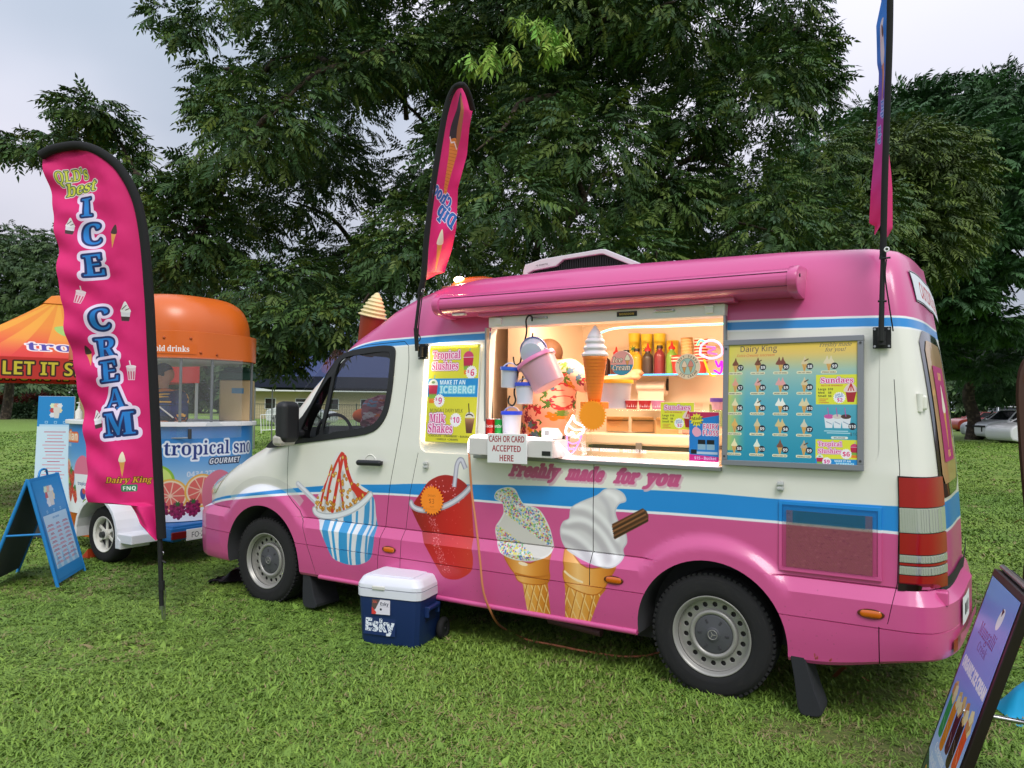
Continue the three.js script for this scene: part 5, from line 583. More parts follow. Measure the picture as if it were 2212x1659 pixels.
// ---------- sandwich board beside the van's rear (front lean given by its four corners) ----------
function aPanel(parent, name, F0, up, wd, th, m, edge, printName) { // board from corner F0 along wd and up; print on the side of n
  const w = wd.length(), h = up.length(), n = wd.clone().cross(up).normalize(), c = F0.clone().addScaledVector(wd, 0.5).addScaledVector(up, 0.5); const g = box(w, h, th, 0.004, 1), q = new THREE.Matrix4().makeBasis(wd.clone().normalize(), up.clone().normalize(), n); g.applyMatrix4(q); g.translate(c.x, c.y, c.z); const o = part(parent, name, g, edge);
  if (m) { const f = flatFace(w - 0.06, h - 0.06); f.applyMatrix4(q); const cc = c.clone().addScaledVector(n, th / 2 + 0.002); f.translate(cc.x, cc.y, cc.z); part(o, printName ?? 'print', f, m); } return o;
}
{
  const t = thing('sandwich_board', 'black framed ice cream sandwich board leaning beside the rear of the van', 'sign', [1.068, 0, 0.492]); const up = V3(0.296, 0.954, -0.049), wd = V3(0.091, 0, 0.542);
  const art = print(400, 760, (g) => { const R = rnd(30); g.fillStyle = grad(g, 0, 0, 0, 760, [0, '#6d9be8'], [0.45, '#6f93e6'], [0.7, '#a9c6f2'], [1, '#cfe0f5']); g.fillRect(0, 0, 400, 760); oval(g, 265, 90, 26, 40, '#eef2fb', null, 0, 0.5); poly(g, [[250, 55], [280, 60], [262, 82]], '#1c2238'); txt(g, 'Mungalli', 190, 165, 62, '#2d3a86', { font: 'serif', slant: -0.2, max: 230 }); txt(g, 'Creek', 190, 215, 44, '#3c4a98', { font: 'serif', slant: -0.2 }); txt(g, 'ORGANIC ICE CREAM', 205, 300, 52, '#eef3fd', { max: 370, lines: [['#dfe8fb', 5]] });
    [['#3f9a58', 60], ['#e08a2c', 130], ['#5a2035', 205], ['#3a1c1c', 270], ['#e0562c', 340]].forEach(([c, x], i) => { g.fillStyle = c; g.beginPath(); g.roundRect(x - 30, 400 + (i % 2) * 20, 60, 170, 22); g.fill(); for (let k = 0; k < 4; k++) blob(g, burst(x - 20 + R() * 40, 385 + R() * 40, 26, 5, 0.8), ['#e6d29a', '#d9b878', '#c98f58', '#eadcae'][k]); txt(g, '▲', x, 470, 20, '#f3efe6'); g.strokeStyle = 'rgba(255,245,225,0.6)'; g.lineWidth = 3; g.beginPath(); g.moveTo(x - 14, 500); g.lineTo(x + 14, 540); g.stroke(); });
    txt(g, 'Creamy', 150, 600, 44, '#eef4fd', { font: 'serif' }); txt(g, 'local milk', 150, 645, 40, '#e8f0fc', { font: 'serif' }); poly(g, [[0, 640], [90, 680], [150, 760], [0, 760]], '#28463a'); for (let k = 0; k < 20; k++) oval(g, R() * 120, 690 + R() * 70, 6 + R() * 12, 8, ['#d2953a', '#e2b860', '#3f7a4a', '#e9d9a8'][k % 4], null, 0, R() * 3); g.fillStyle = '#8e2f6a'; g.fillRect(270, 650, 60, 110); g.fillStyle = '#c46a3a'; g.fillRect(335, 650, 60, 110); }, 0.25);
  aPanel(t, 'front_panel', V3(0, 0, 0), up, wd, 0.035, art, mat(0x17090d, 0.35)); const up2 = V3(-0.3, 0.954, 0.05); aPanel(t, 'back_panel', V3(0.63, 0, -0.1), up2, wd.clone(), 0.03, null, M.black); part(t, 'top_rail', rod(V3(0.31, 0.965, -0.05), V3(0.4, 0.965, 0.49), 0.012, 0.012, 8), M.steel); part(t, 'spreader_bar', rod(V3(0.17, 0.45, 0.3), V3(0.5, 0.43, 0.24), 0.009, 0.009, 10), M.steel);
  const P = [], UV = [], idx = [], o = onGround(2185, 1545); for (let i = 0; i <= 14; i++) for (let j = 0; j <= 10; j++) { const u = i / 14 - 0.5, v = j / 10 - 0.5, r = Math.hypot(u, v) * 2; P.push(u * 0.55, Math.max(0.012, 0.2 * (1 - r * r) * (0.7 + 0.5 * vnoise(u * 9 + 3, 1, v * 9)) + 0.03 * vnoise(u * 20, 4, v * 20)), v * 0.4); UV.push(u, v); } for (let i = 0; i < 14; i++) for (let j = 0; j < 10; j++) { const p = i * 11 + j, q = p + 11; idx.push(p, p + 1, q, p + 1, q + 1, q); } const g = new THREE.BufferGeometry(); g.setAttribute('position', new THREE.Float32BufferAttribute(P, 3)); g.setAttribute('uv', new THREE.Float32BufferAttribute(UV, 2)); g.setIndex(idx); g.computeVertexNormals(); single('bright_bag', 'bright cyan cloth bag lying on the lawn behind the sandwich board', 'bag', g, mat(0x1aa5d6, 0.6), [o.x + 0.2, 0, o.z - 0.1], [0, 0.4, 0]);
}
{ // brown banner at the edge of the view
  const t = thing('brown_banner', 'dark brown and yellow banner standing on the lawn beyond the sandwich board', 'banner', atDepth(2199, 868, 5.5).add(V3(0.853, 0, -0.522).multiplyScalar(0.375)).setY(0).toArray(), 0.55); const g = extr(shapeOf(smoothPts([[-0.3, 0.05], [-0.33, 0.8], [-0.375, 1.4], [-0.375, 1.9], [-0.3, 2.02], [0.2, 2.0], [0.3, 1.5], [0.3, 0.05]], 5)), 0.03); 
  part(t, 'panel', g, mat(0x3d1f12, 0.6)); part(t, 'stripe', extr(shapeOf([[-0.35, 1.82], [0.15, 1.86], [0.15, 1.9], [-0.35, 1.88]]), 0.004).translate(0, 0, 0.031), mat(0xc98a1e, 0.6)); part(t, 'stripe', extr(shapeOf([[-0.34, 1.7], [-0.3, 1.3], [-0.31, 0.9], [-0.25, 1.3], [-0.28, 1.7]]), 0.004).translate(0, 0, 0.031), mat(0xb9771a, 0.6)); part(t, 'foot', bx(0.5, 0.05, 0.3, 0, 0.025, 0.01, 0.01), M.black);
}
// ---------- blue sandwich board by the cart ----------
function menuSheet(g, w, h) { const R = rnd(40); g.fillStyle = '#2088cc'; g.fillRect(0, 0, w, h); for (let i = 0; i < 7; i++) blob(g, burst(w * (0.4 + (i % 3) * 0.1), h * (0.12 + ((i / 3) | 0) * 0.06), w * 0.08, 6, 0.8), ['#d9ecc8', '#e8b8a0', '#e3e6ea', '#c94a4a', '#bfe0b0', '#f0d9a8', '#dfe3ea'][i]); poly(g, [[w * 0.42, h * 0.14], [w * 0.62, h * 0.14], [w * 0.58, h * 0.28], [w * 0.46, h * 0.28]], '#dcd6cf'); for (const x of [0.25, 0.5, 0.75]) { g.strokeStyle = '#bfe0f5'; g.lineWidth = 3; g.strokeRect(w * x - 9, h * 0.32, 18, 14); } g.fillStyle = '#b9daf2'; g.fillRect(w * 0.06, h * 0.36, w * 0.88, h * 0.54); txt(g, 'sno menu', w * 0.5, h * 0.4, h * 0.035, '#2f86c8', { font: 'serif', slant: -0.2 }); for (let c = 0; c < 3; c++) for (let r = 0; r < 10; r++) { g.fillStyle = r % 2 ? '#d0738a' : '#b5476a'; const l = w * (0.1 + R() * 0.12); g.fillRect(w * (0.22 + c * 0.28) - l / 2, h * (0.46 + r * 0.042), l, h * 0.007); g.fillRect(w * (0.22 + c * 0.28) - l * 0.7, h * (0.458 + r * 0.042 + 0.014), l * 1.4, h * 0.006); } for (let i = 0; i < 4; i++) poly(g, [[w * (0.1 + i * 0.22), h * 0.9], [w * (0.16 + i * 0.22), h * 0.72], [w * (0.24 + i * 0.22), h * 0.9]], 'rgba(90,170,225,0.45)'); }
{
  const BR = V3(-5.96, 0, 0.165), BL = V3(-5.49, 0, 0.66), t = thing('sandwich_board', 'blue framed menu sandwich board standing on the grass beside the cart', 'sign', [-5.725, 0, 0.41]), b = t.position; const s = (v) => v.clone().sub(b), up = V3(-0.19, 0.94, 0.18), wd = BR.clone().sub(BL), blue = mat(0x1a80c4, 0.5);
  aPanel(t, 'front_panel', s(BL).addScaledVector(up, 0.04), up.clone().multiplyScalar(0.96), wd, 0.02, print(460, 680, menuSheet, 0.4), blue, 'menu_print'); const back = V3(-0.42, 0, 0.4); aPanel(t, 'back_panel', s(BL).add(back).addScaledVector(V3(0.19, 0.94, -0.18), 0.06), V3(0.22, 0.88, -0.21), wd, 0.012, null, mat(0x4a4f4a, 0.8));
  for (const p of [BL, BR]) { part(t, 'leg', rod(s(p), s(p).add(up), 0.016, 0.016, 6), blue); part(t, 'leg', rod(s(p).add(back), s(p).add(up), 0.016, 0.016, 6), blue); } part(t, 'stay', rod(s(BL).addScaledVector(up, 0.5), s(BL).add(back).add(V3(0.11, 0.46, -0.1)), 0.01, 0.01, 6), blue); part(t, 'carry_handle', tube([s(BL).add(up).addScaledVector(wd, 0.35), s(BL).add(up).addScaledVector(wd, 0.4).add(V3(0, 0.05, 0)), s(BL).add(up).addScaledVector(wd, 0.6).add(V3(0, 0.05, 0)), s(BL).add(up).addScaledVector(wd, 0.65)], 0.01, 14, 6), blue);
}
{
  const p = onGround(128, 1170), t = thing('menu_stand', 'tall pale blue menu panel standing behind the blue sandwich board', 'sign', [p.x - 0.35, 0, p.z - 0.1], 0.62); board(t, 'panel', 0.42, 1.5, 0.02, print(260, 930, (g, w, h) => { g.fillStyle = '#cfe6f4'; g.fillRect(0, 0, w, h); g.save(); menuSheet(g, w, h * 0.62); g.restore(); g.fillStyle = '#cfe6f4'; g.fillRect(0, h * 0.24, w, h); const R = rnd(2); for (let r = 0; r < 22; r++) { g.fillStyle = r % 3 ? '#d98a9a' : '#c0506e'; const l = w * (0.15 + R() * 0.2); g.fillRect(w * 0.5 - l, h * (0.28 + r * 0.026), l * 2, h * 0.006); } }, 0.4), M.white, [0, 0.92, 0], [-0.05, 0, 0]); part(t, 'foot', bx(0.4, 0.17, 0.25, 0, 0.085, 0, 0.02), M.grey);
}
// ---------- round-cornered shaved ice cart ----------
const CX = -6.49, CZ = -0.96;
const ringPlan = (hx, hz, r, n = 10) => { // starts at the middle of the far side, runs by the near side; [x, z, length along]
  const p = [[0, -hz]], add = (cx, cz, a0) => { for (let i = 0; i <= n; i++) { const a = ((a0 - (90 * i) / n) * Math.PI) / 180; p.push([cx + r * Math.cos(a), cz + r * Math.sin(a)]); } };
  add(-(hx - r), -(hz - r), -90); add(-(hx - r), hz - r, 180); add(hx - r, hz - r, 90); add(hx - r, -(hz - r), 0); p.push([0, -hz]); let s = 0; return p.map((q, i) => { if (i) s += Math.hypot(q[0] - p[i - 1][0], q[1] - p[i - 1][1]); return [q[0], q[1], s]; });
};
function ringLoft(levels, cap) { // levels: [y, hx, hz, r]
  const P = [], UV = [], idx = [], rs = levels.map(([y, hx, hz, r]) => ringPlan(hx, hz, r)), n = rs[0].length, y0 = levels[0][0], y1 = levels[levels.length - 1][0];
  rs.forEach((ring, j) => ring.forEach(([x, z, s]) => { P.push(x, levels[j][0], z); UV.push(s / ring[n - 1][2], (levels[j][0] - y0) / (y1 - y0 || 1)); }));
  for (let j = 0; j < rs.length - 1; j++) for (let i = 0; i < n - 1; i++) { const a = j * n + i, b = a + 1; idx.push(a, b, a + n, b, b + n, a + n); }
  for (const [j, s] of [...(cap & 1 ? [[0, 1]] : []), ...(cap & 2 ? [[rs.length - 1, 0]] : [])]) { const c = P.length / 3; P.push(0, levels[j][0], 0); UV.push(0.5, 0.5); for (let i = 0; i < n - 1; i++) idx.push(c, j * n + (s ? i + 1 : i), j * n + (s ? i : i + 1)); }
  const g = new THREE.BufferGeometry(); g.setAttribute('position', new THREE.Float32BufferAttribute(P, 3)); g.setAttribute('uv', new THREE.Float32BufferAttribute(UV, 2)); g.setIndex(idx); return toCreasedNormals(g, 0.7);
}
const fruit = { lime: (g, x, y, r) => { oval(g, x, y, r, r, '#8fbf3a'); oval(g, x, y, r * 0.86, r * 0.86, '#cfe07a'); }, grape: (g, x, y, r) => { oval(g, x, y, r, r, '#e8b24e'); oval(g, x, y, r * 0.9, r * 0.9, '#f0d9b8'); oval(g, x, y, r * 0.8, r * 0.8, '#df6a63'); g.strokeStyle = '#f0c9b0'; g.lineWidth = r * 0.06; for (let i = 0; i < 9; i++) { g.beginPath(); g.moveTo(x, y); g.lineTo(x + Math.cos(i * 0.698) * r * 0.8, y + Math.sin(i * 0.698) * r * 0.8); g.stroke(); } }, rasp: (g, x, y, r) => { for (let k = 0; k < 34; k++) { const a = k * 2.4, q = r * Math.sqrt(k / 34); oval(g, x + Math.cos(a) * q, y + Math.sin(a) * q * 1.05, r * 0.22, r * 0.22, ['#8a1d52', '#a3265f', '#6d1540'][k % 3]); } poly(g, burst(x, y - r * 0.9, r * 0.5, 6, 0.4), '#2f6a34'); }, straw: (g, x, y, r) => { blob(g, [[x - r * 0.7, y - r], [x + r * 0.7, y - r], [x + r * 0.8, y], [x, y + r * 1.4], [x - r * 0.8, y]], '#c52a2e'); poly(g, burst(x, y - r, r * 0.7, 6, 0.4), '#3a7a35'); for (let k = 0; k < 14; k++) oval(g, x + Math.sin(k * 5.1) * r * 0.5, y - r * 0.7 + k * r * 0.11, 1.6, 2.4, '#e8b46a'); }, kiwi: (g, x, y, r) => { oval(g, x, y, r, r, '#7a6a34'); oval(g, x, y, r * 0.9, r * 0.9, '#7fb83a'); oval(g, x, y, r * 0.3, r * 0.3, '#e2e8b4'); for (let k = 0; k < 14; k++) oval(g, x + Math.cos(k * 0.45) * r * 0.45, y + Math.sin(k * 0.45) * r * 0.45, 1.5, 1.5, '#20220f'); } };
{
  const t = thing('shaved_ice_cart', 'orange domed shaved ice cart with fruit print and clear plastic curtains', 'cart', [CX, 0, CZ]); const hx = 1.03, hz = 0.68, r = 0.54, per = ringPlan(hx, hz, r).at(-1)[2];
  const W = 2048, S = W / per, H = Math.round(0.95 * S);
  const art = canvas(W, H, (g) => { // u = 0.5 is the middle of the near side
    const R = rnd(14), X = (m) => W / 2 + m * S, Y = (m) => H - m * S; g.fillStyle = grad(g, 0, 0, 0, H, [0, '#1e78c4'], [0.3, '#4f93d2'], [0.6, '#a9cbe8'], [0.85, '#eef3f8'], [1, '#f4f6f8']); g.fillRect(0, 0, W, H);
    txt(g, 'tropical sno', X(1.4), Y(0.73), 0.19 * S, '#16307a', { font: 'serif', max: 1.05 * S, lines: [['#e6ecf6', 14]] }); txt(g, 'GOURMET', X(1.52), Y(0.595), 0.08 * S, '#e9eef4', { slant: -0.2, lines: [['#1c2c52', 8]] }); txt(g, '0434 273', X(1.25), Y(0.47), 0.075 * S, '#cfdcec', { max: 0.45 * S }); txt(g, 'Hawaiian', X(-0.72), Y(0.82), 0.13 * S, '#f2e4d6', { lines: [['#d8482f', 16], ['#f0935a', 8]], max: 0.55 * S }); txt(g, 'SHAVED ICE', X(-0.7), Y(0.72), 0.04 * S, '#dfe8f2');
    fruit.lime(g, X(0.82), Y(0.4), 0.17 * S); fruit.lime(g, X(-0.62), Y(0.32), 0.08 * S); fruit.grape(g, X(0.62), Y(0.25), 0.14 * S); fruit.grape(g, X(0.95), Y(0.26), 0.17 * S); fruit.grape(g, X(1.25), Y(0.3), 0.17 * S); blob(g, [[X(1.3), Y(0.1)], [X(1.28), Y(0.4)], [X(1.45), Y(0.5)], [X(1.62), Y(0.4)], [X(1.6), Y(0.1)]], '#d87a92'); for (const [x, y] of [[0.86, 0.12], [1.02, 0.11], [1.17, 0.13]]) fruit.rasp(g, X(x), Y(y), 0.075 * S); blob(g, [[X(-0.95), Y(0.25)], [X(-1.0), Y(0.5)], [X(-0.88), Y(0.65)], [X(-0.74), Y(0.45)], [X(-0.76), Y(0.25)]], '#e8c774'); fruit.grape(g, X(-0.68), Y(0.48), 0.09 * S); fruit.straw(g, X(-0.58), Y(0.36), 0.09 * S); fruit.straw(g, X(-0.62), Y(0.22), 0.08 * S); fruit.straw(g, X(-0.5), Y(0.2), 0.07 * S);
    blob(g, [[X(-0.5), Y(0.4)], [X(-0.46), Y(0.56)], [X(-0.34), Y(0.62)], [X(-0.22), Y(0.54)], [X(-0.2), Y(0.4)]], '#de6f92'); poly(g, [[X(-0.5), Y(0.42)], [X(-0.2), Y(0.42)], [X(-0.25), Y(0.12)], [X(-0.46), Y(0.12)]], '#e9ebf2'); txt(g, 'tropical', X(-0.35), Y(0.32), 0.05 * S, '#1b2f7a'); oval(g, X(-0.35), Y(0.21), 0.05 * S, 0.06 * S, '#2a4fa0'); oval(g, X(-0.33), Y(0.24), 0.03 * S, 0.03 * S, '#d84a44'); for (const x of [-0.3, -0.2, -0.1]) fruit.kiwi(g, X(x), Y(0.1), 0.06 * S); blob(g, [[X(0.05), Y(0.05)], [X(0.05), Y(0.14)], [X(0.25), Y(0.12)], [X(0.3), Y(0.05)]], '#efd9b0'); fruit.rasp(g, X(-0.02), Y(0.12), 0.06 * S); });
  const org = phy(0xd8661a, 0.38, { clearcoat: 0.35, clearcoatRoughness: 0.25 });
  part(t, 'body', ringLoft([[0.42, hx - 0.02, hz - 0.02, r - 0.02], [0.9, hx, hz, r], [1.37, hx, hz, r]], 1), mat(0xffffff, 0.4, { map: tex(art) }));
  part(t, 'skirt', ringLoft([[0.16, 0.4, hz - 0.1, 0.3], [0.419, 0.48, hz - 0.03, 0.4]], 1).translate(-0.5, 0, 0), org); part(t, 'counter', extr(shapeOf(ringPlan(hx + 0.03, hz + 0.03, r + 0.02).slice(1, -1), [ringPlan(hx - 0.28, hz - 0.28, r - 0.25).slice(1, -1)]), 0.034, 0.004).rotateX(-Math.PI / 2).translate(0, 1.375, 0), M.white);
  part(t, 'valance', ringLoft([[2.06, hx + 0.02, hz + 0.02, r + 0.02], [2.33, hx + 0.02, hz + 0.02, r + 0.02], [2.335, hx - 0.0, hz - 0.0, r]], 0), org); const lev = []; for (let i = 0; i <= 12; i++) { const a = (i / 12) * Math.PI / 2, c = Math.pow(Math.cos(a), 0.62), k = 0.5 + 0.5 * c; lev.push([2.335 + 0.42 * Math.pow(Math.sin(a), 0.9), Math.max(0.05, (hx - 0.04) * (0.45 * 1 + 0.55 * c) * (i === 12 ? 0.6 : 1)), Math.max(0.05, (hz - 0.04) * (0.45 + 0.55 * c) * (i === 12 ? 0.6 : 1)), Math.max(0.04, (r - 0.02) * (0.45 + 0.55 * c) * (i === 12 ? 0.6 : 1))]); } part(t, 'dome', ringLoft(lev, 2), org);
  part(t, 'ceiling', ringLoft([[2.05, hx - 0.02, hz - 0.02, r], [2.058, hx - 0.02, hz - 0.02, r]], 3), mat(0xb9b4a8, 0.8));
  const ring = ringPlan(hx + 0.022, hz + 0.022, r + 0.02), at = (m) => { const s = per / 2 + m; for (let i = 1; i < ring.length; i++) if (ring[i][2] >= s) { const a = ring[i - 1], b = ring[i], q = (s - a[2]) / (b[2] - a[2]); return [lerp(a[0], b[0], q), lerp(a[1], b[1], q), Math.atan2(b[0] - a[0], b[1] - a[1])]; } return [0, 0, 0]; };
  const lettering = print(512, 80, (g) => { g.fillStyle = '#d8661a'; g.fillRect(0, 0, 512, 80); txt(g, 'cold drinks', 256, 40, 64, '#eef0f2', { font: 'serif', max: 480 }); }, 0.4); { const N = 14, P = [], UV = [], idx = []; for (let i = 0; i <= N; i++) { const [x, z, a] = at(lerp(0.76, 1.26, i / N)), o = [Math.cos(0) * 0, 0]; const nx = -Math.cos(a) * -1, q = 1.003; P.push(x * q, 2.1, z * q, x * q, 2.2, z * q); UV.push(i / N, 0, i / N, 1); } for (let i = 0; i < N; i++) idx.push(i * 2, i * 2 + 2, i * 2 + 1, i * 2 + 1, i * 2 + 2, i * 2 + 3); const g = new THREE.BufferGeometry(); g.setAttribute('position', new THREE.Float32BufferAttribute(P, 3)); g.setAttribute('uv', new THREE.Float32BufferAttribute(UV, 2)); g.setIndex(idx); g.computeVertexNormals(); part(t, 'lettering', g, lettering); }
  for (const [m, y] of [[0.95, 2.26], [1.2, 2.26], [1.3, 2.12], [1.48, 2.11]]) { const [x, z] = at(m); part(t, 'rivet', new THREE.SphereGeometry(0.014, 10, 8).scale(1, 1, 1).translate(x, y, z), mat(0xa84a14, 0.4)); }
  for (const m of [-1.4, -0.2, 0.78, 1.12, 1.45, 2.1]) { const [x, z] = at(m), k = 0.965; part(t, 'canopy_post', rod(V3(x * k, 1.41, z * k), V3(x * k, 2.06, z * k), 0.014, 0.014, 8), m === 0.55 || m === 1.35 ? M.alu : mat(0x7c7f82, 0.4, { metalness: 0.5 })); } { const [x, z] = at(-1.05); part(t, 'corner_board', bx(0.16, 0.66, 0.03, x * 0.93, 1.735, z * 0.93, 0.004), mat(0xb59a6e, 0.6)); }
  const film = phy(0xf4f7f8, 0.1, { transmission: 0.93, thickness: 0, ior: 1.45 }); const cur = (m0, m1, y0, y1, seed) => { const N = 26, K = 10, P = [], UV = [], idx = []; for (let j = 0; j <= K; j++) for (let i = 0; i <= N; i++) { const m = lerp(m0, m1, i / N), [x, z] = at(m), y = lerp(y0, y1, j / K), k = 1.012 + 0.012 * (vnoise(m * 9 + seed, y * 4, 1) - 0.5) * (1.2 - j / K); P.push(x * k, y, z * k); UV.push(i / N, j / K); } for (let j = 0; j < K; j++) for (let i = 0; i < N; i++) { const a = j * (N + 1) + i, b = a + 1, c = a + N + 1; idx.push(a, b, c, b, c + 1, c); } const g = new THREE.BufferGeometry(); g.setAttribute('position', new THREE.Float32BufferAttribute(P, 3)); g.setAttribute('uv', new THREE.Float32BufferAttribute(UV, 2)); g.setIndex(idx); g.computeVertexNormals(); return g; };
  part(t, 'plastic_curtain', cur(0.62, 1.8, 1.25, 2.07, 3), film); part(t, 'curtain_fold', tube([V3(...[at(0.7)[0] * 1.03, 2.05, at(0.7)[1] * 1.03]), V3(at(0.73)[0] * 1.03, 1.8, at(0.73)[1] * 1.03), V3(at(0.87)[0] * 1.03, 1.62, at(0.87)[1] * 1.03), V3(at(1.05)[0] * 1.03, 1.46, at(1.05)[1] * 1.03)], 0.008, 24, 6), phy(0xf4f0ea, 0.15, { transmission: 0.6, thickness: 0 })); part(t, 'curtain_weight', rod(V3(at(0.66)[0] * 1.02, 1.25, at(0.66)[1] * 1.02), V3(at(1.2)[0] * 1.03, 1.26, at(1.2)[1] * 1.03), 0.008, 0.008, 6), mat(0x8d9aa5, 0.4));
  part(t, 'curtain_latch', [bx(0.03, 0.1, 0.03, at(1.2)[0] * 1.03, 1.3, at(1.2)[1] * 1.03, 0.006)], M.grey);
  // chassis, wheel with white mudguard, plate
  const bl = mat(0x1466a8, 0.5); part(t, 'chassis', [bx(1.3, 0.08, 1.2, 0.45, 0.372, 0, 0.01), bx(0.1, 0.12, 1.25, 1.06, 0.33, 0, 0.01), bx(0.3, 0.1, 0.1, 0.88, 0.29, 0.5, 0.01), bx(1.1, 0.1, 0.1, -1.3, 0.34, 0, 0.01)], bl);
  const w = new THREE.Group(); w.name = 'wheel'; w.position.set(0.29, 0.285, 0.81); t.add(w); part(w, 'tyre', lathe([[0.17, -0.17], [0.24, -0.18], [0.275, -0.16], [0.287, -0.12], [0.287, -0.05], [0.275, -0.01], [0.24, 0.008], [0.18, 0], [0.165, -0.02]].reverse(), 48).rotateX(Math.PI / 2), M.rubber); const sp = []; for (let i = 0; i < 6; i++) { const q = bx(0.03, 0.12, 0.015, 0, 0.09, -0.04, 0.004); q.rotateZ((i / 6) * TAU); sp.push(q); } part(w, 'rim', [lathe([[0.15, -0.17], [0.15, -0.05], [0.165, -0.012], [0.18, 0.002], [0.172, 0.006], [0.155, -0.01]].reverse(), 40).rotateX(Math.PI / 2), ...sp, cyl(0.05, 0.05, 0.06, 16).rotateX(Math.PI / 2).translate(0, 0, -0.03)], mat(0xe6e4da, 0.45)); part(w, 'hub', cyl(0.03, 0.035, 0.05, 12).rotateX(Math.PI / 2).translate(0, 0, 0.005), M.grey); part(w, 'axle', cyl(0.14, 0.14, 0.1, 20).rotateX(Math.PI / 2).translate(0, 0, -0.11), M.well);
  const gOut = [], gIn = []; for (let i = 0; i <= 14; i++) { const a = Math.PI * (1 - i / 14) + (i < 3 ? 0.15 * (3 - i) / 3 : 0); gOut.push([0.1 + 0.37 * Math.cos(a), 0.3 + 0.37 * Math.sin(a)]); gIn.push([0.1 + 0.345 * Math.cos(a), 0.3 + 0.345 * Math.sin(a)]); } const mg = extr(shapeOf([...gOut, [0.52, 0.27], [0.52, 0.2], [0.45, 0.2], [0.445, 0.285], ...gIn.reverse()]), 0.3, 0.006); mg.translate(0.19, 0, 0.59); part(t, 'mudguard', [mg, bx(0.24, 0.09, 0.3, 0.77, 0.295, 0.74, 0.01)], M.white); part(t, 'marker', bx(0.02, 0.05, 0.03, -0.09, 0.36, 0.81, 0.005), mat(0x2b2b2e, 0.5));
  const np = part(t, 'number_plate', box(0.01, 0.11, 0.33, 0.002, 1), M.white, [1.12, 0.31, 0.3]); part(np, 'plate_print', flatFace(0.32, 0.1), print(256, 80, (g) => { g.fillStyle = '#dfe0dc'; g.fillRect(0, 0, 256, 80); txt(g, 'FO·273', 128, 42, 58, '#22242a', { max: 230, bold: false }); }), [0.0065, 0, 0], [0, Math.PI / 2, 0]); part(t, 'tail_lamp', bx(0.02, 0.07, 0.16, 1.122, 0.32, 0.55, 0.006), mat(0x6d1414, 0.3)); part(t, 'jockey_post', rod(V3(0.9, 0.4, 0.58), V3(0.9, 0.53, 0.58), 0.012, 0.012, 8), mat(0x1b2a4a, 0.5));
  single('wheel_chock', 'small orange chock wedged against the cart wheel', 'chock', extr(shapeOf([[0, 0], [0.13, 0], [0.13, 0.11]]), 0.1).translate(-6.6, 0, -0.25), mat(0xc8421c, 0.6));
  const b = thing('pump_bottle', 'white pump bottle standing on the cart counter', 'bottle', [CX - 0.8, 1.411, CZ + 0.48]); part(b, 'bottle_body', lathe([[0, 0], [0.035, 0], [0.037, 0.01], [0.037, 0.09], [0.015, 0.12], [0.012, 0.13], [0, 0.13]], 20), mat(0xe6e2d8, 0.4)); part(b, 'pump', [cyl(0.006, 0.006, 0.06, 8).translate(0, 0.15, 0), bx(0.055, 0.014, 0.016, -0.015, 0.185, 0, 0.005), cyl(0.014, 0.014, 0.02, 10).translate(0, 0.135, 0)], M.white);
}
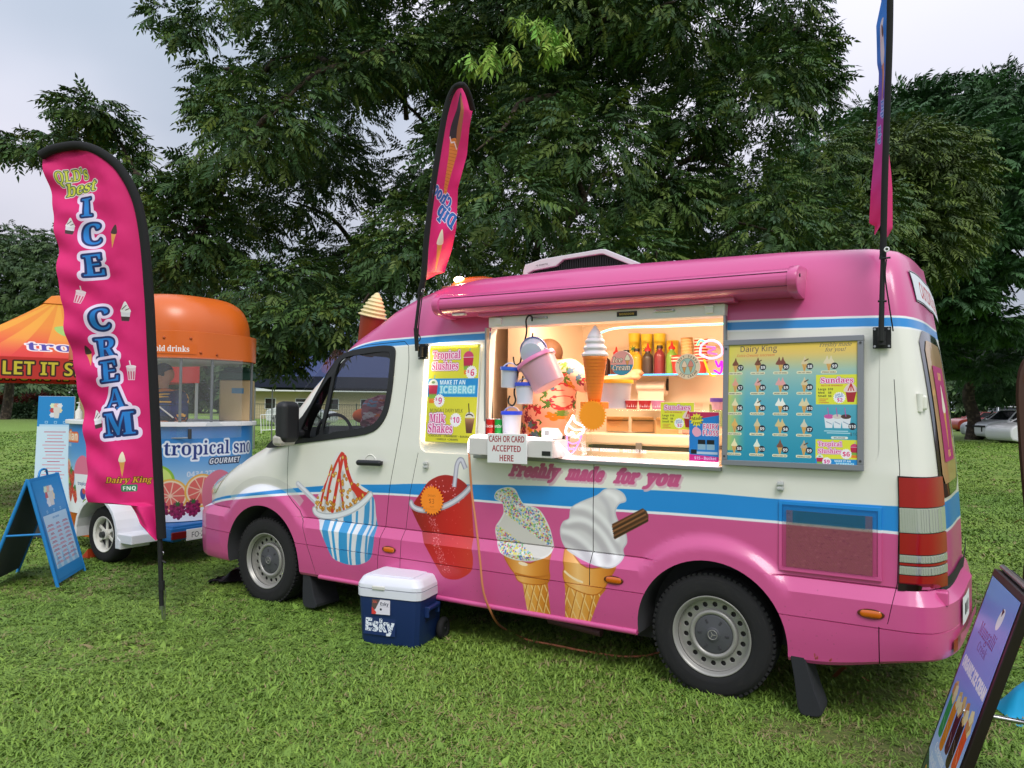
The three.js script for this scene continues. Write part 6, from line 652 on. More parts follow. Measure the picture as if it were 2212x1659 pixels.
// ---------- orange pop-up marquee behind the cart ----------
{
  const c = atDepth(120, 868, 12.2), t = thing('orange_marquee', 'orange and red sunburst marquee with yellow lettering behind the cart', 'marquee', [c.x, 0, c.z], 1.2), h = 1.72, ey = 2.2, py = 3.2;
  const art = canvas(1024, 512, (g) => { g.fillStyle = grad(g, 0, 0, 0, 512, [0, '#f09a2c'], [0.45, '#f08a2a'], [0.8, '#e8502c'], [1, '#dc2f28']); g.fillRect(0, 0, 1024, 512); for (let i = -9; i < 10; i += 2) poly(g, [[512 + i * 6, 0], [512 + (i + 1) * 6, 0], [512 + (i + 1) * 110, 512], [512 + i * 110, 512]], 'rgba(247,190,60,0.55)'); g.fillStyle = grad(g, 0, 330, 0, 512, [0, 'rgba(226,60,40,0)'], [1, 'rgba(220,44,40,0.95)']); g.fillRect(0, 330, 1024, 182); txt(g, 'tropical sno', 690, 400, 112, '#4a3a9c', { font: 'serif', max: 680, lines: [['#f3e4e0', 18]] }); blob(g, [[470, 220], [600, 210], [560, 290], [500, 290]], '#a8cf6a'); oval(g, 570, 215, 24, 24, '#7a9ad8'); });
  const P = [], UV = [], idx = []; const quad = (a, b, ct, dt, ua, ub) => { const n = 10, o = P.length / 3; for (let j = 0; j <= n; j++) for (let i = 0; i <= n; i++) { const u = i / n, v = j / n, p = a.clone().lerp(b, u).lerp(ct.clone().lerp(dt, u), v); p.y -= 0.06 * Math.sin(v * Math.PI) ; P.push(p.x, p.y, p.z); const w = lerp(1, 0.14, v); UV.push(0.5 + (u - 0.5) * w * 0.98, v); } for (let j = 0; j < n; j++) for (let i = 0; i < n; i++) { const q = o + j * (n + 1) + i; idx.push(q, q + 1, q + n + 1, q + 1, q + n + 2, q + n + 1); } };
  const C = [V3(-h, ey, h), V3(h, ey, h), V3(h, ey, -h), V3(-h, ey, -h)], T = C.map((p) => V3(p.x * 0.06, py, p.z * 0.06)); for (let i = 0; i < 4; i++) quad(C[i], C[(i + 1) % 4], T[i], T[(i + 1) % 4]); const g = new THREE.BufferGeometry(); g.setAttribute('position', new THREE.Float32BufferAttribute(P, 3)); g.setAttribute('uv', new THREE.Float32BufferAttribute(UV, 2)); g.setIndex(idx); g.computeVertexNormals();
  part(t, 'roof', g, phy(0xffffff, 0.7, { map: tex(art), transmission: 0.12, thickness: 0 })); part(t, 'peak_cap', lathe([[0, 0.06], [0.15, 0.03], [0.32, -0.1]].reverse(), 4).rotateY(Math.PI / 4).translate(0, py + 0.03, 0), mat(0xe8862a, 0.7));
  const val = print(1024, 96, (g) => { g.fillStyle = '#d8342a'; g.fillRect(0, 0, 1024, 96); txt(g, 'LET IT SNOW!', 485, 50, 80, '#e6d33a', { max: 450, lines: [['#3a1a10', 14]] }); }, 0.75), vm = phy(0xffffff, 0.75, { map: val.map, side: THREE.DoubleSide, transmission: 0.2, thickness: 0 });
  for (let i = 0; i < 4; i++) { const a = (i * Math.PI) / 2; const q = part(t, 'valance', move(new THREE.PlaneGeometry(h * 2, 0.3, 12, 1), Math.sin(a) * h, ey - 0.14, Math.cos(a) * h, 0, a, 0), vm); }
  for (const [x, z] of [[-1, 1], [1, 1], [1, -1], [-1, -1]]) part(t, 'leg', bx(0.04, ey, 0.04, x * (h - 0.03), ey / 2, z * (h - 0.03), 0.004), mat(0xb6b8ba, 0.4, { metalness: 0.5 }));
}

{ // drink machine on the cart counter
  const p = atDepth(512, 868, 8.75), t = thing('drink_machine', 'beige drink machine with dark green top inside the orange cart', 'machine', [p.x, 1.411, p.z], 0.7); part(t, 'cabinet', bx(0.34, 0.46, 0.26, 0, 0.23, 0, 0.02), mat(0xc9ad80, 0.6)); part(t, 'lid', [bx(0.36, 0.1, 0.28, 0, 0.51, 0, 0.03), bx(0.28, 0.06, 0.2, 0, 0.575, 0, 0.025)], mat(0x1d4a3c, 0.5)); part(t, 'maker_label', bx(0.13, 0.06, 0.004, 0.03, 0.34, 0.132, 0.001), mat(0x4f86a8, 0.5)); part(t, 'leg', bx(0.3, 0.012, 0.2, 0, 0.004, 0, 0.002), M.grey);
}
// ---------- people: one continuous body from tapered bones ----------
function bodyGeo(bones, centre, half, res, k = 0.035, clip) { // bones: [a, b, ra, rb]; smooth-min of tapered capsules
  const mc = new MarchingCubes(res, M.white, false, false, 400000), f = mc.field, h = res / 2; mc.isolation = 0;
  const B = bones.map(([a, b, ra, rb]) => ({ a: V3(...a), d: V3(...b).sub(V3(...a)), ra, rb: rb ?? ra })); for (const q of B) q.l = q.d.lengthSq() || 1e-9;
  let i = 0; for (let z = 0; z < res; z++) for (let y = 0; y < res; y++) for (let x = 0; x < res; x++, i++) {
    const px = centre[0] + ((x - h) / h) * half, py = centre[1] + ((y - h) / h) * half, pz = centre[2] + ((z - h) / h) * half; let d = 1;
    for (const q of B) { const ax = px - q.a.x, ay = py - q.a.y, az = pz - q.a.z, t = clamp((ax * q.d.x + ay * q.d.y + az * q.d.z) / q.l, 0, 1), dx = ax - q.d.x * t, dy = ay - q.d.y * t, dz = az - q.d.z * t, e = Math.sqrt(dx * dx + dy * dy + dz * dz) - lerp(q.ra, q.rb, t); if (e < d + k) { const m = Math.max(k - Math.abs(d - e), 0) / k; d = Math.min(d, e) - m * m * k * 0.25; } }
    if (clip) d = Math.max(d, clip(px, py, pz)); f[i] = -d;
  }
  mc.update(); const n = mc.count, P = new Float32Array(n * 3), N = new Float32Array(n * 3), UV = new Float32Array(n * 2);
  for (let j = 0; j < n; j++) { for (let c = 0; c < 3; c++) P[j * 3 + c] = centre[c] + mc.positionArray[j * 3 + c] * half; UV[j * 2] = P[j * 3] + P[j * 3 + 2] * 0.6; UV[j * 2 + 1] = P[j * 3 + 1]; }
  const g = new THREE.BufferGeometry(); g.setAttribute('position', new THREE.BufferAttribute(P, 3)); g.setAttribute('uv', new THREE.BufferAttribute(UV, 2)); let q = mergeVertices(g, 1e-4); q.computeVertexNormals(); return q;
}
const headBones = (c, R, fx, fz) => { const d = V3(fx, 0, fz).normalize(), s = V3(-d.z, 0, d.x), at = (f, u, w) => [c[0] + d.x * f + s.x * w, c[1] + u, c[2] + d.z * f + s.z * w]; return [[at(-0.015, 0.03, 0), at(0.01, 0.02, 0), R, R], [at(0.03, -0.06, 0), at(0.02, -0.02, 0), R * 0.68, R * 0.8], [at(R * 0.95, 0.0, 0), at(R * 1.1, -0.025, 0), 0.01, 0.016], [at(-0.005, 0.0, R * 0.95), at(-0.01, -0.03, R * 0.95), 0.014, 0.01], [at(-0.005, 0.0, -R * 0.95), at(-0.01, -0.03, -R * 0.95), 0.014, 0.01], [at(R * 0.85, -0.062, -0.02), at(R * 0.85, -0.062, 0.02), 0.008, 0.008]]; };
const handBones = (w, dir, up) => { const d = V3(...dir).normalize(), u = V3(...up).normalize(), s = d.clone().cross(u).normalize(), o = V3(...w), p = (a, b, c) => o.clone().addScaledVector(d, a).addScaledVector(s, b).addScaledVector(u, c).toArray(), L = [[p(0, 0, 0), p(0.06, 0.01, 0), 0.028, 0.03], [p(0.04, -0.012, 0), p(0.075, -0.02, 0), 0.024, 0.018]]; [[-0.03, 0.05], [-0.01, 0.065], [0.01, 0.07], [0.03, 0.06]].forEach(([b, l]) => { L.push([p(0.075, b, 0), p(0.075 + l * 0.55, b * 1.15, -0.006), 0.0095, 0.009]); L.push([p(0.075 + l * 0.55, b * 1.15, -0.006), p(0.075 + l * 0.95, b * 1.2, -0.025), 0.009, 0.0075]); }); L.push([p(0.02, 0.03, 0), p(0.05, 0.062, -0.012), 0.011, 0.0095], [p(0.05, 0.062, -0.012), p(0.08, 0.066, -0.02), 0.0095, 0.008]); return L; };
const floral = (bg, marks, n, seed) => { const c = canvas(512, 512, (g) => { const R = rnd(seed); g.fillStyle = bg; g.fillRect(0, 0, 512, 512); for (let i = 0; i < n; i++) { const x = R() * 512, y = R() * 512, s = 20 + R() * 22, k = marks[(R() * marks.length) | 0]; for (const ox of [-512, 0, 512]) for (const oy of [-512, 0, 512]) { if (x + ox < -60 || x + ox > 572 || y + oy < -60 || y + oy > 572) continue; g.save(); g.translate(x + ox, y + oy); g.rotate(i * 1.7); if (k[1] === 0) for (let p = 0; p < 5; p++) oval(g, Math.cos(p * 1.257) * s * 0.5, Math.sin(p * 1.257) * s * 0.5, s * 0.42, s * 0.3, k[0], null, 0, p * 1.257); else if (k[1] === 1) for (let p = -2; p < 3; p++) oval(g, p * 5, Math.abs(p) * 5, s * 0.8, s * 0.16, k[0], null, 0, p * 0.5); else { g.strokeStyle = k[0]; g.lineWidth = s * 0.25; g.beginPath(); g.moveTo(-s * 0.3, s); g.lineTo(0, 0); g.quadraticCurveTo(s * 0.5, -s * 0.6, 0, -s * 0.9); g.stroke(); oval(g, s * 0.1, 0.1 * s, s * 0.5, s * 0.32, k[0], null, 0, 0.5); } g.restore(); } } }); const t = tex(c, { wrapS: THREE.RepeatWrapping, wrapT: THREE.RepeatWrapping }); t.repeat.set(1.9, 1.9); return mat(0xffffff, 0.85, { map: t }); };
const skinM = mat(0xb98062, 0.55), hairM = mat(0x5a3a22, 0.7);
{
  const t = thing('person', 'person in a pink tropical print shirt working inside the serving hatch', 'person', [-1.5, 0.8, -0.8]); const rel = (g) => g.translate(1.5, -0.8, 0.8), hd = [-1.57, 1.985, -0.93];
  const torso = [[[-1.52, 1.36, -0.78], [-1.47, 1.6, -0.76], 0.185, 0.19], [[-1.47, 1.6, -0.76], [-1.42, 1.8, -0.78], 0.19, 0.165], [[-1.54, 1.84, -0.86], [-1.3, 1.87, -0.76], 0.095, 0.09]];
  const armR = [[-1.29, 1.86, -0.75], [-1.1, 1.775, -0.72], [-0.93, 1.83, -0.95]], armL = [[-1.58, 1.84, -0.88], [-1.72, 1.62, -0.85], [-1.56, 1.5, -1.02]];
  const body = [...torso.map(([a, b, p, q]) => [a, b, p - 0.02, q - 0.02]), [[-1.44, 1.86, -0.82], [-1.53, 1.95, -0.91], 0.06, 0.055], ...headBones(hd, 0.098, -0.4, -1), [armR[0], armR[1], 0.068, 0.055], [armR[1], armR[2], 0.054, 0.034], ...handBones(armR[2], [0.5, 0.5, -0.7], [0, 1, 0.4]), [armL[0], armL[1], 0.062, 0.05], [armL[1], armL[2], 0.048, 0.032], ...handBones(armL[2], [0.4, -0.2, -0.8], [0, 1, 0]), [[-1.6, 1.34, -0.82], [-1.58, 1.08, -0.72], 0.1, 0.075], [[-1.58, 1.08, -0.72], [-1.58, 0.86, -0.8], 0.072, 0.045], [[-1.44, 1.34, -0.76], [-1.4, 1.08, -0.68], 0.1, 0.075], [[-1.4, 1.08, -0.68], [-1.4, 0.86, -0.76], 0.072, 0.045], [[-1.58, 0.84, -0.8], [-1.6, 0.83, -0.66], 0.04, 0.032], [[-1.4, 0.84, -0.76], [-1.4, 0.83, -0.62], 0.04, 0.032]];
  part(t, 'body', rel(bodyGeo(body, [-1.37, 1.53, -0.85], 0.76, 150, 0.03)), skinM);
  part(t, 'shirt', rel(bodyGeo([...torso, [armR[0], [-1.17, 1.81, -0.735], 0.1, 0.088], [armL[0], [-1.65, 1.73, -0.865], 0.092, 0.085]], [-1.45, 1.63, -0.82], 0.5, 84, 0.05, (x, y) => 1.37 - y)), floral('#eda898', [['#b8203c', 2], ['#3f6a2a', 1], ['#5f8230', 1], ['#d0801c', 0], ['#8a2848', 0], ['#4a6a8a', 0], ['#c4303c', 2]], 95, 9));
  part(t, 'trousers', rel(bodyGeo([[[-1.53, 1.3, -0.79], [-1.5, 1.42, -0.78], 0.185, 0.182], [[-1.6, 1.32, -0.82], [-1.58, 1.08, -0.72], 0.115, 0.09], [[-1.58, 1.08, -0.72], [-1.58, 0.9, -0.8], 0.085, 0.065], [[-1.44, 1.32, -0.76], [-1.4, 1.08, -0.68], 0.115, 0.09], [[-1.4, 1.08, -0.68], [-1.4, 0.9, -0.76], 0.085, 0.065]], [-1.5, 1.18, -0.78], 0.42, 64, 0.04)), mat(0x15161c, 0.9));
  part(t, 'hair', rel(bodyGeo([[[-1.555, 2.03, -0.9], [-1.56, 1.99, -0.895], 0.112, 0.105], [[-1.54, 1.98, -0.85], [-1.53, 1.9, -0.83], 0.07, 0.05]], [-1.55, 1.98, -0.89], 0.24, 50, 0.05)), hairM);
  const c = atDepth(352, 850, 8.15), px = c.x, pz = c.z, u = thing('person', 'person in a navy floral shirt and cap standing inside the orange cart', 'person', [px, 0.425, pz]), A = (x, y, z) => [px + x, y, pz + z], rl = (g) => g.translate(-px, -0.425, -pz);
  const tor = [[A(0, 1.2, 0), A(0, 1.45, 0), 0.16, 0.165], [A(0, 1.45, 0), A(0, 1.62, 0), 0.165, 0.15], [A(-0.14, 1.66, 0.08), A(0.14, 1.66, -0.08), 0.085, 0.085]];
  part(u, 'body', rl(bodyGeo([...tor.map(([a, b, p, q]) => [a, b, p - 0.02, q - 0.02]), [A(0, 1.7, 0), A(0, 1.8, 0), 0.055, 0.052], ...headBones(A(0, 1.88, 0), 0.095, -0.8, 0.4), [A(-0.17, 1.64, 0.09), A(-0.22, 1.4, 0.12), 0.058, 0.046], [A(-0.22, 1.4, 0.12), A(-0.3, 1.3, 0.3), 0.045, 0.03], ...handBones(A(-0.3, 1.3, 0.3), [-0.4, 0.2, 0.9], [0, 1, 0]), [A(0.17, 1.64, -0.09), A(0.22, 1.4, -0.06), 0.058, 0.046], [A(0.22, 1.4, -0.06), A(0.14, 1.26, 0.12), 0.045, 0.03], ...handBones(A(0.14, 1.26, 0.12), [-0.5, 0.1, 0.8], [0, 1, 0]), [A(-0.09, 1.16, 0.03), A(-0.09, 0.8, 0.05), 0.1, 0.07], [A(-0.09, 0.8, 0.05), A(-0.1, 0.5, 0.02), 0.065, 0.045], [A(0.09, 1.16, -0.03), A(0.09, 0.8, -0.02), 0.1, 0.07], [A(0.09, 0.8, -0.02), A(0.1, 0.5, -0.05), 0.065, 0.045], [A(-0.1, 0.47, 0.02), A(-0.2, 0.46, 0.1), 0.042, 0.032], [A(0.1, 0.47, -0.05), A(0.0, 0.46, 0.03), 0.042, 0.032]], [px, 1.2, pz], 0.82, 136, 0.03)), skinM);
  part(u, 'shirt', rl(bodyGeo([...tor, [A(-0.16, 1.64, 0.09), A(-0.21, 1.46, 0.11), 0.085, 0.075], [A(0.16, 1.64, -0.09), A(0.21, 1.46, -0.07), 0.085, 0.075]], [px, 1.45, pz], 0.42, 66, 0.05, (x, y) => 1.14 - y)), floral('#101a4a', [['#d8742a', 0], ['#0b1030', 0], ['#22357a', 1], ['#e0a040', 0], ['#16245e', 0], ['#c85a28', 1]], 70, 19)); part(u, 'trousers', rl(bodyGeo([[A(0, 1.1, 0), A(0, 1.18, 0), 0.155, 0.15], [A(-0.09, 1.12, 0.03), A(-0.09, 0.8, 0.05), 0.115, 0.085], [A(-0.09, 0.8, 0.05), A(-0.1, 0.52, 0.02), 0.08, 0.062], [A(0.09, 1.12, -0.03), A(0.09, 0.8, -0.02), 0.115, 0.085], [A(0.09, 0.8, -0.02), A(0.1, 0.52, -0.05), 0.08, 0.062]], [px, 0.85, pz], 0.45, 60, 0.04)), mat(0x1c1f2a, 0.9)); part(u, 'cap', rl(bodyGeo([[A(0, 1.915, 0), A(0, 1.93, 0), 0.103, 0.1], [A(-0.08, 1.92, 0.04), A(-0.16, 1.905, 0.08), 0.03, 0.02]], [px, 1.92, pz], 0.22, 44, 0.03, (x, y) => 1.885 - y)), mat(0x0c1230, 0.85));
}
// ---------- inside the serving room ----------
const warm = 0xffdcb8;
{
  const li = part(van, 'ceiling_light', [bx(1.5, 0.02, 0.16, -0.75, 2.462, -0.62, 0.006)], LED(0xffd7a8, 1.5)); areaLight(1.5, 0.16, warm, 54, [-0.75, 2.448, -0.62], [-0.75, 0, -0.62]);
  part(van, 'rear_shelf', bx(1.15, 0.02, 0.32, -0.75, 1.868, -1.6, 0.003), M.glass.clone()); part(van, 'shelf_light', bx(1.12, 0.012, 0.01, -0.73, 1.877, -1.436, 0.002), LED(0x3fa8f0, 1.4)); areaLight(1.1, 0.012, 0x6fc8ff, 5, [-0.73, 1.877, -1.428], [-0.73, 1.5, -0.5]);
  part(van, 'cyan_light', tube([[-1.36, 2.19, -1.3], [-1.2, 2.238, -1.3], [-0.75, 2.24, -1.3], [-0.28, 2.238, -1.3]], 0.009, 30, 8), LED(0x7af0e0, 1.1));
  part(van, 'work_counter', [bx(1.5, 0.03, 0.36, -0.77, 1.235, -0.3, 0.004), bx(1.5, 0.4, 0.03, -0.77, 1.02, -0.46, 0.004)], M.lining);
  const p = new THREE.Group(); p.name = 'serving_case'; van.add(p); part(p, 'front_pane', bx(1.0, 0.3, 0.006, -0.47, 1.45, -0.07, 0.001), M.glass); part(p, 'top_pane', bx(1.02, 0.008, 0.36, -0.47, 1.604, -0.25, 0.001), M.glass); part(p, 'end_pane', bx(0.006, 0.3, 0.34, -0.975, 1.45, -0.245, 0.001), M.glass);
  const fnt = await new FontLoader().loadAsync('fonts/droid/droid_sans_bold.typeface.json'); const tg = new TextGeometry('FOR ICE CREAM VAN BOOKINGS - 0412 333 344', { font: fnt, size: 0.02, depth: 0.001, curveSegments: 3 }); tg.computeBoundingBox(); const sc = 0.56 / (tg.boundingBox.max.x - tg.boundingBox.min.x); tg.scale(sc, 1.1, 1); tg.translate(-0.98, 1.342, -0.066); part(p, 'booking_letters', tg, M.white).userData.kind = 'stuff';
  part(van, 'sill_light', bx(1.0, 0.012, 0.012, -0.47, 1.302, -0.03, 0.003), LED(0xffe6ea, 4)); areaLight(1.0, 0.012, 0xffe0e0, 9, [-0.47, 1.31, -0.03], [-0.47, 2, -0.1]);
  part(van, 'partition', [bx(0.03, 1.62, 0.95, -1.66, 1.62, -1.28, 0.003), bx(0.2, 1.62, 0.04, -1.74, 1.62, -0.78, 0.003)], M.lining);
  part(van, 'cab_opening', bx(0.012, 1.3, 0.6, -1.97, 1.6, -0.45, 0.001), M.well);
  const fz = thing('chest_freezer', 'cream chest freezer against the rear wall inside the van', 'freezer', [-0.86, 0.8, -1.4]); part(fz, 'cabinet', bx(0.92, 0.5, 0.6, 0, 0.25, 0, 0.02), M.cream); part(fz, 'lid', bx(0.94, 0.09, 0.62, 0, 0.575, 0, 0.02), M.cream); part(fz, 'seal', bx(0.9, 0.022, 0.58, 0, 0.514, 0, 0.002), M.grey); part(fz, 'latch', bx(0.05, 0.07, 0.012, -0.02, 0.52, 0.316, 0.003), M.alu);
  const R = rnd(3); for (let i = 0; i < 4; i++) { const b = thing('cardboard_box', ['open cardboard box on the chest freezer', 'flat cardboard box on the chest freezer lid', 'small cardboard box by the freezer corner', 'pink lidded carton on the chest freezer'][i], 'box', [-1.15 + i * 0.2, 1.421, -1.3 - 0.06 * (i % 2)], R() * 0.6); part(b, 'carton', bx(0.17, 0.08 + 0.05 * R(), 0.2, 0, 0.05, 0, 0.003), mat([0xb58a5c, 0xa87d52, 0xc29a6c, 0xc98f86][i], 0.8)); part(b, 'flap', move(box(0.17, 0.004, 0.09, 0), 0, 0.105, 0.1, -0.4), mat(0xb8915f, 0.8)); }
  const roll = thing('paper_towel_roll', 'white paper towel roll hanging under the glass shelf', 'paper towel', [-1.0, 1.775, -1.66]); part(roll, 'roll', cyl(0.06, 0.06, 0.24, 28).rotateZ(Math.PI / 2), mat(0xe6d9cc, 0.9)); part(roll, 'loose_sheet', bx(0.22, 0.16, 0.003, 0.01, -0.1, 0.06, 0), mat(0xe6d9cc, 0.9)); part(roll, 'holder', bx(0.012, 0.1, 0.03, 0.13, 0.03, 0, 0.003), M.black);
  const paper = (x, y, w, h, c, lab, draw) => { const o = single('wall_notice', lab, 'notice', bx(w, h, 0.003, 0, 0, 0, 0), mat(0xe9dfd2, 0.8), [x, y, -1.768]); part(o, 'print', flatFace(w - 0.004, h - 0.004), print(160, (160 * h / w) | 0, draw, 0.8), [0, 0, 0.003]); return o; };
  const lines = (bg, ink) => (g, w, h) => { const R = rnd(8); g.fillStyle = bg; g.fillRect(0, 0, w, h); for (let y = 14; y < h - 8; y += 11) { g.fillStyle = ink; g.fillRect(12, y, (w - 24) * (0.4 + R() * 0.6), 3); } };
  paper(-0.72, 1.7, 0.22, 0.3, 0, 'pale printed notice on the wall below the shelf', lines('#ddc9b6', '#8a7a70')); paper(-0.45, 1.74, 0.2, 0.16, 0, 'cream printed notice on the wall above the green panel', lines('#e6d3c2', '#a07a70')); paper(-0.45, 1.56, 0.22, 0.18, 0, 'plain green panel on the wall below a notice', (g, w, h) => { g.fillStyle = '#7d9468'; g.fillRect(0, 0, w, h); }); paper(-1.86, 2.2, 0.28, 0.2, 0, 'blue handwritten MILK sign on the rear wall', (g, w, h) => { g.fillStyle = '#6f9bd0'; g.fillRect(0, 0, w, h); txt(g, 'MILK', 40, 24, 26, '#23304e', { bold: false, rot: -0.05 }); poly(g, [[70, 60], [150, 30], [150, 110], [90, 110]], '#e8e6e2'); poly(g, [[100, 60], [120, 70], [110, 90]], '#222'); });
  const bn = single('price_star', 'yellow paper star marked BANANA on the rear wall', 'sign', extr(shapeOf(burst(0, 0, 0.09, 20, 0.84)), 0.003), mat(0xe2b820, 0.7), [-1.72, 2.14, -1.745]); part(bn, 'print', flatFace(0.12, 0.03), print(160, 40, (g) => { g.fillStyle = '#e2b820'; g.fillRect(0, 0, 160, 40); txt(g, 'BANANA', 80, 21, 30, '#3a2c10', { bold: false }); }), [0, 0.01, 0.0045], [0, 0, 0.1]);
  // bottles on the shelf
  const SY = 1.879; const bottle = (x, z, c, cap, h, lab, tipped) => { const b = thing('sauce_bottle', lab, 'bottle', [x, SY, z], 0, 'sauce bottles on the shelf'); part(b, 'bottle_body', lathe([[0, 0], [0.042, 0], [0.045, 0.01], [0.045, h * 0.7], [0.038, h * 0.82], [0.02, h * 0.92], [0.02, h]].map(([r, y]) => [r, y]), 24), phy(c, 0.35, { clearcoat: 0.3 })); part(b, 'cap', tipped ? lathe([[0.026, h], [0.026, h + 0.018], [0.012, h + 0.03], [0.004, h + 0.065], [0, h + 0.065]], 16) : cyl(0.024, 0.026, 0.025, 16).translate(0, h + 0.012, 0), mat(cap, 0.5)); return b; };
  for (const [x, c, cap, h, tip, lab] of [[-1.36, 0x3a2420, 0xc81f1f, 0.16, 1, 'short dark sauce bottle with red nozzle'], [-1.26, 0x6b3a30, 0xc81f1f, 0.17, 1, 'brown sauce bottle with red nozzle beside a short dark one'], [-1.17, 0x8a5a3c, 0x1a1512, 0.18, 0, 'tan brown sauce bottle with black cap'], [-1.08, 0xd8992a, 0x241a12, 0.19, 0, 'mustard yellow sauce bottle with black cap'], [-0.985, 0x3d3330, 0xc81f1f, 0.19, 1, 'tall black sauce bottle with red nozzle'], [-0.885, 0x7a2530, 0x241a1a, 0.21, 0, 'dark red sauce bottle with dark cap'], [-0.785, 0x6f9a3c, 0xc81f1f, 0.2, 1, 'lime green sauce bottle with red nozzle']]) bottle(x, -1.52, c, cap, h, lab, tip);
  const yc = (x, y, lab) => { const b = thing('palm_cup', lab, 'cup', [x, y, -1.66], 0.2, 'yellow cups with palm leaf print'); part(b, 'cup', lathe([[0, 0], [0.038, 0], [0.05, 0.2], [0.047, 0.2], [0.036, 0.005]], 24), mat(0xe3c43a, 0.5)); part(b, 'band', cyl(0.0485, 0.0475, 0.02, 24, true).translate(0, 0.175, 0), mat(0x4f7a2c, 0.6)); part(b, 'palm_print', extr(shapeOf(burst(0, 0, 0.032, 7, 0.35)), 0.001).translate(0, 0.07, 0.044), mat(0x2f6a2c, 0.6)); };
  for (const [x, y] of [[-1.16, 2.03], [-1.05, 2.02], [-0.94, 2.02], [-0.83, 1.96]]) yc(x, y, 'yellow paper cup with green palm leaf behind the bottles'); single('cup_riser', 'clear riser holding yellow cups at the back of the shelf', 'stand', bx(0.5, 0.012, 0.1, -1.0, 1.95, -1.69, 0.001), M.glass);
  const stack = (x, y, z, n, r, c0, c1, lab, tilt) => { const b = thing('cup_stack', lab, 'cups', [x, y, z]); b.rotation.z = tilt; const dy = 0.012; for (let k = 0; k < n; k++) part(b, 'cup', lathe([[r * 0.72, k * dy], [r, k * dy + 0.09], [r * 1.06, k * dy + 0.092], [r * 1.04, k * dy + 0.098], [r * 0.97, k * dy + 0.09], [r * 0.7, k * dy]], 20), k % 2 ? c1 : c0); return b; };
  const cr = mat(0xdcae74, 0.7), cr2 = mat(0xe6c08c, 0.7), rd = mat(0xc23a34, 0.6), wh2 = mat(0xe8cfc0, 0.7); stack(-0.66, SY, -1.56, 17, 0.045, cr, cr2, 'tall leaning stack of tan cups on the shelf', 0.06); stack(-0.55, SY, -1.52, 16, 0.05, rd, wh2, 'tall stack of red and white cups on the shelf', 0); stack(-0.72, SY, -1.47, 5, 0.045, rd, wh2, 'short stack of red cups at the shelf edge', 0);
  // buckets of fairy floss
  const tubM = phy(0xe6eaf6, 0.35, { transmission: 0.45, thickness: 0 }), pinkTub = phy(0xf0c4d8, 0.35, { transmission: 0.45, thickness: 0 });
  function bucket(lab, pos, rot, r, h, lidC, flossC, tm = tubM, handle = true) { const b = thing('floss_bucket', lab, 'bucket', pos); b.rotation.set(...rot); part(b, 'tub', lathe([[0, 0], [r * 0.84, 0], [r * 0.86, 0.006], [r * 0.97, h * 0.93], [r * 1.05, h * 0.93], [r * 1.05, h], [r, h], [r * 0.95, h * 0.9], [r * 0.8, 0.01], [0, 0.01]], 36), tm); part(b, 'lid', lathe([[0, h + 0.006], [r * 0.96, h + 0.006], [r * 1.0, h + 0.012], [r * 1.08, h + 0.012], [r * 1.09, h - 0.012], [r * 1.06, h - 0.012], [r * 1.05, h + 0.001], [0, h + 0.001]], 36), mat(lidC, 0.4)); part(b, 'floss', new THREE.IcosahedronGeometry(1, 3).scale(r * 0.72, h * 0.36, r * 0.72).translate(0, h * 0.4, 0), mat(flossC, 0.95)); if (handle) part(b, 'handle', tube([[-r * 1.05, h * 0.9, 0], [-r * 0.7, h + r * 0.35, 0], [0, h + r * 0.62, 0], [r * 0.7, h + r * 0.35, 0], [r * 1.05, h * 0.9, 0]], 0.005, 24, 6), mat(0xe2dce6, 0.5)); return b; }
  bucket('clear bucket hanging tilted with its round base towards the lawn', [-1.13, 1.95, 0.1], [-1.25, 0, 0.35], 0.082, 0.11, 0x8a90d8, 0x9cc8ea); bucket('large pink lidded bucket hanging tilted from the hook rail', [-1.06, 1.75, -0.02], [0.1, 0, 0.5], 0.125, 0.19, 0xe07fb0, 0x9ab4e2, pinkTub); bucket('blue lidded bucket hanging upper left on the hook rail', [-1.335, 1.737, 0.03], [0, 0, -0.06], 0.062, 0.125, 0x2a5cc8, 0x8fb8e6); bucket('blue lidded bucket hanging in the middle of the hook rail', [-1.213, 1.632, 0.03], [0, 0, 0.03], 0.06, 0.128, 0x2f48c4, 0x8fc0ea); bucket('blue lidded bucket with white handle standing behind the cash sign', [-1.35, 1.418, -0.03], [0, 0, 0], 0.066, 0.155, 0x1f3fd0, 0xa8d4ee); bucket('big clear bucket with yellow lid on the glass case', [-0.735, 1.609, -0.3], [0, 0, 0], 0.115, 0.175, 0xd8b428, 0x86a8dc, tubM, false); bucket('small pink bucket with purple lid at the right of the case', [-0.03, 1.609, -0.28], [0, 0, 0], 0.06, 0.06, 0x6a4ab0, 0xe0a0b8, pinkTub, false);
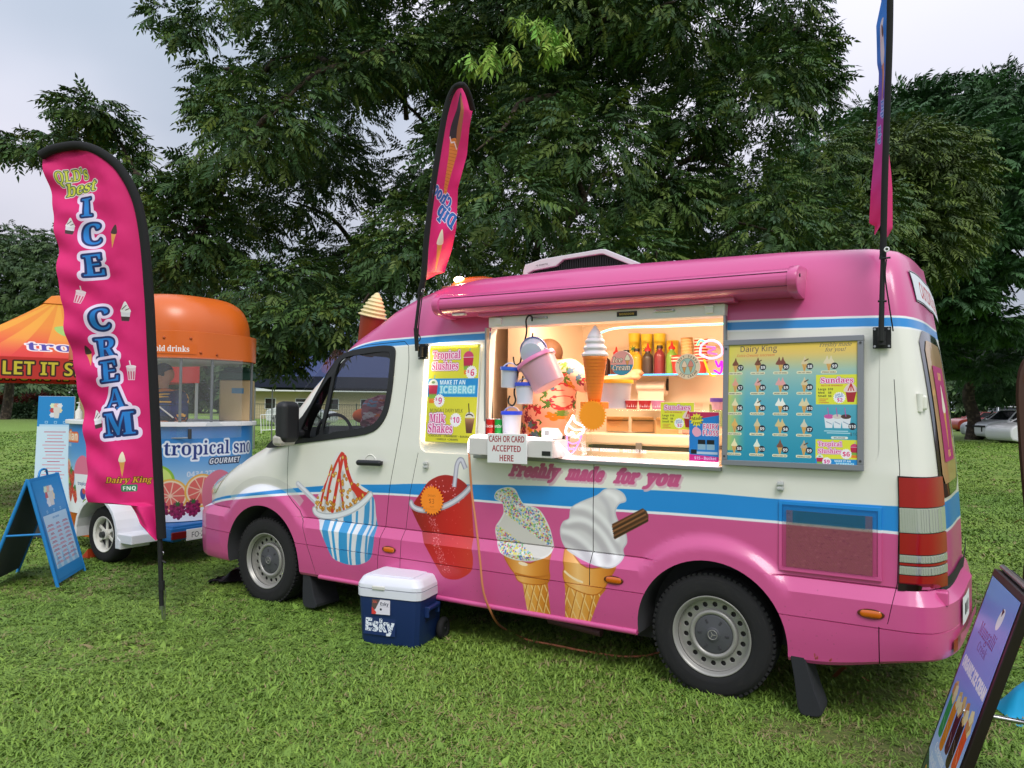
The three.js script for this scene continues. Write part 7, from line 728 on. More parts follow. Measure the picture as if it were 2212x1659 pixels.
  const hk = thing('hook_rail', 'black wavy hook rail hanging in the serving hatch', 'hook rail', [-1.2, 2.2, 0.03]); const HP = [[-1.172, 2.17, 0.02], [-1.168, 2.195, 0.03], [-1.19, 2.205, 0.03], [-1.21, 2.18, 0.03], [-1.206, 2.104, 0.03], [-1.222, 2.03, 0.03], [-1.238, 1.961, 0.03], [-1.262, 1.86, 0.03], [-1.286, 1.769, 0.03], [-1.295, 1.7, 0.03], [-1.284, 1.655, 0.03], [-1.305, 1.622, 0.03], [-1.335, 1.635, 0.03], [-1.34, 1.66, 0.03], [-1.328, 1.685, 0.03]].map(([x, y, z]) => [x + 1.2, y - 2.2, z - 0.03]); part(hk, 'rod', tube(HP, 0.006, 70, 8), M.black); for (const [x, y, s] of [[-1.25, 1.9, -1], [-1.285, 1.775, 1], [-1.215, 2.05, 1]]) part(hk, 'hook', tube([[x + 1.2, y - 2.2, 0], [x + 1.2 + s * 0.035, y - 2.215, 0], [x + 1.2 + s * 0.05, y - 2.19, 0], [x + 1.2 + s * 0.055, y - 2.16, 0]], 0.005, 16, 6), M.black);
  // counter tray, cash sign, card reader, drinks
  const tr = thing('counter_tray', 'white counter shelf box fixed under the cash sign', 'shelf', [-1.245, 1.295, 0.06]); part(tr, 'tray', [bx(0.62, 0.11, 0.22, 0, 0.06, 0, 0.006)], mat(0xcfcbc8, 0.55)); part(tr, 'maker_mark', bx(0.06, 0.028, 0.003, 0.27, 0.035, 0.1115, 0.001), mat(0x1c1c1e, 0.4)); const ledT = part(tr, 'tray_light', tube([[-0.315, 0.02, 0.1], [-0.3, 0.115, 0.1], [-0.05, 0.122, 0.1], [0.22, 0.124, 0.1], [0.31, 0.1, 0.06], [0.37, 0.02, -0.02]], 0.007, 50, 8), LED(0xffeef0, 5)); areaLight(0.55, 0.012, 0xffe8e8, 12, [-1.27, 1.432, 0.16], [-1.27, 2, 0.16]);
  const cs = single('cash_sign', 'white board reading CASH OR CARD ACCEPTED HERE below the hatch', 'sign', box(0.292, 0.188, 0.012, 0.004), M.white, [-1.25, 1.35, 0.184], [0, 0, 0.01]); part(cs, 'print', flatFace(0.286, 0.182), print(572, 364, (g) => { g.fillStyle = '#e3e2e2'; g.fillRect(0, 0, 572, 364); [['CASH OR CARD', 62, 530], ['ACCEPTED', 182, 440], ['HERE', 302, 220]].forEach(([s, y, w]) => txt(g, s, 286, y, 92, '#9c2a33', { bold: false, sy: 1.12, max: w, lines: [['#9c2a33', 5]] })); }, 0.5), [0, 0, 0.0075]);
  const rdm = thing('card_reader', 'small white card reader stand on the counter edge', 'card reader', [-1.035, 1.416, 0.0], 0.1); part(rdm, 'stand', extr(shapeOf([[-0.045, 0], [0.055, 0], [0.06, 0.02], [0.03, 0.06], [-0.045, 0.062]]), 0.08, 0.004).translate(0, 0, -0.04), M.white); part(rdm, 'logo', [bx(0.018, 0.003, 0.001, -0.01, 0.046, 0.045, 0), bx(0.018, 0.003, 0.001, -0.01, 0.024, 0.045, 0), bx(0.003, 0.022, 0.001, -0.019, 0.035, 0.0455, 0), bx(0.003, 0.022, 0.001, -0.001, 0.035, 0.0455, 0), bx(0.007, 0.007, 0.001, -0.01, 0.035, 0.045, 0)], M.black).userData.kind = 'stuff';
  const wb = thing('water_bottle', 'clear plastic water bottle beside the drink cans', 'bottle', [-1.585, 1.29, -0.06]); part(wb, 'bottle_body', lathe([[0, 0], [0.034, 0], [0.036, 0.02], [0.033, 0.05], [0.036, 0.08], [0.033, 0.11], [0.036, 0.14], [0.036, 0.22], [0.014, 0.29], [0.013, 0.305], [0, 0.305]], 28), phy(0xe6e2ea, 0.12, { transmission: 0.8, thickness: 0 })); part(wb, 'cap', cyl(0.015, 0.015, 0.018, 16).translate(0, 0.315, 0), M.white); part(wb, 'label', cyl(0.0368, 0.0368, 0.05, 24, true).translate(0, 0.19, 0), mat(0xd9a8b4, 0.6));
  const can = (x, bg, s, lab, ty) => { const b = thing('drink_can', lab, 'can', [x, 1.418, -0.04]); part(b, 'can_body', cyl(0.032, 0.032, 0.108, 28, true).rotateY(Math.PI).translate(0, 0.056, 0), print(402, 218, (g) => { g.fillStyle = bg; g.fillRect(0, 0, 402, 218); for (const x of [0, 201, 402]) txt(g, s, x, 90, 58, '#f2f0ee', { font: 'serif', slant: -0.25, max: 150 }); }, 0.25, { metalness: 0.3 })); part(b, 'can_ends', [cyl(0.028, 0.031, 0.006, 24).translate(0, 0.112, 0), cyl(0.031, 0.028, 0.006, 24).translate(0, 0.003, 0)], M.alu); }; can(-1.52, '#c8201e', 'Coca', 'red drink can on the counter', 0); can(-1.452, '#1c9a3e', 'Sprite', 'green drink can next to the red can', 0);
  // display cone with star, neon cone, round signs, cards
  const dc = thing('display_cone', 'giant plastic soft serve cone standing at the hatch', 'display cone', [-0.742, 1.61, -0.02]); const sw = []; for (let k = 0; k <= 70; k++) { const q = k / 70, r = q < 0.62 ? lerp(0.082, 0.052, q / 0.62) * (1 + 0.085 * Math.sin((q / 0.62) * 3 * TAU - 1.3)) : lerp(0.05, 0.004, Math.pow((q - 0.62) / 0.38, 1.25)); sw.push([Math.max(0.001, r), 0.315 + q * 0.2]); } part(dc, 'soft_serve', lathe(sw, 32), mat(0xd9d4da, 0.45)); part(dc, 'cone', lathe([[0, 0.04], [0.036, 0.04], [0.041, 0.06], [0.074, 0.31], [0.08, 0.325], [0, 0.325]], 28), mat(0xdf7a22, 0.5)); part(dc, 'cone_base', bx(0.15, 0.042, 0.1, 0, 0.02, 0, 0.006), mat(0xe07a1c, 0.5)); const ribs = []; for (let k = 0; k < 12; k++) ribs.push(new THREE.TorusGeometry(lerp(0.041, 0.075, k / 11) + 0.0005, 0.0012, 4, 28).rotateX(Math.PI / 2).translate(0, 0.07 + k * 0.021, 0)); part(dc, 'waffle_ribs', ribs, mat(0xc9661a, 0.6)).userData.kind = 'stuff';
  single('price_star', 'plain orange paper star hanging below the giant cone', 'sign', extr(shapeOf(burst(0, 0, 0.095, 30, 0.86)), 0.003), mat(0xff9a12, 0.7), [-0.717, 1.568, 0.06]);
  const st2 = single('price_star', 'orange handwritten DRINKS star stuck on the red cup picture', 'sign', extr(shapeOf(burst(0, 0, 0.104, 26, 0.83)), 0.003), mat(0xff8f1c, 0.7), [-1.965, 0.955, 0.016]); part(st2, 'print', flatFace(0.13, 0.12), print(260, 240, (g) => { g.fillStyle = '#ff8f1c'; g.fillRect(0, 0, 260, 240); txt(g, 'DRINKS', 130, 55, 40, '#b45a10', { bold: false }); txt(g, '$3', 130, 130, 92, '#a8500c', { bold: false }); txt(g, 'each', 140, 205, 34, '#b45a10', { bold: false }); }, 0.7), [0, 0, 0.0045]);
  const ns = thing('neon_cone_sign', 'white and pink neon ice cream cone on a clear plate', 'neon sign', [-0.9, 1.31, -0.04]); part(ns, 'plate', bx(0.2, 0.28, 0.005, 0.03, 0.145, -0.012, 0.001), M.glass); const NW = LED(0xffffff, 1.6), NP = LED(0xff7ac8, 1.3); part(ns, 'white_tube', tube([[0.0, 0.255, 0], [-0.02, 0.22, 0], [-0.045, 0.18, 0], [-0.05, 0.14, 0], [-0.02, 0.13, 0], [-0.01, 0.15, 0], [0.02, 0.12, 0], [0.05, 0.14, 0], [0.07, 0.15, 0], [0.075, 0.185, 0], [0.04, 0.2, 0], [0.01, 0.22, 0], [0, 0.255, 0]], 0.0065, 70, 8), NW); part(ns, 'white_tube', tube([[-0.03, 0.19, 0.001], [0.01, 0.165, 0.001], [0.06, 0.165, 0.001]], 0.005, 16, 8), NW); part(ns, 'pink_tube', tube([[-0.045, 0.125, 0], [-0.035, 0.06, 0], [-0.025, 0.01, 0], [0.0, 0.02, 0], [0.045, 0.09, 0], [0.06, 0.13, 0]], 0.005, 40, 8), NP); part(ns, 'pink_tube', tube([[-0.035, 0.085, 0], [0.0, 0.075, 0], [0.045, 0.09, 0]], 0.004, 14, 8), NP); part(ns, 'pink_tube', tube([[-0.03, 0.045, 0], [0.0, 0.04, 0], [0.025, 0.055, 0]], 0.004, 14, 8), NP);
  const disc = (lab, x, y, r, draw, sy = 1) => { const d = single('round_sign', lab, 'sign', cyl(r, r, 0.005, 48).rotateX(Math.PI / 2).scale(1, sy, 1), M.white, [x, y, -0.06]); const c = new THREE.CircleGeometry(r * 0.985, 48).scale(1, sy, 1); part(d, 'print', c, print(300, 300, draw, 0.4), [0, 0, 0.004]); };
  const scoopCone = (g, x, y, s, c, k) => { poly(g, [[x - s * 0.45, y], [x + s * 0.45, y], [x + s * 0.05, y + s * 1.3], [x - s * 0.05, y + s * 1.3]], '#d99a52', '#7a4a28', 3); blob(g, [[x - s * 0.55, y + 3], [x - s * 0.5, y - s * 0.4], [x, y - s * (k ?? 0.9)], [x + s * 0.5, y - s * 0.4], [x + s * 0.55, y + 3]], c, '#5a3a30', 3); };
  disc('round Ice Cream sign with a scoop cone in the hatch', -0.578, 1.89, 0.076, (g) => { g.fillStyle = '#e7a09a'; g.fillRect(0, 0, 300, 300); g.fillStyle = '#3f8fae'; g.fillRect(0, 170, 300, 130); scoopCone(g, 225, 110, 60, '#efe2c4', 1.1); txt(g, 'Ice', 95, 110, 92, '#f2e6d2', { font: 'serif', slant: -0.2, lines: [['#5a2f2a', 10]] }); txt(g, 'Cream', 145, 205, 92, '#f2e6d2', { font: 'serif', slant: -0.2, max: 240, lines: [['#5a2f2a', 10]] }); });
  disc('round SOFT SERVE ICE CREAM sign with two cones', -0.163, 1.862, 0.075, (g) => { g.fillStyle = '#ecd3b4'; g.fillRect(0, 0, 300, 300); oval(g, 150, 150, 98, 98, '#a8c4b8', '#6d4a36', 4); scoopCone(g, 112, 150, 58, '#efd0b4', 1.2); scoopCone(g, 190, 145, 58, '#dd8a7c', 1.2); const arc = (s, r, a0, a1, flip) => [...s].forEach((ch, i, a) => { const t = lerp(a0, a1, i / (a.length - 1)); txt(g, ch, 150 + Math.cos(t) * r, 150 + Math.sin(t) * r, 36, '#4a3026', { rot: flip ? t - Math.PI / 2 : t + Math.PI / 2 }); }); arc('SOFT SERVE', 122, -2.75, -0.4); arc('ICE CREAM', 122, 2.35, 0.55, true); });
  const card = (name, lab, w, h, x, y, z, draw, rot) => { const o = single(name, lab, 'sign', box(w, h, 0.004, 0.001, 1), M.white, [x, y, z], rot); part(o, 'print', flatFace(w - 0.002, h - 0.002), print(420, (420 * h / w) | 0, draw, 0.4), [0, 0, 0.0035]); };
  card('price_card', 'yellow Sundaes price card inside the glass case', 0.205, 0.16, -0.222, 1.572, -0.055, (g, w, h) => sundaeCard(g, 0, 0, w, h)); card('floss_poster', 'blue and pink Fairy Floss poster in the corner of the hatch', 0.175, 0.285, -0.054, 1.455, -0.03, (g, w, h) => { g.fillStyle = '#1f7fd0'; g.fillRect(0, 0, w, h); poly(g, [[0, 0], [w, 0], [w, h * 0.06], [0, h * 0.17]], '#c02458'); poly(g, burst(w * 0.25, h * 0.16, w * 0.24, 12, 0.7), '#e8dc3a'); txt(g, 'Made', w * 0.27, h * 0.13, 58, '#2a2a20', { font: 'serif', slant: -0.2, rot: -0.1 }); txt(g, 'Fresh', w * 0.29, h * 0.22, 52, '#2a2a20', { font: 'serif', slant: -0.2, rot: -0.1 }); txt(g, 'FAIRY', w * 0.72, h * 0.29, 96, '#e0468c', { max: w * 0.52, lines: [['#f6e6ee', 18]] }); txt(g, 'FLOSS', w * 0.72, h * 0.42, 96, '#e0468c', { max: w * 0.54, lines: [['#f6e6ee', 18]] }); blob(g, [[w * 0.1, h * 0.4], [w * 0.2, h * 0.3], [w * 0.38, h * 0.36], [w * 0.4, h * 0.46], [w * 0.22, h * 0.5]], '#f0a8c0'); for (const x of [0.3, 0.6]) { g.fillStyle = '#10131c'; g.fillRect(w * x, h * 0.56, w * 0.25, h * 0.09); g.fillStyle = '#8fb4cc'; g.fillRect(w * x - 4, h * 0.65, w * 0.27, h * 0.11); } g.fillStyle = '#171a22'; g.fillRect(w * 0.06, h * 0.76, w * 0.2, h * 0.09); g.fillStyle = '#b9cbe0'; g.fillRect(w * 0.26, h * 0.8, w * 0.7, h * 0.05); poly(g, [[0, h], [0, h * 0.86], [w, h * 0.9], [w, h]], '#d8248c'); txt(g, '$15 - Bucket', w * 0.55, h * 0.93, 56, '#e8c8f0', { max: w * 0.75 }); });
  // neon milkshake sign and purple neon by the person
  const n2 = thing('neon_shake_sign', 'pink and yellow neon milkshake sign at the end of the shelf', 'neon sign', [-0.16, 1.86, -0.5]); const T = (pts, c, r = 0.007) => part(n2, 'tube', tube(pts.map(([x, y]) => [x, y, 0]), r, 40, 8), c); T([[-0.07, 0.1], [-0.06, 0.16], [0, 0.19], [0.06, 0.16], [0.07, 0.1], [0.0, 0.075], [-0.07, 0.1]], LED(0xffa0d8, 1.5)); T([[-0.03, 0.15], [0.03, 0.14], [-0.02, 0.115], [0.04, 0.1]], LED(0xff5a9a, 1.3)); T([[-0.09, 0.16], [-0.07, 0.19], [-0.03, 0.18]], LED(0x4fd0a0, 1.2)); T([[-0.045, 0.07], [0.0, -0.03], [0.03, -0.035]], LED(0xffa020, 1.3)); T([[0.03, 0.06], [0.05, 0.02], [0.07, 0.06], [0.06, -0.02], [0.02, 0.0]], LED(0xd81ac8, 1.2));
  const n3 = thing('neon_ice_sign', 'purple and yellow neon sign on the rear wall beside the vendor', 'neon sign', [-1.6, 1.95, -1.74]); const T3 = (pts, c) => part(n3, 'tube', tube(pts.map(([x, y]) => [x, y, 0]), 0.01, 40, 8), c); T3([[-0.08, 0.3], [-0.12, 0.24], [-0.06, 0.2], [-0.1, 0.15], [-0.05, 0.12]], LED(0x6a5aff, 1.5)); T3([[-0.13, 0.13], [-0.08, 0.06], [-0.14, 0.04]], LED(0xe03ae0, 1.4)); T3([[-0.1, 0.02], [0.0, -0.07], [0.06, -0.02], [0.1, 0.05], [0.14, -0.03]], LED(0xffc830, 1.5));
  for (const [x, c, lab] of [[-0.605, 0xb8262a, 'red paper cup on the glass case next to the yellow lidded bucket'], [-0.515, 0xc42a2e, 'red and blue paper cup on the glass case in the middle of the row'], [-0.43, 0xe08ab0, 'pink paper cup on the glass case beside the Sundaes card']]) { const b = thing('paper_cup', lab, 'cup', [x, 1.609, -0.28], 0, 'paper cups on the glass case'); part(b, 'cup', lathe([[0, 0], [0.032, 0], [0.042, 0.055], [0.039, 0.055], [0.03, 0.004]], 22), mat(c, 0.5)); part(b, 'rim', new THREE.TorusGeometry(0.0415, 0.002, 6, 24).rotateX(Math.PI / 2).translate(0, 0.055, 0), M.white); part(b, 'print', cyl(0.0375, 0.0345, 0.02, 16, true, ).translate(0, 0.022, 0), mat(0xe6e2ea, 0.5)); }
  // clutter in the cab seen through the side window
  const cl = thing('jacket_heap', 'colourful crumpled clothes heaped on the cab seat', 'clothes', [-2.9, 1.36, -0.62]); part(cl, 'cloth', new THREE.IcosahedronGeometry(0.2, 4).scale(1.2, 0.9, 1).translate(0, 0.16, 0), floral('#b9707a', [['#d8c4cc', 0], ['#7f9fc0', 1], ['#e0703a', 0], ['#8a3a50', 1], ['#d99aa8', 0]], 80, 4)); { const p = cl.children[0].geometry.attributes.position; for (let i = 0; i < p.count; i++) { const k = 0.78 + 0.5 * vnoise(p.getX(i) * 12 + 3, p.getY(i) * 12, p.getZ(i) * 12); p.setXYZ(i, p.getX(i) * k, (p.getY(i) - 0.16) * k + 0.16, p.getZ(i) * k); } cl.children[0].geometry.computeVertexNormals(); } part(cl, 'seat_box', bx(0.5, 0.6, 0.5, 0, -0.28, 0, 0.04), mat(0x2a1c24, 0.9)); part(cl, 'orange_sleeve', new THREE.IcosahedronGeometry(0.08, 3).scale(1.5, 0.8, 0.8).translate(-0.24, 0.16, 0.05), mat(0xe8641a, 0.7));
  const cn = thing('tub_crate', 'pale plastic tub standing behind the cab seat', 'tub', [-2.3, 1.45, -0.5]); part(cn, 'tub', lathe([[0, 0], [0.1, 0], [0.13, 0.26], [0.135, 0.27], [0.12, 0.27], [0.1, 0.01]], 24), mat(0xb9c4c8, 0.5)); part(cn, 'tub_stand', bx(0.2, 0.7, 0.2, 0, -0.352, 0, 0.01), M.cab);
}
// ---------- things across the field ----------
const HEAD = Math.atan2(-0.522, -0.853);
function makeCar(label, paint, pos, turn, kind) {
  const t = thing('parked_car', label, 'car', pos, turn, 'parked cars'); const L = 2.2, W = 0.88, pm = phy(paint, 0.3, { clearcoat: 0.6 }), dark = phy(0x12161a, 0.2, { specularIntensity: 0.5 });
  const lower = kind === 'ute' ? [[2.25, 0.3], [2.3, 0.55], [2.25, 0.82], [1.9, 0.95], [1.15, 1.03], [-2.4, 1.0], [-2.45, 0.45], [-2.35, 0.32]] : kind === 'van' ? [[2.2, 0.35], [2.25, 0.8], [2.1, 1.05], [1.7, 1.1], [-2.3, 1.1], [-2.35, 0.4]] : [[2.1, 0.24], [2.18, 0.5], [2.12, 0.72], [1.8, 0.85], [1.0, 0.95], [-1.75, 0.97], [-2.15, 0.85], [-2.2, 0.45], [-2.1, 0.27]];
  const g = extr(shapeOf(smoothPts(lower, 4)), W * 2 - 0.16, 0.08); g.translate(0, 0, -W + 0.08); part(t, 'body', g, pm);
  const roof = kind === 'ute' ? [[1.15, 1.0], [0.45, 1.6], [-0.6, 1.64], [-0.75, 1.0]] : kind === 'van' ? [[1.75, 1.08], [1.1, 1.85], [-2.2, 1.9], [-2.3, 1.08]] : [[1.05, 0.93], [0.25, 1.42], [-0.9, 1.44], [-1.75, 0.95]];
  const loft = (sc, y0, w0, w1) => { const P = [], idx = [], [a, b, c, d] = roof; const R = [[a, w0], [b, w1], [c, w1], [d, w0]]; for (const s of [1, -1]) R.forEach(([[x, y], w]) => P.push(x, y, s * w)); idx.push(0, 2, 1, 0, 3, 2, 4, 5, 6, 4, 6, 7, 0, 1, 5, 0, 5, 4, 2, 3, 7, 2, 7, 6, 1, 2, 6, 1, 6, 5); const q = new THREE.BufferGeometry(); q.setAttribute('position', new THREE.Float32BufferAttribute(P, 3)); q.setIndex(idx); const n = q.toNonIndexed(); n.computeVertexNormals(); return n; };
  part(t, 'windows', loft(1, 0, W - 0.1, W - 0.26), dark); const [a, b, c, d] = roof; part(t, 'roof', bx(b[0] - c[0] + 0.1, 0.05, (W - 0.24) * 2, (b[0] + c[0]) / 2, (b[1] + c[1]) / 2 + 0.02, 0, 0.02), pm);
  for (const s of [1, -1]) for (const [p, q] of [[a, b], [d, c], [[(a[0] + d[0]) / 2, a[1]], [(b[0] + c[0]) / 2 - 0.05, b[1]]]]) part(t, 'pillar', rod(V3(p[0], p[1], s * (W - 0.095)), V3(q[0], q[1], s * (W - 0.25)), 0.04, 0.035, 6), pm);
  const wr = kind === 'ute' ? 0.38 : 0.32, wx = kind === 'ute' ? 1.5 : 1.32; for (const x of [wx, -wx]) for (const s of [1, -1]) { const w = part(t, 'wheel', cyl(wr, wr, 0.2, 24).rotateX(Math.PI / 2).translate(x, wr, s * (W - 0.09)), M.rubber); part(w, 'rim', cyl(wr * 0.62, wr * 0.62, 0.02, 14).rotateX(Math.PI / 2).translate(x, wr, s * (W + 0.012)), M.alu); part(w, 'arch', new THREE.TorusGeometry(wr + 0.05, 0.03, 6, 18, Math.PI).translate(x, wr, s * (W - 0.01)), M.well); }
  for (const s of [1, -1]) { part(t, 'headlight', bx(0.2, 0.13, 0.3, lower[2][0] - 0.08, lower[2][1] - 0.06, s * 0.6, 0.05), phy(0xd9dde0, 0.1, { clearcoat: 1 })); part(t, 'side_mirror', bx(0.1, 0.1, 0.16, a[0] - 0.15, a[1] + 0.12, s * (W + 0.02), 0.03), pm); } part(t, 'bumper_grille', bx(0.06, 0.2, 1.1, lower[1][0] - 0.01, 0.46, 0, 0.03), M.black); if (kind === 'ute') part(t, 'bull_bar', [bx(0.08, 0.1, 1.5, 2.38, 0.75, 0, 0.03), bx(0.08, 0.3, 0.1, 2.36, 0.6, 0.5, 0.03), bx(0.08, 0.3, 0.1, 2.36, 0.6, -0.5, 0.03)], M.black);
  return t;
}
{
  const at = (x, y) => { const p = onGround(x, y); return [p.x, 0, p.z]; };
  makeCar('white hatchback with clear headlight in front of the other parked cars', 0xdfe0e2, at(2245, 958), HEAD + 0.12, 'hatch'); makeCar('white utility truck with black bull bar behind the hatchback', 0xd6d8da, at(2195, 951), HEAD + 0.1, 'ute'); makeCar('silver grey station car behind the white utility truck', 0xaeb4b6, at(2172, 946), HEAD + 0.12, 'hatch'); makeCar('white passenger van parked under the rain tree behind the other cars', 0xd9dcde, (() => { const p = atDepth(2170, 900, 62); return [p.x, 0, p.z]; })(), HEAD + 1.2, 'van'); makeCar('red car almost hidden by the parked cars under the rain tree', 0xa82a24, (() => { const p = atDepth(2120, 900, 58); return [p.x, 0, p.z]; })(), HEAD, 'hatch'); makeCar('white utility truck parked by the pale building', 0xd9dcdc, (() => { const p = atDepth(655, 880, 56); return [p.x, 0, p.z]; })(), HEAD + 2.9, 'ute'); makeCar('pale blue car parked behind the garden bed', 0xb6c4cf, (() => { const p = atDepth(105, 880, 88); return [p.x, 0, p.z]; })(), HEAD, 'hatch');
}
{ // navy marquee
  const c = atDepth(735, 868, 30), t = thing('navy_marquee', 'dark navy marquee standing beyond the bonnet of the van', 'marquee', [c.x, 0, c.z], 0.75), h = 2.9, ey = 2.55; const m = mat(0x2c3a66, 0.7); const P = [], idx = [], C = [[-h, h], [h, h], [h, -h], [-h, -h]]; C.forEach(([x, z]) => P.push(x, ey, z)); P.push(0, 4.5, 0); for (let i = 0; i < 4; i++) idx.push(i, (i + 1) % 4, 4); const g = new THREE.BufferGeometry(); g.setAttribute('position', new THREE.Float32BufferAttribute(P, 3)); g.setIndex(idx); const n = g.toNonIndexed(); n.computeVertexNormals(); part(t, 'roof', n, m);
  for (let i = 0; i < 4; i++) { const a = (i * Math.PI) / 2; part(t, 'valance', move(box(h * 2, 0.4, 0.01, 0), Math.sin(a) * h, ey - 0.2, Math.cos(a) * h, 0, a, 0), mat(0x141c36, 0.75)); } for (const [x, z] of C) part(t, 'leg', bx(0.05, ey, 0.05, x * 0.98, ey / 2, z * 0.98, 0.004), M.alu);
}
{ // pale building
  const c = atDepth(690, 880, 78), t = thing('pale_building', 'low cream building with white fascia beyond the marquee', 'building', [c.x, 0, c.z], 0.55); part(t, 'wall', bx(16, 2.7, 5, 2, 1.35, 0, 0.02), mat(0xcbb995, 0.85)); const r = part(t, 'roof', extr(shapeOf([[-3.4, 2.9], [0, 3.9], [3.4, 2.9]]), 17).rotateY(Math.PI / 2).translate(-6.5, 0, 0), mat(0x5a6a70, 0.6)); part(r, 'fascia', bx(17.2, 0.25, 0.1, 2, 2.82, 3.4, 0.01), M.white); for (const x of [-4.2, -1.2, 2, 5.2]) { const w = part(t, 'window', bx(1.1, 1.1, 0.08, x, 1.5, 2.52, 0.01), M.white); part(w, 'pane', bx(0.95, 0.95, 0.02, x, 1.5, 2.57, 0.002), phy(0x2a2220, 0.1)); } part(t, 'door', bx(0.9, 2.0, 0.06, 0.4, 1.0, 2.53, 0.01), mat(0x6d4a34, 0.6));
}
{ // fence, barrier
  const a = atDepth(540, 885, 52), b = atDepth(960, 885, 52); a.y = b.y = 0; const d = b.clone().sub(a), L = d.length(), t = thing('mesh_fence', 'dark green mesh fence running behind the van bonnet', 'fence', [a.x, 0, a.z], Math.atan2(-d.z, d.x)); const gm = mat(0x22382e, 0.7), wires = []; for (let y = 0.1; y < 1.5; y += 0.1) wires.push(bx(L, 0.012, 0.012, L / 2, y, 0, 0)); for (let x = 0; x < L; x += 0.16) wires.push(bx(0.012, 1.45, 0.012, x, 0.75, 0.006, 0)); part(t, 'mesh', wires, gm).userData.kind = 'stuff'; for (let x = 0; x <= L; x += 2.4) part(t, 'post', bx(0.06, 1.6, 0.06, x, 0.8, 0, 0.005), gm); for (const y of [0.06, 1.5]) part(t, 'rail', bx(L, 0.05, 0.05, L / 2, y, 0, 0.005), gm);
  const p = atDepth(596, 880, 40), k = thing('crowd_barrier', 'white steel crowd barrier leaning against the green fence', 'barrier', [p.x, 0, p.z], 0.5); k.rotation.z = 0.06; part(k, 'frame', [rod([-0.75, 1.0, 0], [0.75, 1.0, 0], 0.02), rod([-0.75, 0.2, 0], [0.75, 0.2, 0], 0.02), rod([-0.75, 0.0, 0], [-0.75, 1.0, 0], 0.02), rod([0.75, 0.0, 0], [0.75, 1.0, 0], 0.02)], M.white); for (let x = -0.6; x < 0.7; x += 0.15) part(k, 'bar', rod([x, 0.2, 0], [x, 1.0, 0], 0.01), M.white); part(k, 'panel', bx(0.4, 0.4, 0.01, 0.35, 0.62, 0.012, 0.002), mat(0xc9a8a0, 0.6)); for (const x of [-0.75, 0.75]) part(k, 'foot', bx(0.06, 0.03, 0.6, x, 0.015, 0, 0.005), M.white);
}
// ---------- garden bed at the left, far path ----------
{
  const A = onGround(-260, 905), B = onGround(1300, 889), d = B.clone().sub(A), w = V3(-d.z, 0, d.x).normalize().multiplyScalar(0.9); const g = new THREE.BufferGeometry(), P = [A.clone().add(w), A.clone().sub(w), B.clone().add(w), B.clone().sub(w)].flatMap((p) => [p.x, 0.012, p.z]); g.setAttribute('position', new THREE.Float32BufferAttribute(P, 3)); g.setIndex([0, 2, 1, 1, 2, 3]); g.computeVertexNormals(); setting('path', g, mat(0x4a4a46, 0.9));
}
// ---------- trees: tapered trunk and limbs, crowns of leaf sprays ----------
function spray(seed, n, L, len, wid, droop) { // a pinnate leaf: stalk and paired leaflets, each a folded blade
  const R = rnd(seed), P = [];
  const tri = (a, b, c) => P.push(...a, ...b, ...c);
  for (let i = 0; i < n; i++) {
    const t = (i + 1) / n, last = i === n - 1, side = last ? 0 : i % 2 ? 1 : -1, bx0 = L * t, by = -droop * L * t * t;
    const a = side * (0.85 + R() * 0.35), l = len * (0.75 + R() * 0.4), w = wid * (0.8 + R() * 0.4), dy = -0.35 - R() * 0.55;
    const dir = V3(Math.cos(a), dy * 0.6, Math.sin(a)).normalize(), sd = V3(-Math.sin(a), 0.15 * (R() - 0.5), Math.cos(a)), up = V3(0, 1, 0), b = V3(bx0, by, 0);
    const p = (u, s, h) => b.clone().addScaledVector(dir, u * l).addScaledVector(sd, s * w).addScaledVector(up, h * w - 0.25 * l * u * u).toArray();
    const m0 = p(0, 0, 0), m1 = p(0.45, 0, -0.12), m2 = p(1, 0, 0), l1 = p(0.42, 0.5, 0.12), r1 = p(0.42, -0.5, 0.12);
    tri(m0, l1, m1); tri(m0, m1, r1); tri(l1, m2, m1); tri(m1, m2, r1);
  }
  const s = 0.004 + L * 0.008; tri([0, s, 0], [0, -s, s], [L, -droop * L, 0]);
  const g = new THREE.BufferGeometry(); g.setAttribute('position', new THREE.Float32BufferAttribute(P, 3)); g.computeVertexNormals(); return g;
}
const leafMat = phy(0xffffff, 0.55, { specularIntensity: 0.45 });
const bark = print(128, 256, (g) => { const R = rnd(4); g.fillStyle = '#3d3329'; g.fillRect(0, 0, 128, 256); for (let i = 0; i < 700; i++) { g.fillStyle = ['#4a4036', '#2e261f', '#584c3f', '#352c25'][i % 4]; g.fillRect(R() * 128, R() * 256, 2 + R() * 4, 6 + R() * 26); } }, 0.95);
function limb(a, b, r0, r1, seed, sag = 0.12) { const R = rnd(seed), d = b.distanceTo(a), m1 = a.clone().lerp(b, 0.35), m2 = a.clone().lerp(b, 0.7); m1.add(V3((R() - 0.5) * d * 0.16, d * sag, (R() - 0.5) * d * 0.16)); m2.add(V3((R() - 0.5) * d * 0.12, d * sag * 0.7, (R() - 0.5) * d * 0.12)); const c = new THREE.CatmullRomCurve3([a, m1, m2, b]), n = 9, k = 6, g = new THREE.TubeGeometry(c, n, 1, k), p = g.attributes.position; for (let i = 0; i <= n; i++) { const o = c.getPointAt(i / n), r = lerp(r0, r1, i / n); for (let j = 0; j <= k; j++) { const q = i * (k + 1) + j; p.setXYZ(q, o.x + (p.getX(q) - o.x) * r, o.y + (p.getY(q) - o.y) * r, o.z + (p.getZ(q) - o.z) * r); } } return g; }
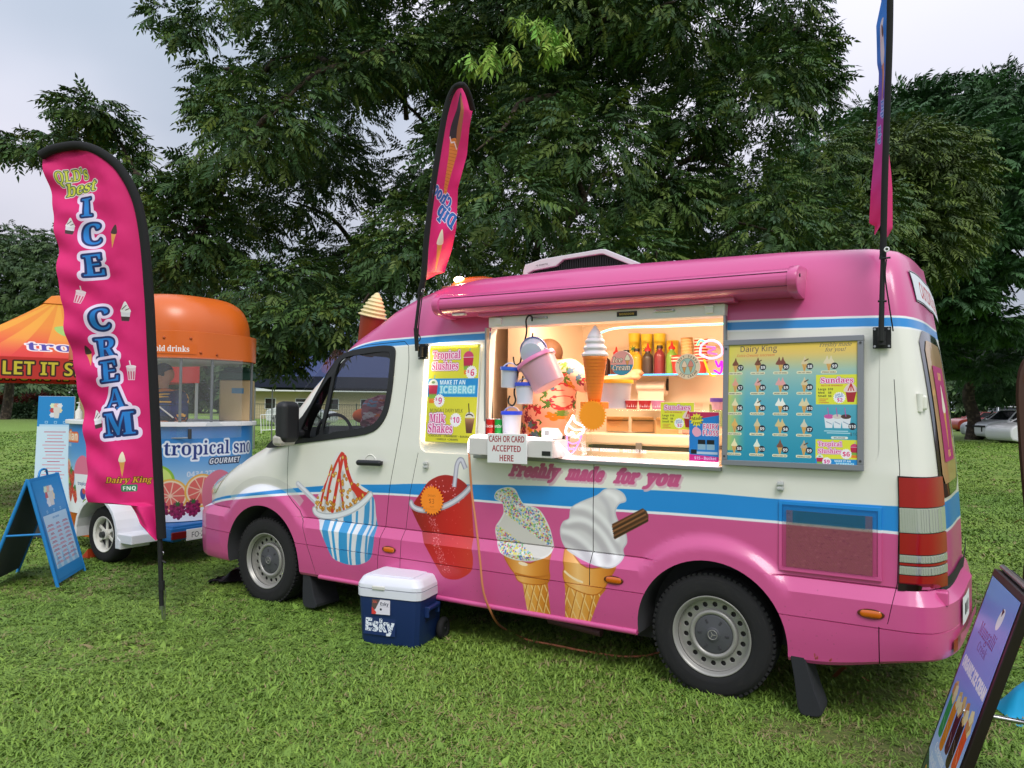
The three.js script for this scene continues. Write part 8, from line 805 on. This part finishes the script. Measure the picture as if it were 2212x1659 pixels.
const inside = (x, y, pts) => { let c = false; for (let i = 0, j = pts.length - 1; i < pts.length; j = i++) { const a = pts[i], b = pts[j]; if (a[1] > y !== b[1] > y && x < ((b[0] - a[0]) * (y - a[1])) / (b[1] - a[1]) + a[0]) c = !c; } return c; };
// clusters: [centre, radius]; sprays sit on and in each cluster and point outwards
function makeTree(name, label, base, forkY, clusters, o) {
  const t = thing(name, label, 'tree', [base.x, 0, base.z], 0, o.group), R = rnd(o.seed), g = [];
  const B = V3(0, 0, 0), F = V3((R() - 0.5) * 0.4, forkY, (R() - 0.5) * 0.4);
  g.push(limb(V3(0, -0.2, 0), F, o.trunk, o.trunk * 0.75, o.seed + 1, 0));
  const limbs = []; [...clusters].sort((a, b) => Math.hypot(a[0].x - base.x, a[0].z - base.z) - Math.hypot(b[0].x - base.x, b[0].z - base.z)).forEach(([c, r], i) => { if (i % (o.limbEvery ?? 2)) return; const q = c.clone().sub(V3(base.x, 0, base.z)); let from = F, best = F.distanceTo(q); for (const l of limbs) { const d = l.distanceTo(q); if (d < best * 0.85) { best = d; from = l; } } const mid = from.clone().lerp(q, 0.55); limbs.push(mid, q); g.push(limb(from, q, from === F ? o.trunk * 0.32 : o.trunk * 0.13, o.trunk * 0.03, o.seed + i * 3)); });
  part(t, 'trunk', g, bark);
  const per = o.per, N = clusters.length * per, sprays = o.sprays, ims = sprays.map((s, k) => { const im = new THREE.InstancedMesh(s, leafMat, Math.ceil(N / sprays.length) + 4); im.name = 'crown'; im.userData.kind = 'stuff'; im.castShadow = im.receiveShadow = true; t.add(im); return [im, 0]; });
  const ob = new THREE.Object3D(), X = V3(1, 0, 0), dir = V3(0, 0, 0), col = new THREE.Color(); let n = 0;
  for (const [c, r, tone = 0, ky = 0.72, dens = 1] of clusters) for (let i = 0; i < per * dens; i++) {
    dir.set(R() * 2 - 1, R() * 2 - 1, R() * 2 - 1); if (dir.lengthSq() > 1) dir.normalize(); const l = dir.length() || 1; dir.multiplyScalar(1 / l); const rr = r * (0.35 + 0.65 * Math.pow(R(), 0.5));
    const px = c.x - base.x + dir.x * rr, py = c.y + dir.y * rr * ky, pz = c.z - base.z + dir.z * rr;
    if (o.minY && py < o.minY) continue;
    const out = V3(dir.x, dir.y * 0.5 - (o.hang ?? 0.25), dir.z).normalize(); ob.position.set(px, py, pz); ob.quaternion.setFromUnitVectors(X, out); ob.rotateX((R() - 0.5) * 1.4); ob.rotateY((R() - 0.5) * 1.2); ob.scale.setScalar(0.7 + R() * 0.6); ob.updateMatrix();
    const im = ims[n++ % ims.length]; if (im[1] >= im[0].instanceMatrix.count) continue; im[0].setMatrixAt(im[1], ob.matrix); o.color(col, R, py, tone); im[0].setColorAt(im[1]++, col);
  }
  ims.forEach((im) => (im[0].count = im[1])); return t;
}
// clusters filling a region of the crown: outline in the photograph gives directions, the crown's round body gives the depths
function fill(poly_, n, R, depth, thick, rad, skip) { const xs = poly_.map((p) => p[0]), ys = poly_.map((p) => p[1]), x0 = Math.min(...xs), x1 = Math.max(...xs), y0 = Math.min(...ys), y1 = Math.max(...ys), out = []; let k = 0; while (out.length < n && k++ < n * 40) { const x = lerp(x0, x1, R()), y = lerp(y0, y1, R()); if (!inside(x, y, poly_) || (skip && skip(x, y, R))) continue; const u = (x - (x0 + x1) / 2) / ((x1 - x0) / 2), v = (y - (y0 + y1) / 2) / ((y1 - y0) / 2), b = Math.sqrt(Math.max(0.08, 1 - Math.min(1, u * u * 0.8 + v * v * 0.35))), d = depth + (R() * 2 - 1) * thick * b; out.push([atDepth(x, y, d), rad * (0.7 + R() * 0.6)]); } return out; }
{
  const R = rnd(91);
  const mainPoly = [[640, -330], [580, -60], [560, 60], [580, 130], [505, 190], [500, 270], [545, 330], [590, 400], [520, 445], [430, 490], [370, 450], [335, 500], [345, 600], [360, 660], [560, 640], [600, 675], [690, 670], [790, 650], [900, 640], [1500, 640], [1900, 600], [1940, 480], [1880, 380], [1800, 330], [1700, 250], [1740, 190], [1730, 80], [1690, -60], [1620, -330]];
  const hole = (x, y, r) => { for (const [a, b, c] of [[860, 230, 45], [1390, 110, 0], [1330, 320, 35], [1560, 250, 40], [1310, 90, 25], [1530, 60, 40], [940, 70, 25], [1700, 320, 40], [1200, 420, 20], [640, 200, 30], [780, 420, 22]]) if (Math.hypot(x - a, y - b) < c + 25 * r()) return true; return false; };
  let cl = fill(mainPoly, 190, R, 13.5, 4.2, 0.74, hole);
  const spr = (list, d, r, dens = 0.7) => { for (const [x, y, k = 1] of list) cl.push([atDepth(x, y, d + R() * 1.2), r * k, 0, 0.5, dens]); };
  spr([[360, 35, 0.7], [420, 50, 0.8], [470, 20], [400, 75, 0.5], [455, 150, 0.8], [500, 170], [440, 215, 0.6], [480, 240], [530, 250], [560, 60], [590, 130]], 12, 0.44, 0.34);
  spr([[1745, 60, 0.8], [1775, 95, 0.5], [1720, 20], [1770, 165, 0.7], [1735, 140], [1790, 180, 0.4], [1760, 215, 0.7], [1700, 70]], 13, 0.55, 0.45);
  spr([[25, 318, 0.5], [60, 322, 0.6], [110, 305, 0.6], [160, 240, 0.7], [195, 230, 0.8], [230, 260, 0.7], [250, 300, 0.7], [170, 290, 0.5], [275, 340, 0.7], [300, 385, 0.8], [330, 420, 0.9], [350, 470], [400, 400, 0.5], [420, 350, 0.45], [440, 390, 0.5], [480, 420, 0.8], [430, 440, 0.8], [385, 500], [360, 560], [420, 560], [480, 520], [340, 620]], 11.5, 0.46, 0.42);
  spr([[590, 720, 0.7], [630, 740, 0.6], [610, 780, 0.35], [690, 735, 0.5], [720, 690], [780, 660], [660, 690]], 10.5, 0.5, 0.6);
  // a big round crown, also beyond the frame
  const C0 = atDepth(1110, 420, 14); for (let i = 0; i < 60; i++) { const a = R() * TAU, e = R(), r = 3.9 + R() * 1.1; cl.push([V3(C0.x + Math.cos(a) * r * Math.sqrt(e), 6.5 + R() * 4.5 + (1 - e) * 1.2, C0.z + Math.sin(a) * r * Math.sqrt(e) - 1.5), 0.9]); }
  const base = atDepth(1150, 900, 14.2); base.y = 0;
  const leafColor = (c, R, y) => { const q = R(), w = R(); c.setRGB(lerp(0.036, 0.11, q * q), lerp(0.07, 0.155, q), lerp(0.02, 0.036, w)); };
  makeTree('shade_tree', 'large dark green spreading tree rising behind the ice cream van', base, 2.6, cl, { seed: 31, trunk: 0.42, per: 185, limbEvery: 2, hang: 0.2, sprays: [spray(1, 9, 0.22, 0.1, 0.044, 0.25), spray(2, 7, 0.17, 0.1, 0.047, 0.4), spray(3, 11, 0.26, 0.095, 0.04, 0.3)], color: leafColor, minY: 1.9 });
  // bright young shoots on the same tree
  const young = [[1040, 118, 0.24], [1075, 105, 0.2], [1025, 130, 0.15], [1165, 50, 0.26], [1195, 65, 0.24], [1215, 85, 0.18], [1205, 105, 0.14], [1130, 40, 0.2]].map(([x, y, r]) => [atDepth(x, y, 9.6), r * 0.8, 0, 0.6]);
  const shoots = new THREE.InstancedMesh(spray(2, 7, 0.19, 0.12, 0.045, 0.4), leafMat, 200); let k = 0; const ob = new THREE.Object3D(), col = new THREE.Color(); const st = scene.children.find((c) => c.name === 'shade_tree');
  for (const [c, r] of young) for (let i = 0; i < 9; i++) { ob.position.set(c.x - base.x + (R() - 0.5) * 2 * r, c.y + (R() - 0.5) * r, c.z - base.z + (R() - 0.5) * 2 * r); ob.rotation.set(R() - 0.5, R() * TAU, -0.4 - R() * 0.5); ob.updateMatrix(); shoots.setMatrixAt(k, ob.matrix); col.setRGB(0.17 + R() * 0.1, 0.31 + R() * 0.1, 0.06); shoots.setColorAt(k++, col); }
  shoots.count = k; shoots.name = 'young_shoots'; shoots.userData.kind = 'stuff'; shoots.castShadow = shoots.receiveShadow = true; st.add(shoots);
}
{
  const R = rnd(17), far = [spray(5, 13, 0.6, 0.26, 0.11, 0.15), spray(6, 11, 0.5, 0.25, 0.12, 0.2)];
  // olive tree right of the van, then the layered crown of the rain tree behind it
  const olive = [[1850, 330], [1930, 300], [2010, 310], [2060, 360], [2080, 420], [2120, 470], [2060, 520], [1990, 560], [1900, 600], [1830, 560], [1810, 430]];
  makeTree('olive_tree', 'yellowish green tree with loose foliage behind the rear of the van', atDepth(1960, 930, 21).setY(0), 3, fill(olive, 62, R, 20, 2.4, 0.95), { seed: 51, trunk: 0.3, per: 170, limbEvery: 3, sprays: [spray(7, 9, 0.36, 0.16, 0.06, 0.3)], color: (c, R) => { const q = R(); c.setRGB(lerp(0.035, 0.105, q), lerp(0.07, 0.15, q), 0.022); } });
  const cl = []; const layer = (y, x0, x1, n, d, r, ky = 0.38) => { for (let i = 0; i < n; i++) { const x = lerp(x0, x1, R()), yy = typeof y === 'function' ? y(x) : y; cl.push([atDepth(x, yy + (R() - 0.5) * 40, d + (R() - 0.5) * 8), r * (0.7 + R() * 0.6), 0, ky]); } };
  const crownTop = (x) => 165 + Math.pow((2330 - x) / 560, 2) * 150;
  layer((x) => crownTop(x) + 20, 1720, 2750, 46, 40, 2.3); layer((x) => crownTop(x) + 85, 1740, 2750, 50, 39, 2.4); layer((x) => crownTop(x) + 160, 1800, 2750, 44, 38, 2.2); layer(400, 1830, 2750, 30, 38, 2.0, 0.32); layer(490, 2030, 2750, 18, 37, 1.5, 0.26); layer(560, 1990, 2120, 8, 36, 1.3, 0.3); layer(575, 2130, 2700, 10, 36, 1.1, 0.25); layer(640, 1980, 2090, 7, 36, 1.2, 0.3); layer(700, 2000, 2650, 18, 38, 1.3, 0.28); layer(770, 1960, 2700, 24, 42, 1.6, 0.4); layer(820, 1960, 2750, 22, 46, 1.6, 0.5);
  makeTree('rain_tree', 'broad layered rain tree with forked dark trunk beyond the parked cars', atDepth(2098, 935, 42).setY(0), 3.4, cl, { seed: 61, trunk: 0.42, per: 120, limbEvery: 4, hang: 0.0, sprays: far, color: (c, R) => { const q = R(); c.setRGB(lerp(0.024, 0.06, q), lerp(0.066, 0.14, q), lerp(0.022, 0.045, q)); } });
  const wood = [[[-120, 545], [-60, 520], [30, 512], [75, 535], [110, 560], [120, 720], [-120, 760]], [[90, 560], [140, 535], [200, 520], [300, 530], [420, 600], [420, 720], [90, 720]]];
  [['mid green bushy tree beyond the orange marquee', 62], ['darker green tree half hidden by the tall pink flag', 58]].forEach(([lab, d], i) => makeTree('park_tree', lab, atDepth([10, 250][i], 890, d).setY(0), 5, fill(wood[i], 60, R, d, 4, 2.3), { seed: 71 + i, trunk: 0.4, per: 80, limbEvery: 5, sprays: far, group: 'trees beyond the marquee', color: (c, R) => { const q = R(); c.setRGB(lerp(0.035, 0.085, q), lerp(0.07, 0.14, q), lerp(0.03, 0.045, q)); } }));
  // a dark belt of trees closing the field
  const bg = [[-300, 700, 'dense green tree line behind the garden bed'], [560, 1000, 'dense green tree line behind the pale building'], [1960, 2700, 'dense green tree line behind the parked cars']];
  bg.forEach(([x0, x1, lab], i) => { const c = []; for (let k = 0; k < 60; k++) c.push([atDepth(lerp(x0, x1, R()), lerp(730, 872, R()), 95 + R() * 25), 3.4]); makeTree('tree_belt', lab, atDepth((x0 + x1) / 2, 885, 108).setY(0), 3, c, { seed: 81 + i, trunk: 0.35, per: 60, limbEvery: 7, sprays: [spray(9, 9, 1.6, 0.9, 0.42, 0.2)], color: (cc, R) => { const q = R(); cc.setRGB(lerp(0.03, 0.07, q), lerp(0.06, 0.12, q), lerp(0.025, 0.04, q)); } }); });
}

{ // shrubs of the garden bed
  const R = rnd(23), lf = [spray(15, 11, 0.5, 0.36, 0.14, -0.3)];
  const shrub = (name, lab, px, py, d, r, n, colr, per = 90) => { const c = []; const b = atDepth(px, py, d); for (let i = 0; i < n; i++) c.push([V3(b.x + (R() - 0.5) * r * 2, r * (0.35 + R() * 0.6), b.z + (R() - 0.5) * r), r * 0.6]); makeTree(name, lab, V3(b.x, 0, b.z), r * 0.4, c, { seed: 300 + px, trunk: 0.06, per, limbEvery: 1, hang: -0.2, sprays: lf, group: undefined, color: colr }); scene.children[scene.children.length - 1].userData.category = 'shrub'; };
  const red = (c, R) => { const q = R(); c.setRGB(lerp(0.1, 0.3, q), lerp(0.03, 0.06, q), 0.025); }, dkr = (c, R) => { const q = R(); c.setRGB(lerp(0.05, 0.2, q), lerp(0.02, 0.05, q), 0.03); }, grn = (c, R) => { const q = R(); c.setRGB(lerp(0.05, 0.12, q), lerp(0.1, 0.2, q), lerp(0.05, 0.09, q)); };
  shrub('croton_shrub', 'round red leaved shrub in the garden bed below the marquee', 12, 885, 68, 1.15, 7, red); shrub('croton_shrub', 'dark red leaved shrub beside the marquee leg', 92, 886, 68, 1.3, 8, dkr); shrub('green_shrub', 'pale green shrub between the red shrubs', 48, 890, 66, 0.7, 5, grn); shrub('green_shrub', 'low green shrub at the outer end of the garden bed', -20, 890, 67, 0.8, 5, grn); shrub('green_shrub', 'low green shrub in front of the dark red shrub', 110, 892, 65, 0.6, 5, grn); shrub('palm_clump', 'leafy green palm clump beside the cart post', 188, 880, 40, 0.9, 8, (c, R) => { const q = R(); c.setRGB(lerp(0.03, 0.09, q), lerp(0.1, 0.2, q), 0.03); });
}
renderer.render(scene, camera);
